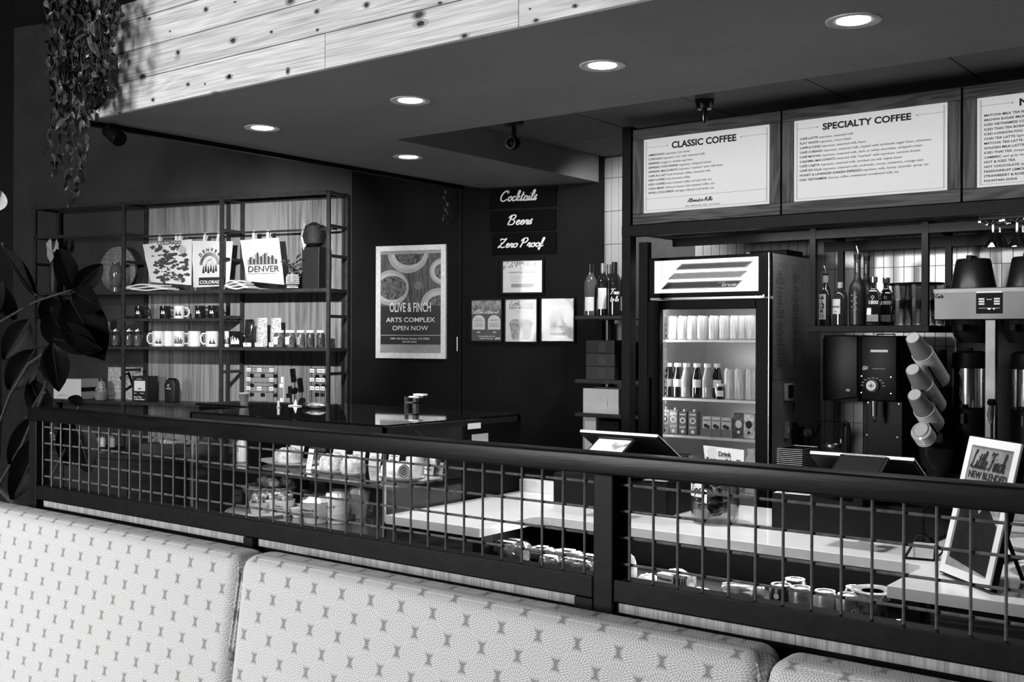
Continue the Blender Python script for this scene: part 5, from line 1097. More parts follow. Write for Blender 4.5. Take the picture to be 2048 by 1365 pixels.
M_wrapf = mat('cling_film', .5, .1, var=.8, scale=22, coat=.9, bump=.5)
t = thing('wrapped_jar', 'tall jar in crinkled clear wrap at the right end of the cooler', 'jar', (qx(1745), Yc, ZQ), 0)
MB().lathe([(.03, 0), (.045, .01), (.043, .09), (.038, .115), (.046, .135), (.048, .14)], 14).build('jar_body', mat('jar_goods', .10, .15, var=.9, scale=45, coat=.8, bump=.4), t, smooth=True)
MB().lathe([(.047, .12), (.048, .13), (.062, .142), (.055, .146), (.03, .14)], 9).build('wrap_collar', M_wrapf, t, smooth=True); MB().lathe([(.046, .03), (.046, .06)], 18, cap=False).build('label_band', M_lgrey, t)
t = thing('small_packet', 'small crumpled white packet between the wrapped jar and the counter leg', 'packet', (qx(1786), Yc+.01, ZQ), .3)
MB().ball((0, 0, .035), .028, .02, .034, 8, 6, .25).build('packet', M_wrapf, t, smooth=True); MB().box(-.015, .015, -.024, -.020, .03, .05).build('label', M_label, t)
def wrap(lb, px, w_, h_, Y=Yc, m=None, rz=0, z0=0, grp='film-wrapped sandwiches in the cooler'):
    random.seed(int(px)); t = thing('wrapped_sandwich', lb, 'wrapped food', (qx(px, Y), Y, ZQ+.04+z0), rz, grp)
    MB().lathe([(.4*h_, -w_/2), (.52*h_, -w_*.44), (.5*h_, -w_*.15), (.53*h_, w_*.1), (.5*h_, w_*.42), (.36*h_, w_/2)], 12).xf(Matrix.Translation((0, 0, h_*.53)) @ Matrix.Rotation(pi/2, 4, 'Y')).build('filling', m or mat('sandwich_dark', .10, .4, var=.9, scale=45, bump=.4), t, smooth=True)
    b = MB(); vs = []; n1, n2 = 10, 16
    for i in range(n1+1):
        for j in range(n2):
            a = 2*pi*j/n2; r_ = h_*.56*(1+.05*sin(3*a+i)+random.uniform(-.03, .03)); 
            if i in (0, n1): r_ *= .72
            vs.append((-w_/2+w_*i/n1, r_*cos(a), h_*.56+r_*.95*sin(a)))
    b.add(vs, [(i*n2+j, i*n2+(j+1) % n2, (i+1)*n2+(j+1) % n2, (i+1)*n2+j) for i in range(n1) for j in range(n2)]); b.build('film', glass('film_glass', .8, 1.6, .12, .12), t, smooth=True)
    MB().box(-w_*.25, w_*.2, -.012, .012, h_*1.08, h_*1.10).build('label', M_label, t); return t
wrap('round film-wrapped sandwich tucked behind the left counter leg', 985, .09, .06, 3.0)
wrap('film-wrapped sandwich, larger one left in the front row', 1015, .15, .075, 2.95)
wrap('film-wrapped sandwich stacked behind the larger left one', 1027, .13, .06, 3.07, z0=.0)
wrap('film-wrapped roll behind the front row, third from the left', 1085, .09, .05, 3.07, rz=.3)
wrap('film-wrapped roll at the front beside the third mesh wire group', 1103, .09, .055, 2.93, rz=-.3)
wrap('film-wrapped roll with bright folds in the back row', 1137, .11, .052, 3.07, rz=.1)
wrap('film-wrapped roll at the front just left of the main rail post', 1160, .12, .058, 2.93, rz=-.2)
wrap('film-wrapped roll half hidden by the main rail post', 1182, .10, .05, 3.05)
M_pouch = mat('white_foil', .65, .3, .2, var=.35, scale=25, bump=.3)
for px, lb, rx, hh, Y in ((1250, 'upright white foil pouch just right of the main rail post', .04, .10, 2.95), (1266, 'small pale packet lying in front of the foil pouch', .035, .03, 2.90), (1297, 'round pale cellophane pouch left of the white boxes', .05, .05, 2.92), (1405, 'pale crumpled pouch right of the white boxes', .05, .035, 2.91), (1440, 'flat crumpled pouch farther right in the cooler', .045, .025, 2.90), (1352, 'peaked white packet standing behind the boxes', .045, .06, 3.0)):
    t = thing('foil_pouch', lb, 'pouch', (qx(px, Y), Y, ZQ), random.uniform(-.4, .4), 'pouches in the cooler'); t.location.z += .04; random.seed(px)
    MB().ball((0, 0, hh*.5), rx, rx*.6, hh*.5+.004, 12, 8, .09).build('pouch', M_pouch, t, smooth=True); MB().box(-rx*.4, rx*.4, -rx*.62, -rx*.58, hh*.35, hh*.6).build('print', M_grey, t)
for k, (px, m, lb) in enumerate(((1340, M_white, 'white carton with black lettering on its front, tilted in the cooler'), (1368, mat('striped_carton', .4, .4, var=.8, scale=60), 'grey striped carton beside the white lettered one'))):
    t = thing('small_carton', lb, 'carton', (qx(px), Yc-.01, ZQ), -.12, 'small cartons in the cooler'); t.location.z += .04; MB().box(-.03, .03, -.02, .03, 0, .065+.005*k).build('box', m, t, bevel=.002)
    tb = MB(); fit(tb, 'Honest', -.026, .026, .046, -.021, .03, h=.010) if k == 0 else [tb.rect(-.025+.009*i, -.021+.009*i, .008, .06, -.021) for i in range(6)]; tb.build('lettering', M_print, t)
# ------------------------------------------------------------------ glass pastry case
kx = (-3.914, -2.765); cy0, cy1 = 2.83, 3.64; czt = 1.232
pc = thing('pastry_case', 'long glass pastry case with a dark glossy top, between the cabinet and the counter', 'display case', (kx[0], cy0, 0))
def C_(mb, name, m, **k):
    mb.v = [(a-kx[0], b-cy0, c) for a, b, c in mb.v]; return mb.build(name, m, pc, **k)
M_top = mat('black_glass_top', .006, .03, var=.2, scale=3, spec=1.0, coat=1.0)
C_(MB().box(kx[0], kx[1], cy0, cy1, 0, .775), 'base', M_black, bevel=.003)
C_(MB().box(kx[0], kx[1], cy0, cy1, czt-.008, czt), 'glass_top', M_top, bevel=.001)
for a, b, c, d in ((kx[0], kx[1], cy0, cy0+.012), (kx[0], kx[1], cy1-.02, cy1), (kx[0], kx[0]+.012, cy0, cy1), (kx[1]-.012, kx[1], cy0, cy1)):
    C_(MB().box(a, b, c, d, czt-.03, czt-.0085), 'top_frame', M_dgrey)
for x in (kx[0], kx[1]-.010): C_(MB().box(x, x+.010, cy0, cy0+.010, .775, czt-.03), 'corner_post', M_chrome)
C_(MB().box(kx[0]+.011, kx[1]-.011, cy0+.002, cy0+.006, .80, czt-.03), 'front_glass', M_glass); C_(MB().box(kx[0]+.002, kx[0]+.006, cy0+.011, cy1-.03, .80, czt-.03), 'side_glass', M_glass); C_(MB().box(kx[1]-.006, kx[1]-.002, cy0+.011, 3.27, .80, czt-.03), 'side_glass', M_glass)
C_(MB().box(kx[1]-.012, kx[1], 3.27, cy1, .775, czt-.03), 'side_panel', M_black)
C_(MB().box(kx[0], kx[1], cy0, cy0+.01, .765, .80), 'front_sill', M_dgrey); C_(MB().box(kx[0]+.01, kx[1]-.01, cy1-.03, cy1-.02, .8, czt-.03), 'rear_door', M_dgrey)
C_(MB().box(kx[0]+.01, kx[1]-.013, cy0+.012, cy1-.03, .776, .792), 'deck', mat('glossy_deck', .03, .1, coat=.5))
ZSF = 1.0; C_(MB().box(kx[0]+.015, kx[1]-.014, cy0+.06, cy1-.1, ZSF-.008, ZSF), 'glass_shelf', glass('shelf_glass', .75, 1.2, .02, .04))
C_(MB().box(kx[0]+.015, kx[1]-.014, cy0+.055, cy0+.06, ZSF-.010, ZSF+.002), 'shelf_edge', M_chrome)
C_(MB().box(kx[0]+.3, kx[1]-.2, cy0+.02, cy0+.035, czt-.028, czt-.02), 'lamp_tube', mat('case_lamp', 1, .5, var=0, emit=8))
area('case_light', ((kx[0]+kx[1])/2+.1, cy0+.12, czt-.035), ((kx[0]+kx[1])/2+.1, cy0+.25, .9), .9, .04, 3.2)
area('case_light', ((kx[0]+kx[1])/2+.1, cy0+.12, ZSF-.02), ((kx[0]+kx[1])/2+.1, cy0+.2, .8), .9, .04, 1.2)
# sticker and label holder on the black side panel
t_, z_ = 0, 0
def hx(px, py, X):
    r = ray(px, py); p = CAM+r*(X/r.x); return p.y, p.z
for (a, b, c, d, m, nm) in ((935, 848, 961, 857, M_white, 'sticker'), (943, 870, 976, 884, M_lgrey, 'label_holder')):
    y0, z1 = hx(a, b, kx[1]); y1, z0 = hx(c, d, kx[1]); C_(MB().box(kx[1], kx[1]+.002, y0, y1, z0, z1), nm, m, bevel=.001)
# pastries on the shelf
M_plate = mat('white_plate', .78, .2, var=.03, coat=.4); M_bread = mat('baked_crust', .30, .7, var=.5, scale=45, bump=.5); M_crumb = mat('pale_crumble', .42, .8, var=.4, scale=90, bump=.8)
def onshelf(px, py, z): x_, y_ = hz(px, py, z); return x_, y_
def plate(lb, px, py, rx, ry, z=ZSF, nm='oval_plate'):
    x_, y_ = onshelf(px, py, z); t = thing(nm, lb, 'plate', (x_, y_, z+.0005), 0)
    MB().lathe([(.6, 0), (.75, .002), (1, .014), (1.01, .016), (.97, .015), (.74, .006), (.001, .005)], 30, cap=False, sx=rx, sy=ry).build('dish', M_plate, t, smooth=True); MB().lathe([(.6, 0), (.001, 0.0005)], 20, cap=False, sx=rx, sy=ry).build('foot', M_plate, t); return x_, y_
px0, py0 = plate('white oval plate carrying the tall scone in the pastry case', 580, 930, .17, .10)
def pastry(name, lb, x_, y_, z_, rx, ry, rz_, m, top=None, grp=None, jit=.08):
    t = thing(name, lb, 'pastry', (x_, y_, z_), random.uniform(-.3, .3), grp)
    MB().lathe([(.86, 0), (1, .15), (1.0, .6), (.93, .85), (.6, 1.0), (.001, 1.02)], 16, sx=rx, sy=ry, cap=False).xf(Matrix.Diagonal((1, 1, rz_, 1))).build('base', m, t, smooth=True)
    if top:
        mb = MB(); k = 16
        for i in range(k): a = random.uniform(0, 2*pi); r_ = random.uniform(0, .8); mb.ball((rx*r_*cos(a), ry*r_*sin(a), rz_*.97), rx*.18, ry*.2, rz_*.14, 7, 5, .25)
        tag(mb.build('topping', top, t, smooth=False), kind='stuff')
    return t
random.seed(5)
pastry('scone', 'tall crumble-topped scone on the left plate of the pastry case', px0-.01, py0, ZSF+.006, .068, .055, .06, M_bread, M_crumb)
x_, y_ = onshelf(628, 938, ZSF); pastry('tart', 'dark berry tart behind the scone in the pastry case', x_+.06, y_+.12, ZSF+.001, .05, .05, .035, M_bread, mat('berries', .03, .2, coat=.5))
x_, y_ = plate('white plate carrying the two loaf slices in the pastry case', 675, 945, .12, .09); pastry('loaf_slice', 'left crumbly loaf slice in the middle of the pastry case', x_-.035, y_, ZSF+.006, .05, .05, .058, M_bread, M_crumb, 'crumbly loaf slices')
pastry('loaf_slice', 'middle crumbly loaf slice behind the others in the pastry case', x_+.035, y_+.045, ZSF+.007, .04, .04, .055, M_bread, M_crumb, 'crumbly loaf slices')
x_, y_ = onshelf(706, 950, ZSF); pastry('loaf_slice', 'right crumbly loaf slice, largest, at the shelf front', x_, y_, ZSF+.001, .06, .05, .06, M_bread, M_crumb, 'crumbly loaf slices')
x_, y_ = plate('white oblong plate with the cut wraps near the case corner', 800, 960, .11, .07); wy = y_
def roll(lb, x_, y_, z_, L_, r_, rz, up=False):
    t = thing('cut_wrap', lb, 'wrap', (x_, y_, z_), rz, 'cut tortilla wraps in the pastry case')
    Mx = Matrix.Translation((0, 0, 0)) if up else Matrix.Translation((0, 0, r_)) @ Matrix.Rotation(pi/2, 4, 'Y')
    MB().lathe([(r_*.9, 0), (r_, .008), (r_*1.02, L_*.5), (r_, L_-.004), (r_*.96, L_)], 18).xf(Mx).build('tortilla', mat('tortilla', .55, .6, var=.25, scale=30), t, smooth=True)
    mb = MB(); n = 40
    for k in range(n):
        a = k*.42; q_ = r_*.08+r_*.85*k/n; mb.ball((q_*cos(a), q_*sin(a), L_+.001), .0035, .0035, .002, 6, 4)
    tag(mb.xf(Mx).build('filling', mat('filling', .10, .6, var=.9, scale=100), t), kind='stuff')
roll('cut wrap lying at the case corner, its spiral end toward the right', x_-.055, y_-.02, ZSF+.007, .11, .03, -.15); roll('cut wrap standing on end behind the lying one', x_+.04, y_+.05, ZSF+.007, .085, .03, 0, True)
x_, y_ = plate('white oblong plate with two wraps, rightmost in the pastry case', 862, 968, .10, .06) if 0 else onshelf(845, 960, ZSF)
x_ = min(x_, kx[1]-.12)
# tray with wraps at the right end
y_ = 3.12; t = thing('oblong_plate', 'white oblong plate behind the corner post with sandwich halves', 'plate', (kx[1]-.13, y_, ZSF+.0005)); MB().box(-.10, .10, -.05, .05, 0, .008).build('dish', M_plate, t, bevel=.003); MB().box(-.07, .07, -.03, .03, -.0003, .0005).build('foot', M_plate, t)
roll('cut wrap at the right end of the shelf behind the side glass', kx[1]-.19, y_-.01, ZSF+.009, .10, .028, .1); roll('cut wrap farthest right on the shelf', kx[1]-.14, y_+.035, ZSF+.065-.02, .09, .026, .3)
def card(lb, px, py, w_, h_, Y, words=None, v=M_paper, z=ZSF, lean=.2):
    x_, _ = hy(px, py, Y); t = thing('price_card', lb, 'card', (x_, Y, z+.0008), 0, 'price cards in the pastry case')
    MB().box(-w_/2, w_/2, 0, .0015, 0, h_).xf(Matrix.Rotation(-lean, 4, 'X')).build('card', v, t); MB().box(-w_/2, w_/2, .0, .03, 0, .0012).build('foot_fold', v, t)
    tb = MB()
    if words:
        for k, q_ in enumerate(words): fit(tb, q_, -w_*.38, w_*.38, h_*(.62-.3*k), -.0006, .02, h=h_*.17)
    else: [tb.rect(-w_*.35, w_*(.1+.2*(k % 2)), h_*(.3+.14*k), h_*(.33+.14*k), -.0006) for k in range(3)]
    tb.xf(Matrix.Rotation(-lean, 4, 'X')).build('lettering', M_print, t)
card('white price card standing behind the scone', 590, 900, .09, .075, 3.22); card('tall folded card right of the scone', 617, 905, .03, .085, 3.05); card('white price card with dark sketch behind the loaf slices', 676, 905, .08, .07, 3.30)
card('price card left of the case middle with small print', 715, 905, .075, .07, 3.30); card('price card with figure sketch behind the right loaf slice', 748, 905, .07, .065, 3.30); card('blank white card beside the case corner post', 785, 915, .06, .11, 3.30)
card('white card lettered sandwich near the right end of the shelf', 852, 920, .075, .05, 3.24, ['SANDWICH', 'PIE']); card('small white card right of the sandwich card', 877, 915, .04, .05, 3.26); card('white card near the standing wrap', 820, 915, .06, .05, 3.33)
# lower deck: parfait cups, jars, basket, bottle
ZD = .792
def dk(px, py): x_, y_ = hz(px, py, ZD); return x_, max(y_, cy0+.06)
def cup(lb, px, py, r_, h_, top=None, lid=False, txt=None):
    x_, y_ = dk(px, py); t = thing('parfait_cup', lb, 'cup', (x_, y_, ZD), 0, 'cups on the lower deck of the pastry case')
    MB().lathe([(r_*.72, 0), (r_*.76, .003), (r_, h_), (r_*1.04, h_+.003), (r_*.96, h_)], 20).build('cup_body', mat('parfait', .62, .35, var=.25, scale=25, stretch=(1, 1, 2)), t, smooth=True)
    if top:
        mb = MB(); [mb.ball((r_*.6*cos(k*1.3)*(.4+.6*(k % 2)), r_*.6*sin(k*1.3), h_+.008+.010*(k % 3)), .013, .012, .012, 7, 5, .2) for k in range(12)]; tag(mb.build('berry_topping', mat('berry_top', .25, .4, var=.9, scale=60), t), kind='stuff')
    if lid: MB().lathe([(r_*1.05, h_), (r_*.9, h_+.02), (r_*.4, h_+.032), (.001, h_+.034)], 18, cap=False).build('dome_lid', glass('film_glass'), t, smooth=True); MB().lathe([(r_*.9, h_), (r_*.5, h_+.02), (.001, h_+.024)], 14, cap=False).build('cream', M_white, t, smooth=True)
    if txt:
        tb = MB(); rr = r_*.93
        for k, q_ in enumerate(txt): fit(tb, q_, -r_*.6, r_*.6, h_*(.62-.15*k), 0, .03, h=h_*.085)
        tb.v = [((rr*1.03)*sin(a/rr), -(rr*1.03)*cos(a/rr), c) for a, _, c in tb.v]; tb.build('lettering', M_print, t)
cup('berry topped cup, leftmost on the lower deck', 518, 1032, .042, .055, True); cup('berry topped cup, second on the lower deck', 545, 1030, .040, .065, True); cup('berry topped cup with small lettering, third on the lower deck', 570, 1032, .042, .065, True, txt=['BERRY', 'PUDDING'])
cup('short cup between the lettered cups', 598, 1035, .035, .035); cup('lidded cup lettered banana pudding, largest on the lower deck', 632, 1046, .062, .085, lid=True, txt=["MAMA'S", 'BANANA', 'PUDDING CUP'])
cup('tall tapered white cup with a slanted sketch label', 675, 1046, .055, .105, lid=True, txt=['FRUIT']); cup('pale striped cup at the right of the lower deck', 716, 1036, .05, .10, lid=True)
x_, y_ = dk(500, 1018); t = thing('price_card', 'white price card on the lower deck left of the cups', 'card', (x_, y_+.03, ZD)); MB().box(-.035, .035, 0, .002, 0, .07).build('card', M_paper, t); MB().rect(-.02, .02, .04, .046, -.0005).build('lettering', M_print, t)
for k, (px, py) in enumerate(((497, 1040), (525, 1042), (563, 1050), (612, 1056), (665, 1062))):
    x_, y_ = dk(px, py); t = thing('card_clip', ['leftmost', 'second', 'third', 'fourth', 'rightmost'][k]+' small chrome card clip at the front of the lower deck', 'clip', (x_, cy0+.03, ZD), 0, 'chrome card clips'); MB().lathe([(.012, 0), (.012, .004), (.004, .01), (.004, .016)], 12).build('base', M_chrome, t, smooth=True); MB().ball((0, 0, .021), .008, .006, .006, 8, 5).build('clip', M_chrome, t, smooth=True)
x_, y_ = dk(357, 1000); y_ = 3.1; x_ = kx[0]+.06+.13
t = thing('round_board', 'pale round serving board on the deck under the wicker basket', 'board', (x_, y_, ZD)); MB().lathe([(.17, 0), (.175, .008), (.17, .012)], 30, sx=1, sy=1.1).build('board', wood('board_wood', .25, .4, 'X'), t, smooth=True); MB().ring(0, 0, .12, .122, 0, 24).xf(Matrix.Translation((0, 0, .0125)) @ Matrix.Rotation(pi/2, 4, 'X')).build('inlay', M_grey, t)
t = thing('bread_basket', 'round wicker basket with dark rolls at the left end of the pastry case', 'basket', (x_, y_, ZD+.0125))
mb = MB()
for j in range(9): r_ = .07+.006*j; mb.tube([(r_*cos(2*pi*i/24)*(1+.03*((i+j) % 2)), r_*.9*sin(2*pi*i/24)*(1+.03*((i+j) % 2)), .006+j*.011) for i in range(24)], .0055, 5, True)
mb.lathe([(.068, 0), (.07, .004)], 18).build('weave', mat('basket_cane', .12, .6, var=.7, scale=90), t, smooth=True)
mb = MB(); random.seed(2); [mb.ball((random.uniform(-.07, .07), random.uniform(-.06, .06), .105+random.uniform(0, .02)), .03, .028, .022, 9, 6, .1) for k in range(9)]; tag(mb.build('rolls', mat('dark_rolls', .10, .6, var=.6, scale=50), t, smooth=True), kind='stuff')
x_, _ = hy(450, 960, 3.2); x_ = max(x_, kx[0]+.47); t = thing('wicker_tray', 'long low wicker tray with stuffed pastries in the left half of the case', 'tray', (x_, 3.2, ZD)); MB().box(-.16, .16, -.09, .09, 0, .02).build('tray', mat('basket_cane', .12, .6), t, bevel=.004)
mb = MB(); [mb.tube([(-.16, s*.09, .02+j*.012), (0, s*.095, .022+j*.012), (.16, s*.09, .02+j*.012)], .006, 6) for s in (-1, 1) for j in range(3)]; mb.build('rim', mat('wicker_light', .32, .6), t, smooth=True); mb = MB(); [mb.ball((-.12+.06*k, .0, .045), .035, .05, .025, 9, 6, .1) for k in range(5)]; mb.build('pastries', M_bread, t, smooth=True)
x_, _ = hy(483, 925, 3.05); t = thing('milk_bottle', 'white bottle with a round emblem standing on the case shelf left of the scone', 'bottle', (x_, 3.05, ZSF), 0)
MB().lathe([(.018, 0), (.022, .005), (.022, .085), (.012, .1), (.012, .11)], 18).build('bottle', M_ceram, t, smooth=True); MB().lathe([(.014, .11), (.014, .12)], 12).build('cap', M_lgrey, t); MB().ring(0, .055, .006, .009, -.0225, 14).build('emblem', M_print, t)
# things on the case top
ZT = czt
def on_top(px, py): x_, y_ = hz(px, py, ZT); return x_, min(max(y_, cy0+.03), cy1-.03)
sc = thing('side_counter', 'small glossy black counter adjoining the left rear of the pastry case', 'counter', (-4.38, 3.2, 0))
MB().box(0, .46, 0, .32, czt-.012, czt).build('top', M_top, sc, bevel=.001); MB().box(.01, .455, .01, .31, 0, czt-.0125).build('base', M_black, sc, bevel=.002); MB().box(0, .46, -.002, 0, czt-.012, czt-.009).build('steel_edge', M_chrome, sc)
x_, y_ = hz(488, 810, ZT); t = thing('paper_tumbler', 'grey tumbler standing on the case top under the earring cards', 'tumbler', (x_, y_, ZT)); MB().lathe([(.018, 0), (.024, .05), (.025, .052), (.022, .05), (.017, .004), (.001, .004)], 16, cap=False).lathe([(.018, 0), (.001, 0)], 16, cap=False).build('cup', M_grey, t, smooth=True); MB().lathe([(.0255, .05), (.0255, .055)], 16).build('rim', M_lgrey, t)
x_, y_ = on_top(557, 816); t = thing('white_tag', 'small upright white tag on the glossy case top', 'tag', (x_, y_, ZT)); MB().box(-.006, .006, -.003, .003, 0, .03).build('tag', M_white, t, bevel=.001); MB().box(-.008, .008, -.006, .006, 0, .003).build('foot', M_lgrey, t)
x_, y_ = on_top(590, 813); t = thing('table_tent', 'folded white card lying flat with a raised tip on the case top', 'card', (x_, y_, ZT)); MB().box(-.035, .035, -.01, .01, 0, .004).build('card', M_white, t); MB().prism([(-.01, .004), (.012, .004), (.004, .03)], -.003, .003).build('tip', M_white, t)
x_, y_ = on_top(632, 818); t = thing('oven_glove', 'quilted dark and silver glove lying on the case top', 'glove', (x_, y_, ZT), .1); MB().ball((0, 0, .014), .05, .03, .013, 12, 6, .08).build('glove', mat('foil_quilt', .4, .3, .6, var=.6, scale=60, bump=.6), t, smooth=True); MB().ball((-.045, 0, .012), .03, .028, .012, 10, 6, .15).build('cuff', M_dgrey, t, smooth=True)
y_ = cy1-.06; x_, _ = hy(835, 815, y_); x_ = min(x_, kx[1]-.05); t = thing('card_stand', 'chrome and white card stand at the back right of the case top', 'stand', (x_, y_, ZT)); s = .0019
MB().box(-.07, -.064, -.01, .01, 0, .05).box(-.07, .0, -.01, .01, .022, .028).box(-.02, .0, -.01, .01, 0, .05).build('bracket', M_chrome, t); MB().box(-.04, .02, -.015, .015, .048, .054).box(-.01, .05, -.018, .012, .058, .066).build('card', M_white, t, bevel=.001)
# ------------------------------------------------------------------ payment terminals, tip jar, signs on the counter
def terminal(lb, x0, Y=3.40, z=1.205):
    t = thing('payment_terminal', lb, 'till', (x0, Y, ZK), 0, 'counter payment terminals'); w_ = .333; zz = z-ZK
    Mx = Matrix.Translation((0, 0, zz)) @ Matrix.Rotation(-R(29), 4, 'X')
    MB().box(0, w_, 0, .235, -.018, -.004).xf(Mx).build('screen_housing', M_black, t, bevel=.003); MB().box(0, w_, -.0035, .0, -.012, -.002).box(.0, w_, -.002, .235, -.004, -.001).xf(Mx).build('white_bezel', M_white, t, bevel=.001)
    MB().box(.008, w_-.008, .008, .225, -.0009, .0002).xf(Mx).build('screen', M_dgrey, t)
    MB().prism([(w_*.3, 0.11), (w_*.7, 0.11), (w_*.6, .2), (w_*.4, .2)], .10, .16).build('neck', M_black, t); MB().box(-.15, w_+.02, .03, .35, 0.0, .12).build('cash_drawer', M_black, t, bevel=.006)
    M2 = Matrix.Translation((.125, -.162, .23)) @ Matrix.Rotation(-R(62), 4, 'X')
    MB().box(0, .155, 0, .012, 0, .105).xf(M2).build('customer_display', M_black, t, bevel=.004); MB().box(.01, .145, -.0015, 0, .012, .092).xf(M2).build('lit_screen', mat('display_picture', .8, .4, var=.9, scale=22, emit=.7) if x0 < -2 else mat('display_dark', .012, .3, spec=.2), t)
    MB().tube([(.002, -.001, .10), (.002, -.001, .098), (.015, -.001, .1045), (.14, -.001, .1045), (.153, -.001, .098), (.153, -.001, .02)], .0012, 5).xf(M2).build('silver_edge', M_chrome, t, smooth=True); MB().box(.17, .2, -.08, .05, .115, .23).build('arm', M_black, t)
    return t
terminal('payment terminal by the wine shelf, its customer display lit with a picture', -2.297); terminal('payment terminal right of the fridge, its customer display dark', -1.397, z=1.185)
for px, py, w_, lb, zz in ((1318, 980, .09, 'white paper slip tray with a round mint beside the left terminal', ZK+.125), (1590, 1012, .12, 'white paper slips curled on the right cash drawer', ZK+.125)):
    x_, y_ = hz(px, py, zz); y_ = max(y_, 3.48); x_, _ = hy(px, py, y_); zz = ZK+.1215; t = thing('paper_slips', lb, 'papers', (x_, y_, zz), .1)
    for k in range(3): MB().box(-w_/2+.01*k, w_/2-.012*k, -.04+.006*k, .04, k*.0025, k*.0025+.0012).build('slip', M_paper, t, rz=.15*k)
    MB().lathe([(.013, 0), (.014, .004), (.01, .006)], 14).xf(Matrix.Translation((.02, 0, .01)) @ Matrix.Rotation(1.0, 4, 'X')).build('mint', M_lgrey, t, smooth=True)
# tip jar
x_, y_ = hz(1430, 1046, ZK)
t = thing('tip_jar', 'large glass tip jar with notes inside and a handwritten tips label', 'jar', (x_, y_, ZK))
MB().lathe([(.06, 0), (.078, .006), (.082, .03), (.082, .13), (.06, .17), (.055, .2), (.053, .2), (.057, .17), (.079, .13), (.079, .03), (.06, .006), (.001, .006)], 28, cap=False).lathe([(.06, 0), (.001, .0005)], 20, cap=False).build('jar_glass', glass('jar_thick', .82, 1.5, .03, .06), t, smooth=True)
random.seed(9); 
for k in range(14):
    a = random.uniform(0, 6.28); r_ = random.uniform(.0, .03); z_ = .028+.007*k; mb = MB(); vs = []
    for i in range(6): u = i/5; vs += [(-.045+.09*u, -.016, .012*sin(u*5+k)), (-.045+.09*u, .016, .012*sin(u*5+k+1))]
    mb.add(vs, [(2*i, 2*i+1, 2*i+3, 2*i+2) for i in range(5)]).xf(Matrix.Translation((r_*cos(a), r_*sin(a), z_)) @ Matrix.Rotation(a, 4, 'Z') @ Matrix.Rotation(random.uniform(-.7, .7), 4, 'X')); mb.build('bank_note', mat('bank_note_%d' % (k % 2), (.25, .08)[k % 2], .7, var=.6, scale=80), t, smooth='flat')
mb = MB(); vs = []
for i in range(9): a = -.9+.11*i; vs += [(.084*sin(a), -.084*cos(a), .095), (.084*sin(a), -.084*cos(a), .15)]
mb.add(vs, [(2*i, 2*i+2, 2*i+3, 2*i+1) for i in range(8)]); mb.build('label', M_paper, t, smooth='flat')
mb = MB(); script(mb, 'Tips', -.03, .108, .034, 0, .13, width=.055); mb.v = [(.0846*sin(a/.084-.45), -.0846*cos(a/.084-.45), c) for a, _, c in mb.v]; mb.build('lettering', M_print, t)
# drink responsibly sign standing in the jar
a0 = Vector((0, 0, 0)); xa, za = hy(1406.5, 892, y_+.0); xb, zb2 = hy(1487.5, 906, y_+.0)
t = thing('tip_sign', 'white hand-lettered sign reading drink responsibly propped in the tip jar', 'sign', (xa, y_+.0, ZK+.135))
w_ = xb-xa; h0 = za-(ZK+.135); h1 = zb2-(ZK+.135)+.008; tl = -(h0-h1)/w_*.55
MB().prism([(0.012, h0-.085), (w_, h1-.10), (w_, h1), (0, h0)], 0, .003).build('card', M_paper, t); mb = MB(); fit(mb, 'Drink', w_*.38, w_*.70, 0, 0, .04, h=.015); fit(mb, 'Responsibly, Tip', .012, w_*1.0, -.022, 0, .04, h=.014); mb.rect(w_*.38, w_*.70, -.004, -.0025, 0); mb.rect(.012, w_*.7, -.028, -.0265, 0)
mb.v = [(a, -.0008, c+h0-.030+tl*a) for a, _, c in mb.v]; mb.build('lettering', M_print, t)
mb = MB(); [mb.ring(.035, h0-.022, .004+.006*k, .0055+.006*k, -.0006, 18) for k in range(3)]; mb.build('swirl', M_lgrey, t)
MB().tube([(w_*.2, .004, h0-.14), (w_*.2, .004, h0-.02)], .003, 6).build('stick', M_lgrey, t)
# framed blended drink sign on the right counter
A = Vector((-.892, 3.062, ZK)); B = Vector((-.724, 2.900, ZK)); L_ = (B-A).length; az = math.atan2(B.y-A.y, B.x-A.x)
t = thing('counter_sign', 'white framed easel sign for new blended drinks leaning on the right counter', 'sign', A, az, None); Hs = .38; Mx = Matrix.Translation((0, 0, .0055)) @ Matrix.Rotation(-R(13.7), 4, 'X'); fb = .022
MB().box(-.004, L_+.004, .004, .02, 0, Hs+.004).xf(Mx).build('backing', M_black, t)
for b_, nm in (((0, L_, -.002, .004, Hs-fb, Hs), 'frame_rail'), ((0, L_, -.002, .004, .004, fb+.004), 'frame_rail'), ((0, fb, -.002, .004, fb+.004, Hs-fb), 'frame_stile'), ((L_-fb, L_, -.002, .004, fb+.004, Hs-fb), 'frame_stile')): MB().box(*b_).xf(Mx).build(nm, M_white, t)
MB().box(fb, L_-fb, .001, .0039, fb+.004, Hs-fb).xf(Mx).build('print', mat('sign_backdrop', .28, .5, var=.3, scale=14), t)
mb = MB(); mb.poly([(L_*.12, .05), (L_*.88, .03), (L_*.88, .22), (L_*.7, .25), (L_*.45, .24), (L_*.12, .19)], .0006); mb.xf(Mx).build('dark_drink', mat('sign_dark_drink', .008, .4, var=.8, scale=20), t)
mb = MB(); mb.poly([(L_*.35, .25), (L_*.5, .18), (L_*.62, .21), (L_*.88, .16), (L_*.88, .28), (L_*.6, .27)], .0003); mb.xf(Mx).build('cream_swirl', mat('sign_cream', .35, .4, var=.7, scale=40), t)
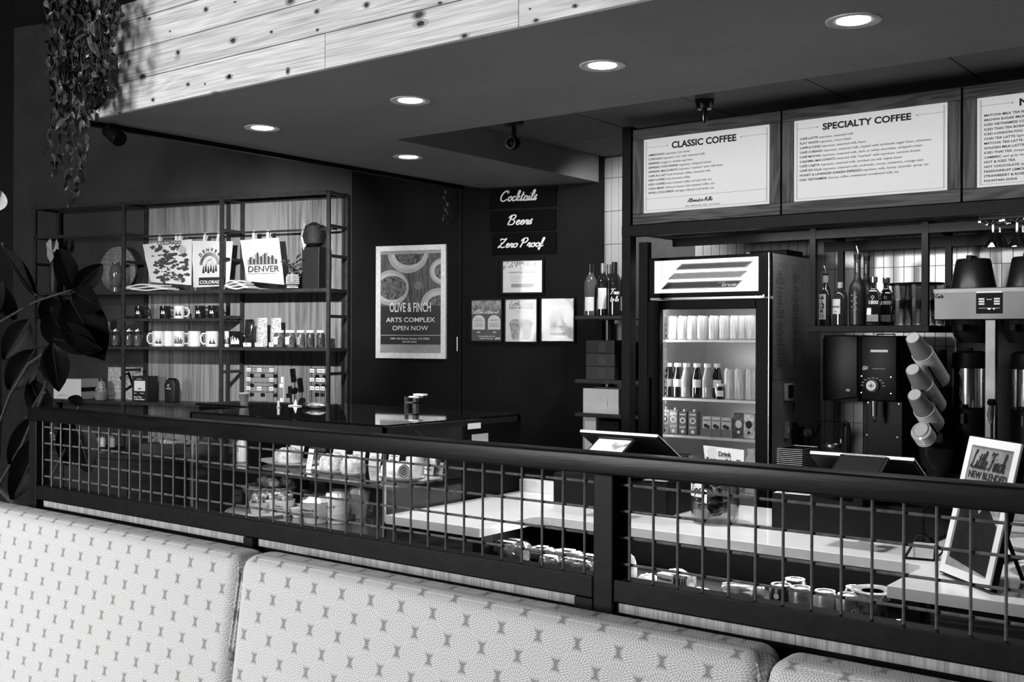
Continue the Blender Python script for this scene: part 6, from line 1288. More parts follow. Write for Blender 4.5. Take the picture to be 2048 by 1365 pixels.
mb = MB(); script(mb, 'Little Finch', L_*.13, Hs-.082, .048, -.0002, .10, width=L_*.66); fit(mb, 'NEW BLENDED', L_*.13, L_*.87, Hs-.108, -.0002, .03, h=.019); fit(mb, 'DRINKS', L_*.3, L_*.7, Hs-.132, -.0002, .0, h=.014); mb.xf(Mx).build('lettering', M_print, t)
MB().add([(L_*.45, .02+.09*tan_, .25) for tan_ in (1,)]+[(L_*.55, .11, .25), (L_*.4, .19, 0.001), (L_*.6, .19, .001), (L_*.45, .10, .245), (L_*.55, .10, .245)], [(0, 1, 3, 2), (4, 5, 1, 0), (4, 2, 3, 5)]).build('easel_leg', M_black, t) if 0 else MB().tube([(L_*.5, .075, .24), (L_*.5, .17, .004)], .006, 6).build('easel_leg', M_black, t)
x_, y_ = hz(1846, 1122, ZK); t = thing('tablet_stand', 'small black wire easel stand with a white card behind the framed sign', 'stand', (x_, y_, ZK), .2)
MB().tube([(-.05, 0, .003), (.03, .0, .003), (.03, .05, .06), (-.02, .05, .06), (-.05, 0, .003)], .004, 6).tube([(.03, 0, .003), (.05, .06, .02), (0, .05, .07)], .004, 6).build('wire_frame', M_black, t); MB().box(-.03, .03, .03, .034, .0, .045).build('card', M_paper, t)
x_, y_ = hz(2052, 1150, ZK); t = thing('cake_stand', 'pale wooden cake stand with swirled grain at the right edge of the counter', 'cake stand', (x_+.03, y_+.05, ZK))
MB().lathe([(.06, 0), (.055, .01), (.02, .03), (.018, .06), (.1, .065), (.1, .078)], 28).build('stand', wood('cake_wood', .3, .6, 'X', gs=2), t, smooth=True); MB().lathe([(.101, .066), (.101, .072)], 28).build('rim_band', M_grey, t)
x_, y_ = hz(2062, 1105, ZK); y_ = 3.45; x_, _ = hy(2062, 1105, y_); t = thing('striped_crate', 'crate of pale grey and white boards behind the cake stand', 'crate', (x_-.06, y_, ZK))
for k in range(4): MB().box(0, .3, 0, .014, .004+k*.034, .034+k*.034).build('slat', (M_lgrey, M_grey)[k % 2], t, bevel=.002)
MB().box(.0, .3, .015, .2, .0, .14).build('box', M_lgrey, t)
x_, y_ = hz(2022, 1128, ZK); t = thing('tongs', 'dark handled tongs resting on papers near the cake stand', 'tongs', (x_, y_, ZK), .9); MB().tube([(-.03, 0, .006), (.04, .008, .012)], .006, 8).tube([(-.03, 0.015, .006), (.04, .012, .012)], .006, 8).build('handles', M_black, t, smooth=True); MB().tube([(.04, .01, .012), (.09, .012, .005)], .003, 6).build('tips', M_chrome, t)
x_, y_ = hz(2010, 1105, ZK); t = thing('paper_sheets', 'loose white sheets spread on the right counter', 'papers', (x_, y_+.03, ZK), .3); [MB().box(-.12+.01*k, .12+.01*k, -.08, .08+.01*k, .0005+.001*k, .0013+.001*k).build('sheet', M_paper, t, rz=.1*k) for k in range(3)]
# ------------------------------------------------------------------ rear counter with brewing gear
YRC = 4.78
rc = thing('rear_counter', 'dark rear counter along the tiled wall holding the brewing equipment', 'counter', (-2.15, YRC, 0))
MB().box(0, 3.5, 0, YT-YRC-.004, .87, .91).build('worktop', mat('steel_worktop', .10, .35, .6), rc, bevel=.003)
for k in range(5): MB().box(.005+k*.7, .695+k*.7, .03, .05, .1, .865).build('door', M_dgrey, rc, bevel=.002)
MB().box(.01, 3.49, .052, YT-YRC-.01, .0, .87).build('carcass', M_black, rc)
ZR = .91
# soap and towel dispenser on the wall
def rx(px, Y): return hy(px, 700, Y)[0]
def rz_(px, py, Y): return hy(px, py, Y)[1]
Yd = 5.33; x0, x1 = rx(1645, Yd), rx(1716, Yd); z0, z1 = rz_(1680, 803, Yd), rz_(1680, 671, Yd)
t = thing('towel_dispenser', 'smoky black paper towel dispenser on the tiles beside the fridge', 'dispenser', (x0, Yd, z0)); w_, h_ = x1-x0, z1-z0
MB().prism([(0, .03), (.02, .006), (w_*.3, .0), (w_, .02), (w_, h_), (.01, h_), (0, h_-.02)], 0, YT-Yd-.002).build('cover', mat('smoky_plastic', .008, .4, spec=.15), t, bevel=.008, seg=4); MB().box(w_*.68, w_*.78, -.002, 0, .05, .062).build('badge', M_lgrey, t); MB().box(.0, w_, .01, .12, -.0, .03).build('mouth', M_black, t)
# bulk grinder
Yg = 5.0; x0, x1 = rx(1722, Yg), rx(1794, Yg); z1 = rz_(1758, 672, Yg); zm = rz_(1758, 803, Yg); w_ = x1-x0
t = thing('coffee_grinder', 'tall black bulk coffee grinder with a round white dial and chrome chute', 'grinder', (x0, Yg, ZR)); z1 -= ZR; zm -= ZR
MB().box(0, w_, 0, .3, zm, z1).build('head', mat('grinder_black', .004, .4, spec=.12), t, bevel=.006, seg=3); MB().box(.01, w_+.01, .05, .3, 0, zm).build('body', mat('grinder_black', .004, .4, spec=.12), t, bevel=.004); MB().box(-.01, w_+.03, -.1, .3, 0, .02).build('base', M_black, t, bevel=.003)
zl = rz_(1756, 703, Yg)-ZR; MB().box(w_*.27, w_*.75, -.001, 0, zl-.005, zl+.006).build('label_plate', M_white, t)
zk = rz_(1746, 772, Yg)-ZR; xk = rx(1746, Yg)-x0; MB().lathe([(.030, 0), (.030, .012), (.0, .012)], 20, cap=False).xf(Matrix.Translation((xk, 0, zk)) @ Matrix.Rotation(pi/2, 4, 'X')).build('dial_ring', M_dgrey, t, smooth=True)
MB().lathe([(.0225, .012), (.0225, .024), (.0005, .024)], 22, cap=False).xf(Matrix.Translation((xk, 0, zk)) @ Matrix.Rotation(pi/2, 4, 'X')).build('dial', M_white, t, smooth=True)
mb = MB(); fit(mb, 'GH', xk-.012, xk+.010, zk-.005, -.0245, .03, h=.011, shx=.1); mb.rect(xk-.001, xk+.001, zk-.014, zk+.016, -.0246); mb.build('dial_lettering', M_print, t)
zg = rz_(1731, 737, Yg)-ZR; mb = MB(); fit(mb, 'GH', .006, .030, zg-.008, -.0008, .03, h=.018, shx=.25); fit(mb, 'PRECISION GRIND', w_*.32, w_*.68, zg-.004, -.0008, 0, h=.004)
for k in range(9): a = pi*(k/8); mb.rect(xk+.05*cos(a)-.006, xk+.05*cos(a)+.006, zk+.036*sin(a)-.001, zk+.036*sin(a)+.001, -.0008)
mb.build('panel_lettering', M_wprint, t)
sm = MB().disc(0, 0, .003, .003, -.001, 8).mesh('screw', M_chrome)
for px, py in ((1720.5+3, 753), (1782, 755), (1723, 786), (1782, 788), (1729, 807), (1791, 810), (1727, 872), (1788, 877)): inst('screw', sm, t, (rx(px, Yg)-x0, 0 if py < 800 else .0495, rz_(px, py, Yg)-ZR))
xc = rx(1753, Yg)-x0; zc0 = rz_(1753, 834, Yg-.04)-ZR; zc1 = rz_(1753, 803, Yg-.04)-ZR
MB().lathe([(.013, zc0), (.016, zc1)], 14, (xc, -.03, 0)).build('chute', M_chrome, t, smooth=True); MB().tube([(xc, -.03, zc0), (xc+.002, -.032, zc0-.015), (xc, -.03, zc0-.03)], [.008, .011, .005], 8).build('lever', M_chrome, t, smooth=True)
MB().tube([(w_*.35, .05, z1), (w_*.35, .05, z1+.006), (w_*.85, .05, z1+.006), (w_*.85, .05, z1)], .003, 6).build('top_rail', M_chrome, t, smooth=True)
# paper cup stacks in a black rack
cr = thing('cup_rack', 'black tube rack holding the slanting stacks of paper cups', 'cup rack', (rx(1868, 4.95), 4.98, ZR))
M_kraft = mat('kraft_paper', .30, .7, var=.06, scale=80); M_cupw = mat('cup_base_white', .85, .6, var=.05)
_a, _b = hy(1825, 676, 4.72), hy(1883, 768, 5.0)
down = Vector((_b[0]-_a[0], .28, _b[1]-_a[1])).normalized()
def cstack(lb, px, py, n, Yb=4.72, s=1.0):
    x_, z_ = hy(px, py, Yb); base = Vector((x_, Yb, z_)); t = thing('paper_cup_stack', lb, 'paper cups', base, 0, 'slanting paper cup stacks')
    q_ = down.to_track_quat('Z', 'Y').to_matrix().to_4x4()
    bm_ = MB().lathe([(.0005, .004), (.026, .004), (.028, 0), (.030, .002), (.043, .112), (.046, .114), (.046, .119), (.042, .119)], 26, cap=False).xf(q_ @ Matrix.Scale(s, 4))
    c0 = bm_.build('cup', M_kraft, t, smooth=True); MB().lathe([(.0005, .003), (.0265, .003), (.0275, .0)], 24, cap=False).xf(q_ @ Matrix.Scale(s, 4)).build('cup_base', M_cupw, t, smooth=True)
    rim = MB().lathe([(.0435, .1125), (.0462, .1130), (.0468, .1165), (.0462, .120), (.0445, .120)], 26, cap=False).xf(q_ @ Matrix.Scale(s, 4)).mesh('cup_rim', M_cupw, True)
    wall = MB().lathe([(.0405, .095), (.0435, .1125)], 26, cap=False).xf(q_ @ Matrix.Scale(s, 4)).mesh('cup', M_kraft, True)
    for k in range(n):
        inst('cup_rim', rim, t, down*(.0125*k)); 
        if k: inst('cup', wall, t, down*(.0125*k))
    e = q_ @ Vector((0, 0, .1)); 
    st = base-Vector(cr.location)+down*.10; en = base-Vector(cr.location)+down*(.12+.0125*n)
    for a in (0, 2.1, 4.2):
        o_ = (q_ @ Vector((cos(a)*.053, sin(a)*.053, 0))).to_3d(); MB().tube([st+o_+down*.05, en+o_], .004, 6).build('tube_guide', M_black, cr)
    return t
cstack('uppermost slanting stack of paper cups in the rack', 1825, 676, 17); cstack('second slanting stack of paper cups from the top', 1824.6, 739.5, 14); cstack('third slanting stack of paper cups, its base marked with a dark line', 1828.4, 790, 10)
x_, z_ = hy(1841, 862, 4.74); t = thing('lid_stack', 'stack of white plastic cup lids below the paper cup stacks', 'cup lids', (x_, 4.74, z_))
q_ = down.to_track_quat('Z', 'Y').to_matrix().to_4x4()
for k in range(5): MB().lathe([(.0005, -.004), (.028, -.004), (.030, -.010), (.034, -.010), (.036, 0), (.043, .004), (.045, .010), (.043, .012)], 26, cap=False).xf(Matrix.Translation(down*(.013*k)) @ q_).build('lid', M_plate if k < 4 else M_white, t, smooth=True)
MB().box(rx(1862, 4.95)-rx(1868, 4.95)-.0, .03, .0, .06, 0, rz_(1868, 700, 5.0)-ZR).build('post', M_black, cr); MB().box(-.05, .035, -.0, .1, 0, .015).build('foot_plate', M_black, cr)
# black lidded tub below the lids
x_ = rx(1842, 4.70); t = thing('black_tub', 'glossy black tub with a flared rim in front of the lid stack', 'tub', (x_, 4.93, ZR)); zt_ = rz_(1842, 893, 4.93)-ZR
MB().lathe([(.035, 0), (.045, zt_*.35), (.07, zt_*.55), (.075, zt_*.9), (.082, zt_)], 20).build('tub', mat('gloss_black', .02, .15, coat=.5), t, smooth=True); MB().lathe([(.084, zt_), (.084, zt_+.012), (.06, zt_+.016)], 20).build('lid', M_black, t, smooth=True)
# twin brewer
Yb = 4.95; x0 = rx(1867, Yb); z1 = rz_(1867, 578, Yb)-ZR; z0 = rz_(1867, 641, Yb)-ZR
t = thing('coffee_brewer', 'twin stainless coffee brewer with a black control panel and central steel column', 'coffee machine', (x0, Yb, ZR))
MB().box(0, .86, 0, .4, z0, z1).build('head', mat('brewer_steel', .05, .35, .9, var=.3, scale=3), t, bevel=.004); MB().box(0, .86, -.003, .001, z1-.02, z1-.004).build('top_trim', M_lgrey, t)
def bx(px): return rx(px, Yb)-x0
def bz(px, py): return rz_(px, py, Yb)-ZR
xa, xb = bx(1952), bx(2005); za, zb_ = bz(1978, 628), bz(1978, 586); MB().box(xa, xb, -.003, 0, za, zb_).build('control_panel', M_black, t, bevel=.001)
MB().rect(xa+.001, xb-.001, zb_-.001, zb_+.006, -.0034).build('panel_title_strip', M_white, t)
mb = MB(); [mb.rect(xa+(.1+.58*i)*(xb-xa), xa+(.32+.58*i)*(xb-xa), za+(.42+.12*j)*(zb_-za), za+(.50+.12*j)*(zb_-za), -.0036) for i in (0, 1) for j in range(3)]; mb.rect(xa+.4*(xb-xa), xa+.6*(xb-xa), za+.66*(zb_-za), za+.69*(zb_-za), -.0036).rect(xa+.1*(xb-xa), xa+.9*(xb-xa), za+.25*(zb_-za), za+.27*(zb_-za), -.0036); mb.build('buttons', M_wprint, t)
mb = MB(); [mb.disc(xa+u*(xb-xa), za+.22*(zb_-za), .003, .0025, -.0038, 10) for u in (.48, .52, .68)]; mb.build('indicator_lamps', mat('indicator', 1, .5, var=0, emit=3), t)
mb = MB(); script(mb, 'Coffee'[0:3]+'e'*0, bx(1870), bz(1870, 596), .014, -.0012, .13); mb.build('badge_lettering', M_print, t) if 0 else None
mb = MB(); script(mb, 'Caers'.replace('ae', 'a').replace('rs', 'rtis')[0:6], bx(1870), bz(1870, 597), .018, -.0035, .14, width=.034); mb.build('badge_lettering', M_dgrey, t)
xa, xb = bx(1967.5), bx(1988.6); MB().box(xa, xb, .02, .06, 0, z0).build('column', mat('column_steel', .13, .4, .8, var=.3, scale=6), t, bevel=.002); MB().box(0, .86, -.06, .4, 0, .02).build('drip_base', M_chrome, t, bevel=.003)
for k, pxc in enumerate((1928, 2032)):
    xc = bx(pxc); MB().lathe([(.055, -.10), (.075, -.07), (.09, -.005), (.092, 0)], 24, (xc, .12, z0)).build('brew_basket', mat('basket_black', .008, .3), t, smooth=True); MB().box(xc-.012, xc+.012, -.06, .03, z0-.05, z0-.02).build('basket_handle', M_black, t, bevel=.003)
for k, (pxc, lb) in enumerate(((1931, 'upturned black brew basket on the left of the brewer top'), (2046, 'upturned black brew basket at the picture edge on the brewer top'))):
    b = thing('spare_brew_basket', lb, 'brew basket', (x0+bx(pxc), Yb+.12, ZR+z1), 0, 'spare brew baskets on the brewer'); MB().lathe([(.098, 0), (.095, .006), (.072, .125), (.066, .132), (.03, .134)], 24).build('bowl', mat('basket_black', .008, .3), b, smooth=True); MB().box(-.012, .012, -.075, .02, .118, .145).build('handle', M_black, b, bevel=.003)
for k, (pxc, lb) in enumerate(((1924, 'left insulated coffee server with polished steel band under the brewer'), (2046, 'right insulated coffee server under the brewer, cut by the picture edge'))):
    xw = x0+bx(pxc); b = thing('coffee_server', lb, 'coffee server', (xw, Yb+.13, ZR+.0205), 0, 'insulated coffee servers'); za = rz_(1924, 825, Yb+.05)-ZR; zb_ = rz_(1924, 747, Yb+.05)-ZR; zt_ = rz_(1924, 712, Yb+.05)-ZR
    ms = mat('polished_steel', .8, .14, 1.0, var=.05, scale=2)
    MB().lathe([(.072, za), (.072, zb_)], 32).build('steel_band', ms, b, smooth=True); MB().lathe([(.078, zb_), (.08, zb_+.005), (.074, zt_-.01), (.05, zt_)], 28).build('lid', M_black, b, smooth=True); MB().lathe([(.085, .02), (.085, .05), (.076, za*.6), (.078, za)], 28).build('base', M_black, b, smooth=True)
    MB().lathe([(.02, 0), (.022, .006), (.02, .02)], 14, (-.005, -.095, za-.005)).build('tap_knob', M_black, b, smooth=True); MB().tube([(-.005, -.07, za-.03), (-.005, -.1, za-.03), (-.005, -.103, za-.07)], [.01, .009, .007], 8).build('tap', M_chrome, b, smooth=True); MB().lathe([(.012, zt_), (.014, zt_+.012)], 10).build('cap', M_dgrey, b)
x_ = rx(1978, 4.80); t = thing('server_tap', 'chrome tap with black knob in front of the brewer column', 'tap', (x_, 4.85, ZR)); za = rz_(1978, 812, 4.82)-ZR
MB().tube([(0, 0, 0), (0, 0, za-.07)], .006, 8).build('stem', M_dgrey, t); MB().lathe([(.016, za), (.02, za+.012), (.014, za+.026)], 14).build('knob', M_black, t, smooth=True); MB().tube([(0, 0, za), (-.004, -.005, za-.04), (.0, -.01, za-.075)], [.010, .014, .008], 10).build('tap_body', M_chrome, t, smooth=True)
# gooseneck tap, jar, tray stack, utensils
x_ = rx(1699, 5.15); t = thing('gooseneck_tap', 'black gooseneck sink tap behind the glass canister', 'tap', (x_, 5.15, ZR)); zt_ = rz_(1692, 846, 5.15)-ZR; dx = rx(1684, 5.15)-x_
MB().tube([(0, 0, 0), (0, 0, zt_-.05)]+[((dx/2)*(1-cos(a)), -.0, zt_-.05+.05*sin(a)) for a in [i*pi/8 for i in range(1, 8)]]+[(dx, 0, zt_-.05), (dx, 0, zt_-.08)], .010, 10).build('spout', mat('dark_chrome', .08, .2, .9), t, smooth=True); MB().lathe([(.022, 0), (.022, .02)], 14).build('base', M_dgrey, t)
MB().lathe([(.0105, zt_-.1), (.0115, zt_-.08)], 10, (dx, 0, 0)).build('nozzle', M_chrome, t)
def onrear(px, Y): return (rx(px, Y), Y, ZR)
t = thing('glass_canister', 'wide glass canister with a steel rim beside the tray stack', 'canister', onrear(1666, 4.97)); zt_ = rz_(1666, 889, 4.97)-ZR
MB().lathe([(.04, 0), (.042, .004), (.042, zt_), (.04, zt_), (.039, .006), (.001, .006)], 22, cap=False).build('glass', M_glass, t, smooth=True); MB().lathe([(.043, zt_-.012), (.043, zt_)], 22, cap=False).build('rim', M_chrome, t, smooth=True); MB().lathe([(.038, .006), (.038, zt_*.75)], 18).build('contents', mat('jar_contents', .10, .3), t)
t = thing('tray_stack', 'stack of thin metal trays left of the right payment terminal', 'trays', (rx(1592, 4.9), 4.90, ZR)); zt_ = rz_(1592, 899, 4.83)-ZR; n = 14
for k in range(n):
    z_ = zt_*(k+1)/n-.012; MB().add([(-.062, -.07, z_+.009), (.062, -.07, z_+.009), (.062, .12, z_+.009), (-.062, .12, z_+.009), (-.055, -.062, z_), (.055, -.062, z_), (.055, .112, z_), (-.055, .112, z_)], [(0, 1, 5, 4), (1, 2, 6, 5), (2, 3, 7, 6), (3, 0, 4, 7), (4, 5, 6, 7)]).build('tray', M_black, t)
    MB().tube([(-.062, -.07, z_+.009), (.062, -.07, z_+.009), (.062, .12, z_+.009), (-.062, .12, z_+.009)], .0018, 5, True).build('tray_rim', mat('bright_rim', .7, .3, .5), t)
x_ = rx(1588, 5.15)+.06; t = thing('whisk_canister', 'black canister bristling with dark utensils against the fridge side', 'utensils', (x_, 5.15, ZR)); zt_ = rz_(1588, 838, 5.15)-ZR
MB().lathe([(.055, 0), (.06, zt_-.16)], 18).build('canister', M_black, t, smooth=True); random.seed(4)
for k in range(6): a = k*1.05; MB().tube([(0, 0, zt_-.2), (.05*cos(a), .04*sin(a), zt_-.06), (.06*cos(a), .05*sin(a), zt_-.02-.02*(k % 3))], [.006, .012, .022], 8).build('utensil', mat('utensil_dark', .01, .25, coat=.4), t, smooth=True)
MB().tube([(-.05, 0, zt_-.16), (-.07, -.01, zt_-.02), (-.065, 0, zt_+.08)], [.004, .006, .012], 8).build('handle', M_black, t, smooth=True)
# ------------------------------------------------------------------ liquor shelf
YL = 5.02
def lx(px, Y=YL): return hy(px, 640, Y)[0]
def px2m(px_, Y): return px_*Y/2150*.985
pour = lambda h: [(.004, h+.0), (.004, h+.03)]
t = bottle('liquor_bottle', 'slim clear bottle with a white sugar skull label and pourer, leftmost on the liquor shelf', 'liquor bottle', (lx(1651), YL, ZSH), [(.026, 0), (.028, .004), (.028, .155), (.022, .175), (.012, .195), (.012, .235)], mat('clear_spirit_glass', .03, .06, coat=.8, var=.3), (.03, .15, .028, -1.2, .4), ([(.0135, .205), (.0135, .24)], M_lgrey), .0, 'bottles on the liquor shelf')
mb = MB(); mb.disc(0, .095, .015, .021, 0, 18); mb.disc(0, .07, .009, .008, 0, 12); mb.v = [(.0297*sin(a/.029-.4), -.0297*cos(a/.029-.4), c) for a, _, c in mb.v]; mb.build('skull', M_print, t)
mb = MB(); mb.disc(-.006, .095, .004, .005, 0, 10).disc(.006, .095, .004, .005, 0, 10); mb.ring(0, .095, .0165, .0185, 0, 18)
for k in range(4): mb.rect(-.0055+.0028*k, -.004+.0028*k, .072, .08, 0)
mb.disc(0, .109, .003, .003, 0, 8); mb.v = [(.0302*sin(a/.029-.4), -.0302*cos(a/.029-.4), c) for a, _, c in mb.v]; mb.build('skull_details', M_label, t)
mb = MB(); script(mb, 'Calle'.replace('ll', 'l')[0:4], -.016, .128, .014, 0, .16, width=.028); mb.rect(-.012, .012, .040, .055, 0); mb.v = [(.0300*sin(a/.029-.4), -.0300*cos(a/.029-.4), c) for a, _, c in mb.v]; mb.build('lettering', M_print, t)
MB().lathe([(.013, .24), (.013, .247)], 12).build('pourer_cork', M_black, t); MB().tube([(0, 0, .245), (0, 0, .265), (-.008, 0, .285)], .004, 8).build('pourer', M_chrome, t, smooth=True)
bottle('liquor_bottle', 'round-shouldered clear bottle with a square white label, second on the liquor shelf', 'liquor bottle', (lx(1682), YL-.01, ZSH), [(.030, 0), (.034, .005), (.034, .135), (.028, .158), (.011, .175), (.010, .198)], mat('clear_spirit_glass', .03, .06, coat=.8, var=.3), (.055, .125, .034, -1.1, .35), ([(.0125, .178), (.0125, .205)], M_lgrey), .0, 'bottles on the liquor shelf', txt=[('chareau', .085, .012, .045), ('aloe liqueur', .065, .004, .02)])
for k, (px, Y, lb) in enumerate(((1715, YL+.02, 'tall grey frosted bottle with pourer, in front'), (1733, YL+.11, 'tall grey frosted bottle behind the one with the pourer'))):
    t = bottle('liquor_bottle', lb, 'liquor bottle', (lx(px, Y), Y, ZSH), [(.036, 0), (.040, .005), (.041, .15), (.038, .185), (.024, .21), (.0135, .23), (.0135, .325)], mat('frosted_grey_glass', .02, .35, var=.3, scale=30), None, ([(.0155, .31), (.0155, .335)], M_dgrey), .0, 'bottles on the liquor shelf')
    mb = MB(); fit(mb, 'PATRON'[0:0]+'casa', -.014, .014, 0, 0, .03, h=.006); mb.v = [(c*1.0-.001, -.0142, .25+(a+.014)*1.6) for a, _, c in mb.v]; mb.build('neck_lettering', M_wprint, t)
    if k == 0: MB().tube([(0, 0, .335), (0, 0, .35), (-.007, 0, .375)], .0045, 8).build('pourer', M_chrome, t, smooth=True); mb = MB(); [mb.ball((.012*sin(i*2.1)-.002, -.0405, .07+.009*i), .004, .002, .003, 6, 4) for i in range(9)]; mb.build('embossed_marks', M_lgrey, t)
for k, (px, Y, lb) in enumerate(((1747.5, YL-.04, 'dark square bottle with four white digits and a pale lower label'), (1772.5, YL+.05, 'dark square bottle half behind the lettered one'))):
    t = thing('liquor_bottle', lb, 'liquor bottle', (lx(px, Y), Y, ZSH), .1, 'bottles on the liquor shelf'); a, b = .033, .024
    mb = MB(); vs = []
    for sc, z_ in ((.96, 0), (1, .004), (.86, .145), (.5, .165), (.34, .172), (.34, .2)): vs += [(-a*sc, -b*sc, z_), (a*sc, -b*sc, z_), (a*sc, b*sc, z_), (-a*sc, b*sc, z_)]
    mb.add(vs, [(4*j+i, 4*j+(i+1) % 4, 4*j+4+(i+1) % 4, 4*j+4+i) for j in range(5) for i in range(4)]+[(3, 2, 1, 0), (20, 21, 22, 23)]); mb.build('glass_body', M_dglass, t, bevel=.004, seg=3)
    MB().lathe([(.0165, .198), (.0165, .223)], 18).build('cap', M_chrome, t, smooth=True)
    mb = MB(); fit(mb, '1800', -.021, .021, .098, -b*.93, .03, h=.017); mb.ring(0, .13, .005, .007, -b*.93, 14); mb.build('lettering', M_wprint, t); MB().add([(-.026, -b*1.0-.001, .018), (.026, -b-.001, .018), (.025, -b*.97-.001, .05), (-.025, -b*.97-.001, .05)], [(0, 1, 2, 3)]).build('label', mat('pale_label_grey', .32, .6, var=.2, scale=90), t, smooth='flat')
def glass_stack(lb, px, Y, n=2):
    t = thing('tumbler_stack', lb, 'glasses', (lx(px, Y), Y, ZSH), 0, 'stacked fluted tumblers on the liquor shelf')
    for k in range(n):
        z_ = .068*k; mb = MB(); vs = []; N_ = 24
        for r_, zz in ((.024, 0), (.0255, .003), (.034, .115), (.032, .115), (.023, .008)):
            for i in range(N_): q2 = r_*(1.0+.03*(i % 2)); a = 2*pi*i/N_; vs.append((q2*cos(a), q2*sin(a), zz+z_))
        mb.add(vs, [(j*N_+i, j*N_+(i+1) % N_, (j+1)*N_+(i+1) % N_, (j+1)*N_+i) for j in range(4) for i in range(N_)]+[tuple(range(N_-1, -1, -1))]); mb.build('tumbler', glass('fluted_glass', .78, 2.0, .06, .14), t)
glass_stack('front left stack of fluted tumblers beside the square bottles', 1799, YL-.04); glass_stack('rear stack of fluted tumblers between the front two', 1815, YL+.08); glass_stack('front middle stack of fluted tumblers before the steel post', 1832, YL-.04); glass_stack('stack of fluted tumblers behind the steel post', 1858, YL+.09); glass_stack('rightmost stack of fluted tumblers behind the brewer edge', 1875, YL+.0)
x_ = lx(1832, YL+.03); t = thing('glass_tray', 'dark tray resting upside down on the tumbler stacks', 'tray', (x_, YL+.03, ZSH+.184)); MB().lathe([(.12, 0), (.125, .006), (.122, .009)], 26, sx=1, sy=.8).build('tray', M_black, t, smooth=True); MB().lathe([(.06, .009), (.058, .011)], 20, sx=1, sy=.8).build('foot_ring', M_dgrey, t)
# stemware hanging from the canopy
for k, (px, Y, w_, lb) in enumerate(((1986, 4.80, .028, 'hanging cocktail glass, leftmost on the rack'), (2000, 4.92, .028, 'hanging cocktail glass just behind the leftmost one'), (2034, 4.78, .042, 'hanging wide coupe glass near the picture edge'), (2046, 4.90, .042, 'hanging coupe glass cut by the picture edge'))):
    x_ = hy(px, 470, Y)[0]; zt_ = zf-.0625; t = thing('hanging_glass', lb, 'stemmed glass', (x_, Y, zt_), 0, 'stemware hanging from the canopy'); g = glass('stem_glass', .7, 1.8, .04, .12)
    z_e = rz_(px, 496, Y)-zt_; z_s = rz_(px, 467, Y)-zt_
    MB().lathe([(.034, 0), (.033, -.003), (.006, -.008), (.004, -.02), (.004, z_s+.004), (.008, z_s), (w_*1.25, z_e), (w_*1.21, z_e), (.004, z_s-.004)], 22, cap=False).build('bowl_and_stem', g, t, smooth=True); MB().lathe([(.0045, z_s+.01), (.0045, -.015)], 8).build('stem_core', M_lgrey, t)
    for dx in (-.045, .036): MB().box(dx, dx+.009, -.05, .05, -.006, .0).build('rack_rail', M_chrome, bf, loc=(x_-bf.location.x, Y-bf.location.y, zt_-.002))
MB().box(-.03, .33, -.06, .24, -.0, .018).build('rack_board', M_black, bf, loc=(hy(1980, 430, 4.8)[0]-bf.location.x, 4.8-bf.location.y, zf-.06))
# object left on the fridge roof
x_, z_ = hy(1500, 506, 5.1); t = thing('fridge_top_box', 'flat dark box with a small pale clip lying on the fridge roof', 'box', (fx1-.24, 5.15, fzt)); MB().box(0, .2, 0, .2, 0, .035).build('box', M_black, t, bevel=.002); MB().box(-.02, .0, 0, .03, 0, .03).build('clip', M_lgrey, t, bevel=.002)
# ------------------------------------------------------------------ ceiling fittings
x_, y_ = hz(1408, 186, ZC-.0); t = thing('pendant_socket', 'short chrome lamp socket hanging in front of the menu board', 'light fitting', (hy(1409, 190, 4.2)[0], 4.2, ZC))
MB().lathe([(.045, 0), (.045, -.01), (.035, -.02), (.04, -.075), (.03, -.1), (.014, -.105), (.014, -.14), (.008, -.16), (.001, -.162)], 18, cap=False).build('socket', mat('dark_chrome', .08, .2, .9), t, smooth=True); MB().lathe([(.041, -.028), (.043, -.06)], 18, cap=False).build('bright_band', M_chrome, t, smooth=True)
t = thing('dome_camera', 'small dark dome camera under the dropped soffit corner', 'camera', (hy(1028, 280, 4.3)[0], 4.3, ZC)); zd = hy(1028, 287, 4.3)[1]-ZC
MB().lathe([(.05, 0), (.05, -.02), (.03, -.03), (.001, -.03)], 20, cap=False).build('mount', M_dgrey, t, smooth=True); MB().ball((0, 0, zd), .034, .034, .034, 18, 12).build('dome', M_black, t, smooth=True); MB().tube([(0, 0, 0), (0, 0, zd)], .012, 8).build('stem', M_dgrey, t); MB().tube([(.028*cos(a), -.02-.012*abs(cos(a)), zd+.028*sin(a)-.0) for a in [i*pi/10 for i in range(20)]], .003, 6, True).build('lens_ring', M_chrome, t, smooth=True)
xv0, yv0 = hz(1812, 134, ZC-.002); t = thing('air_vent', 'long slotted air vent in the ceiling panels above the menu boards', 'vent', (xv0, YB+.06, ZC-.001))
MB().box(0, 1.1, 0, .03, -.006, 0).box(0, 1.1, .23, .26, -.006, 0).box(0, .03, .03, .23, -.006, 0).box(1.07, 1.1, .03, .23, -.006, 0).build('frame', mat('vent_paint', .13, .6), t)
for k in range(9): MB().box(.05+.115*k, .12+.115*k, .035, .225, -.004, -.001).build('slat', M_black if k % 2 == 0 else mat('vent_dark', .05, .6), t, bevel=.001)
t = thing('track_spotlight', 'black cylinder track spotlight under the left soffit edge', 'spotlight', (-4.28, 2.70, ZS-.022)); x_, z_ = hy(204, 276, 2.70)
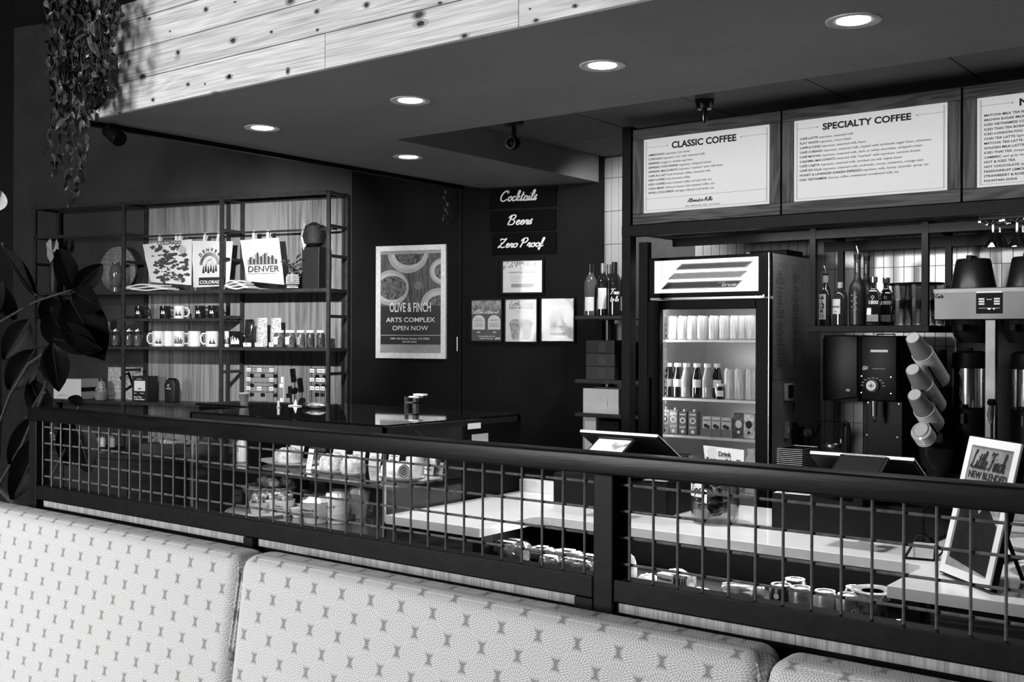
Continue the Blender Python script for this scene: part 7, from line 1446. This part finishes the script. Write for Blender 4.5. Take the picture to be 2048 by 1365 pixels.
mb = MB().lathe([(.03, -.05), (.034, -.045), (.034, .05), (.03, .055)], 20); mb.xf(Matrix.Translation((0.0, 0, z_-(ZS-.022)+.002)) @ Matrix.Rotation(R(-58), 4, 'Y')); mb.build('can', M_black, t, smooth=True); MB().tube([(0, 0, 0), (0, 0, z_-(ZS-.022)+.03)], .006, 8).build('stem', M_black, t); MB().box(-.02, .02, -.04, .04, -.008, 0).build('track_adapter', M_black, t)
o = MB().box(-4.62, XL, 2.60, 2.63, 2.478, 2.492).build('trim_1', M_shelfsteel); tag(o, kind='structure')
# ------------------------------------------------------------------ hanging vine over the plank corner
M_vine = bpy.data.materials.new('striped_leaf'); M_vine.use_nodes = True; nt = M_vine.node_tree; b = nt.nodes['Principled BSDF']; wv = nt.nodes.new('ShaderNodeTexWave'); wv.bands_direction = 'X'; wv.inputs['Scale'].default_value = 60; wv.inputs['Distortion'].default_value = 1.5; wv.inputs['Detail Scale'].default_value = 20
cr_ = nt.nodes.new('ShaderNodeValToRGB'); cr_.color_ramp.elements[0].color = (.02, .02, .02, 1); cr_.color_ramp.elements[1].color = (.17, .17, .17, 1); cr_.color_ramp.elements[0].position = .5; cr_.color_ramp.elements[1].position = .9
tcn = nt.nodes.new('ShaderNodeTexCoord'); nt.links.new(tcn.outputs['Object'], wv.inputs['Vector']); nt.links.new(wv.outputs[0], cr_.inputs[0]); nt.links.new(cr_.outputs[0], b.inputs['Base Color']); b.inputs['Roughness'].default_value = .35
random.seed(21)
vn = thing('hanging_vine', 'hanging vine of striped leaves trailing over the left corner of the plank soffit', 'hanging plant', (-4.33, 2.42, 3.0))
MB().box(-.16, .42, -.09, .1, -.0, .16).build('planter', M_black, vn, bevel=.004)
lms = [leaf_mesh('leaf', M_vine, .042, .034, .004, .008), leaf_mesh('leaf', M_vine, .036, .026, .003, .006), leaf_mesh('leaf', mat('vine_dark_leaf', .018, .35, var=.6), .045, .036, .004, .01), leaf_mesh('leaf', M_vine, .048, .038, .005, .012)]
strands = [(98, 150), (104, 345), (112, 300), (118, 352), (126, 250), (133, 330), (140, 388), (147, 300), (152, 395), (158, 360), (165, 320), (172, 305), (180, 268), (190, 235), (200, 205), (210, 190), (220, 160), (232, 120), (128, 180), (160, 230), (175, 200), (145, 200), (186, 180), (168, 170), (150, 150), (205, 130), (218, 90), (110, 200), (120, 120), (195, 170)]
nl = 0
for k, (px, pyb) in enumerate(strands):
    Yv = random.uniform(2.36, 2.54); y = -12; pts = []; wob = random.uniform(0, 6)
    while y < pyb:
        x_, z_ = hy(px+4*sin(y*.03+wob), y, Yv); pts.append(Vector((x_, Yv+.01*sin(y*.05+wob), z_))-vn.location); y += 14
    MB().tube(pts, .0012, 4).build('stem', M_leaf, vn)
    for i, p in enumerate(pts):
        if nl >= 298: break
        if random.random() < (.62 if pyb > 240 else .72):
            a = random.uniform(0, 2*pi); o = inst('leaf', random.choice(lms), vn, p, (random.uniform(-1.4, -.3), random.uniform(-.6, .6), a), random.uniform(.7, 1.15)); nl += 1
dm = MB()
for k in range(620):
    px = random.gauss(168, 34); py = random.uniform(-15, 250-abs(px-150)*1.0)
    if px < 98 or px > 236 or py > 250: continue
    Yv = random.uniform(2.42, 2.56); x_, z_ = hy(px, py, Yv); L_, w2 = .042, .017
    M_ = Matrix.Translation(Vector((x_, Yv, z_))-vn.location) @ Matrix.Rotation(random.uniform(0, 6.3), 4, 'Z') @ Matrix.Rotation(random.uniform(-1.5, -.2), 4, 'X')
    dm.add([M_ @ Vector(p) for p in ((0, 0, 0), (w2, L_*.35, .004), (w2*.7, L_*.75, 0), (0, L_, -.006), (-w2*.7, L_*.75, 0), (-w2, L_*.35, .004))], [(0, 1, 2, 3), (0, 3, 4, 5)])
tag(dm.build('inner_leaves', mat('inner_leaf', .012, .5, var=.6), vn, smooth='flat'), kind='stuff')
# a small sprig near the poster wall
sp_ = thing('trailing_sprig', 'thin trailing sprig of leaves above and right of the tall poster', 'hanging plant', W(hw(888, 378, .12)[0], .12, ZS-.003), TH)
MB().tube([(0, 0, 0), (.01, 0, -.06), (.02, 0, -.12), (.015, 0, -.22)], .001, 4).build('stem', M_leaf, sp_)
for k in range(11): inst('leaf', lms[k % 2], sp_, (.01+.012*sin(k*2), 0, -.015-.019*k), (-1+.2*sin(k), .4*cos(k), k*1.7), .6)
# ------------------------------------------------------------------ rubber plant at far left
rp = thing('rubber_plant', 'tall dark rubber plant with broad glossy leaves at the far left', 'plant', (-3.75, 2.28, 0))
MB().lathe([(.14, 0), (.19, .3), (.2, .32), (.18, .32), (.17, .28), (.001, .28)], 26, cap=False).build('pot', mat('plant_pot', .04, .5), rp, smooth=True); MB().lathe([(.001, .285), (.172, .285)], 20, cap=False).build('soil', mat('soil', .02, .9, bump=.6), rp)
M_rub = mat('rubber_leaf', .003, .5, var=.4, scale=6, spec=.10); M_vein = mat('leaf_vein', .014, .5)
def rpt(px, py, Y): x_, z_ = hy(px, py, Y); return Vector((x_, Y, z_))-rp.location
def bigleaf(a, b, wpx, roll=0., Ya=2.2, Yb=2.2, m=M_rub, nm='leaf'):
    A_, B_ = rpt(*a, Ya), rpt(*b, Yb); L_ = (B_-A_).length; wd = wpx*(A_+rp.location-CAM).dot(FW)/F; n = 9; mb = MB(); vs = []
    for i in range(n+1):
        u = i/n; w2 = wd/2*math.sin(pi*(u*.97+.015))**.65*(1.08-.16*u); cz = -.03*L_*math.sin(pi*u)
        vs += [(-w2, u*L_, .12*wd), (-w2*.5, u*L_, .03*wd+cz*.3), (0, u*L_, cz), (w2*.5, u*L_, .03*wd+cz*.3), (w2, u*L_, .12*wd)]
    fs = [(5*i+j, 5*i+j+1, 5*i+j+6, 5*i+j+5) for i in range(n) for j in range(4)]
    d = (B_-A_).normalized(); tocam = (CAM-(A_+rp.location)).normalized(); xx = d.cross(tocam).normalized(); zz = xx.cross(d).normalized()
    M_ = Matrix((( xx.x, d.x, zz.x, A_.x), (xx.y, d.y, zz.y, A_.y), (xx.z, d.z, zz.z, A_.z), (0, 0, 0, 1))) @ Matrix.Rotation(roll, 4, 'Y')
    o = mb.add(vs, fs).xf(M_).build(nm, m, rp, smooth=True); o.data.polygons.foreach_set('use_smooth', [True]*len(o.data.polygons))
    MB().tube([tuple(M_ @ Vector((0, L_*i/5, .0015-.03*L_*math.sin(pi*i/5)))) for i in range(6)], [.0018, .0016, .0014, .001, .0008, .0005], 5).build('midrib', M_vein, o)
    return o
bigleaf((72, 592), (2, 487), 40, .95, 2.1, 2.0, mat('rubber_leaf_pale', .11, .35, var=.5), 'leaf'); bigleaf((72, 592), (22, 500), 24, -.3, 2.1, 2.05)
bigleaf((140, 600), (210, 722), 88, .1, 2.25, 2.2); bigleaf((125, 655), (198, 698), 46, .2, 2.2, 2.15); bigleaf((108, 678), (205, 700), 40, .2, 2.2, 2.15); bigleaf((150, 580), (205, 528), 44, .2, 2.25, 2.3)
bigleaf((150, 582), (118, 500), 48, -.2, 2.25, 2.3); bigleaf((150, 585), (205, 620), 55, .3, 2.25, 2.2); bigleaf((105, 690), (118, 784), 55, .1, 2.2, 2.15); bigleaf((100, 620), (140, 700), 66, .2, 2.3, 2.25)
bigleaf((168, 806), (136, 797), 22, .1, 2.3, 2.25); bigleaf((150, 842), (180, 946), 62, .1, 2.3, 2.3); bigleaf((128, 845), (135, 930), 40, -.1, 2.3, 2.35); bigleaf((85, 870), (25, 1000), 60, .2, 2.2, 2.1); bigleaf((80, 830), (20, 930), 52, .2, 2.3, 2.2)
bigleaf((70, 700), (20, 780), 60, .2, 2.3, 2.25); bigleaf((60, 640), (10, 720), 55, .3, 2.3, 2.25); bigleaf((60, 760), (95, 850), 50, -.2, 2.3, 2.35); bigleaf((30, 640), (-20, 560), 40, .3, 2.2, 2.1); bigleaf((110, 650), (92, 590), 50, .1, 2.35, 2.3)
bigleaf((0, 560), (-14, 640), 30, .2, 2.1, 2.05); bigleaf((-10, 420), (3, 382), 34, .1, 2.0, 2.0, mat('pale_new_leaf', .6, .5), 'leaf')
for path, r_ in (([(75, 1010, 2.3), (40, 860, 2.28), (90, 775, 2.25), (115, 690, 2.25)], .006), ([(-5, 975, 2.2), (45, 890, 2.22), (88, 785, 2.2)], .007), ([(0, 845, 2.2), (20, 790, 2.2), (58, 728, 2.22), (105, 695, 2.22)], .006), ([(-2, 645, 2.15), (45, 618, 2.18), (75, 602, 2.2), (150, 578, 2.25)], .0045), ([(75, 1010, 2.3), (130, 900, 2.3), (150, 842, 2.3), (160, 806, 2.3)], .005)):
    mb = MB().tube([tuple(rpt(*p)) for p in path], r_, 7); mb.build('stem', mat('bark_stem', .03, .6, var=.6, scale=60, bump=.4), rp, smooth=True)
MB().tube([(0, 0, .28), (.02, 0, .7), tuple(rpt(75, 1010, 2.3))], [.014, .012, .008], 9).build('trunk', mat('bark_stem', .03, .6), rp, smooth=True); MB().tube([(-.02, 0, .28), (-.1, -.04, .7), tuple(rpt(-5, 975, 2.2)), tuple(rpt(0, 845, 2.2)), tuple(rpt(-2, 645, 2.15)), tuple(rpt(-10, 420, 2.0))], [.014, .012, .009, .008, .006, .003], 9).build('trunk', mat('bark_stem', .03, .6), rp, smooth=True)
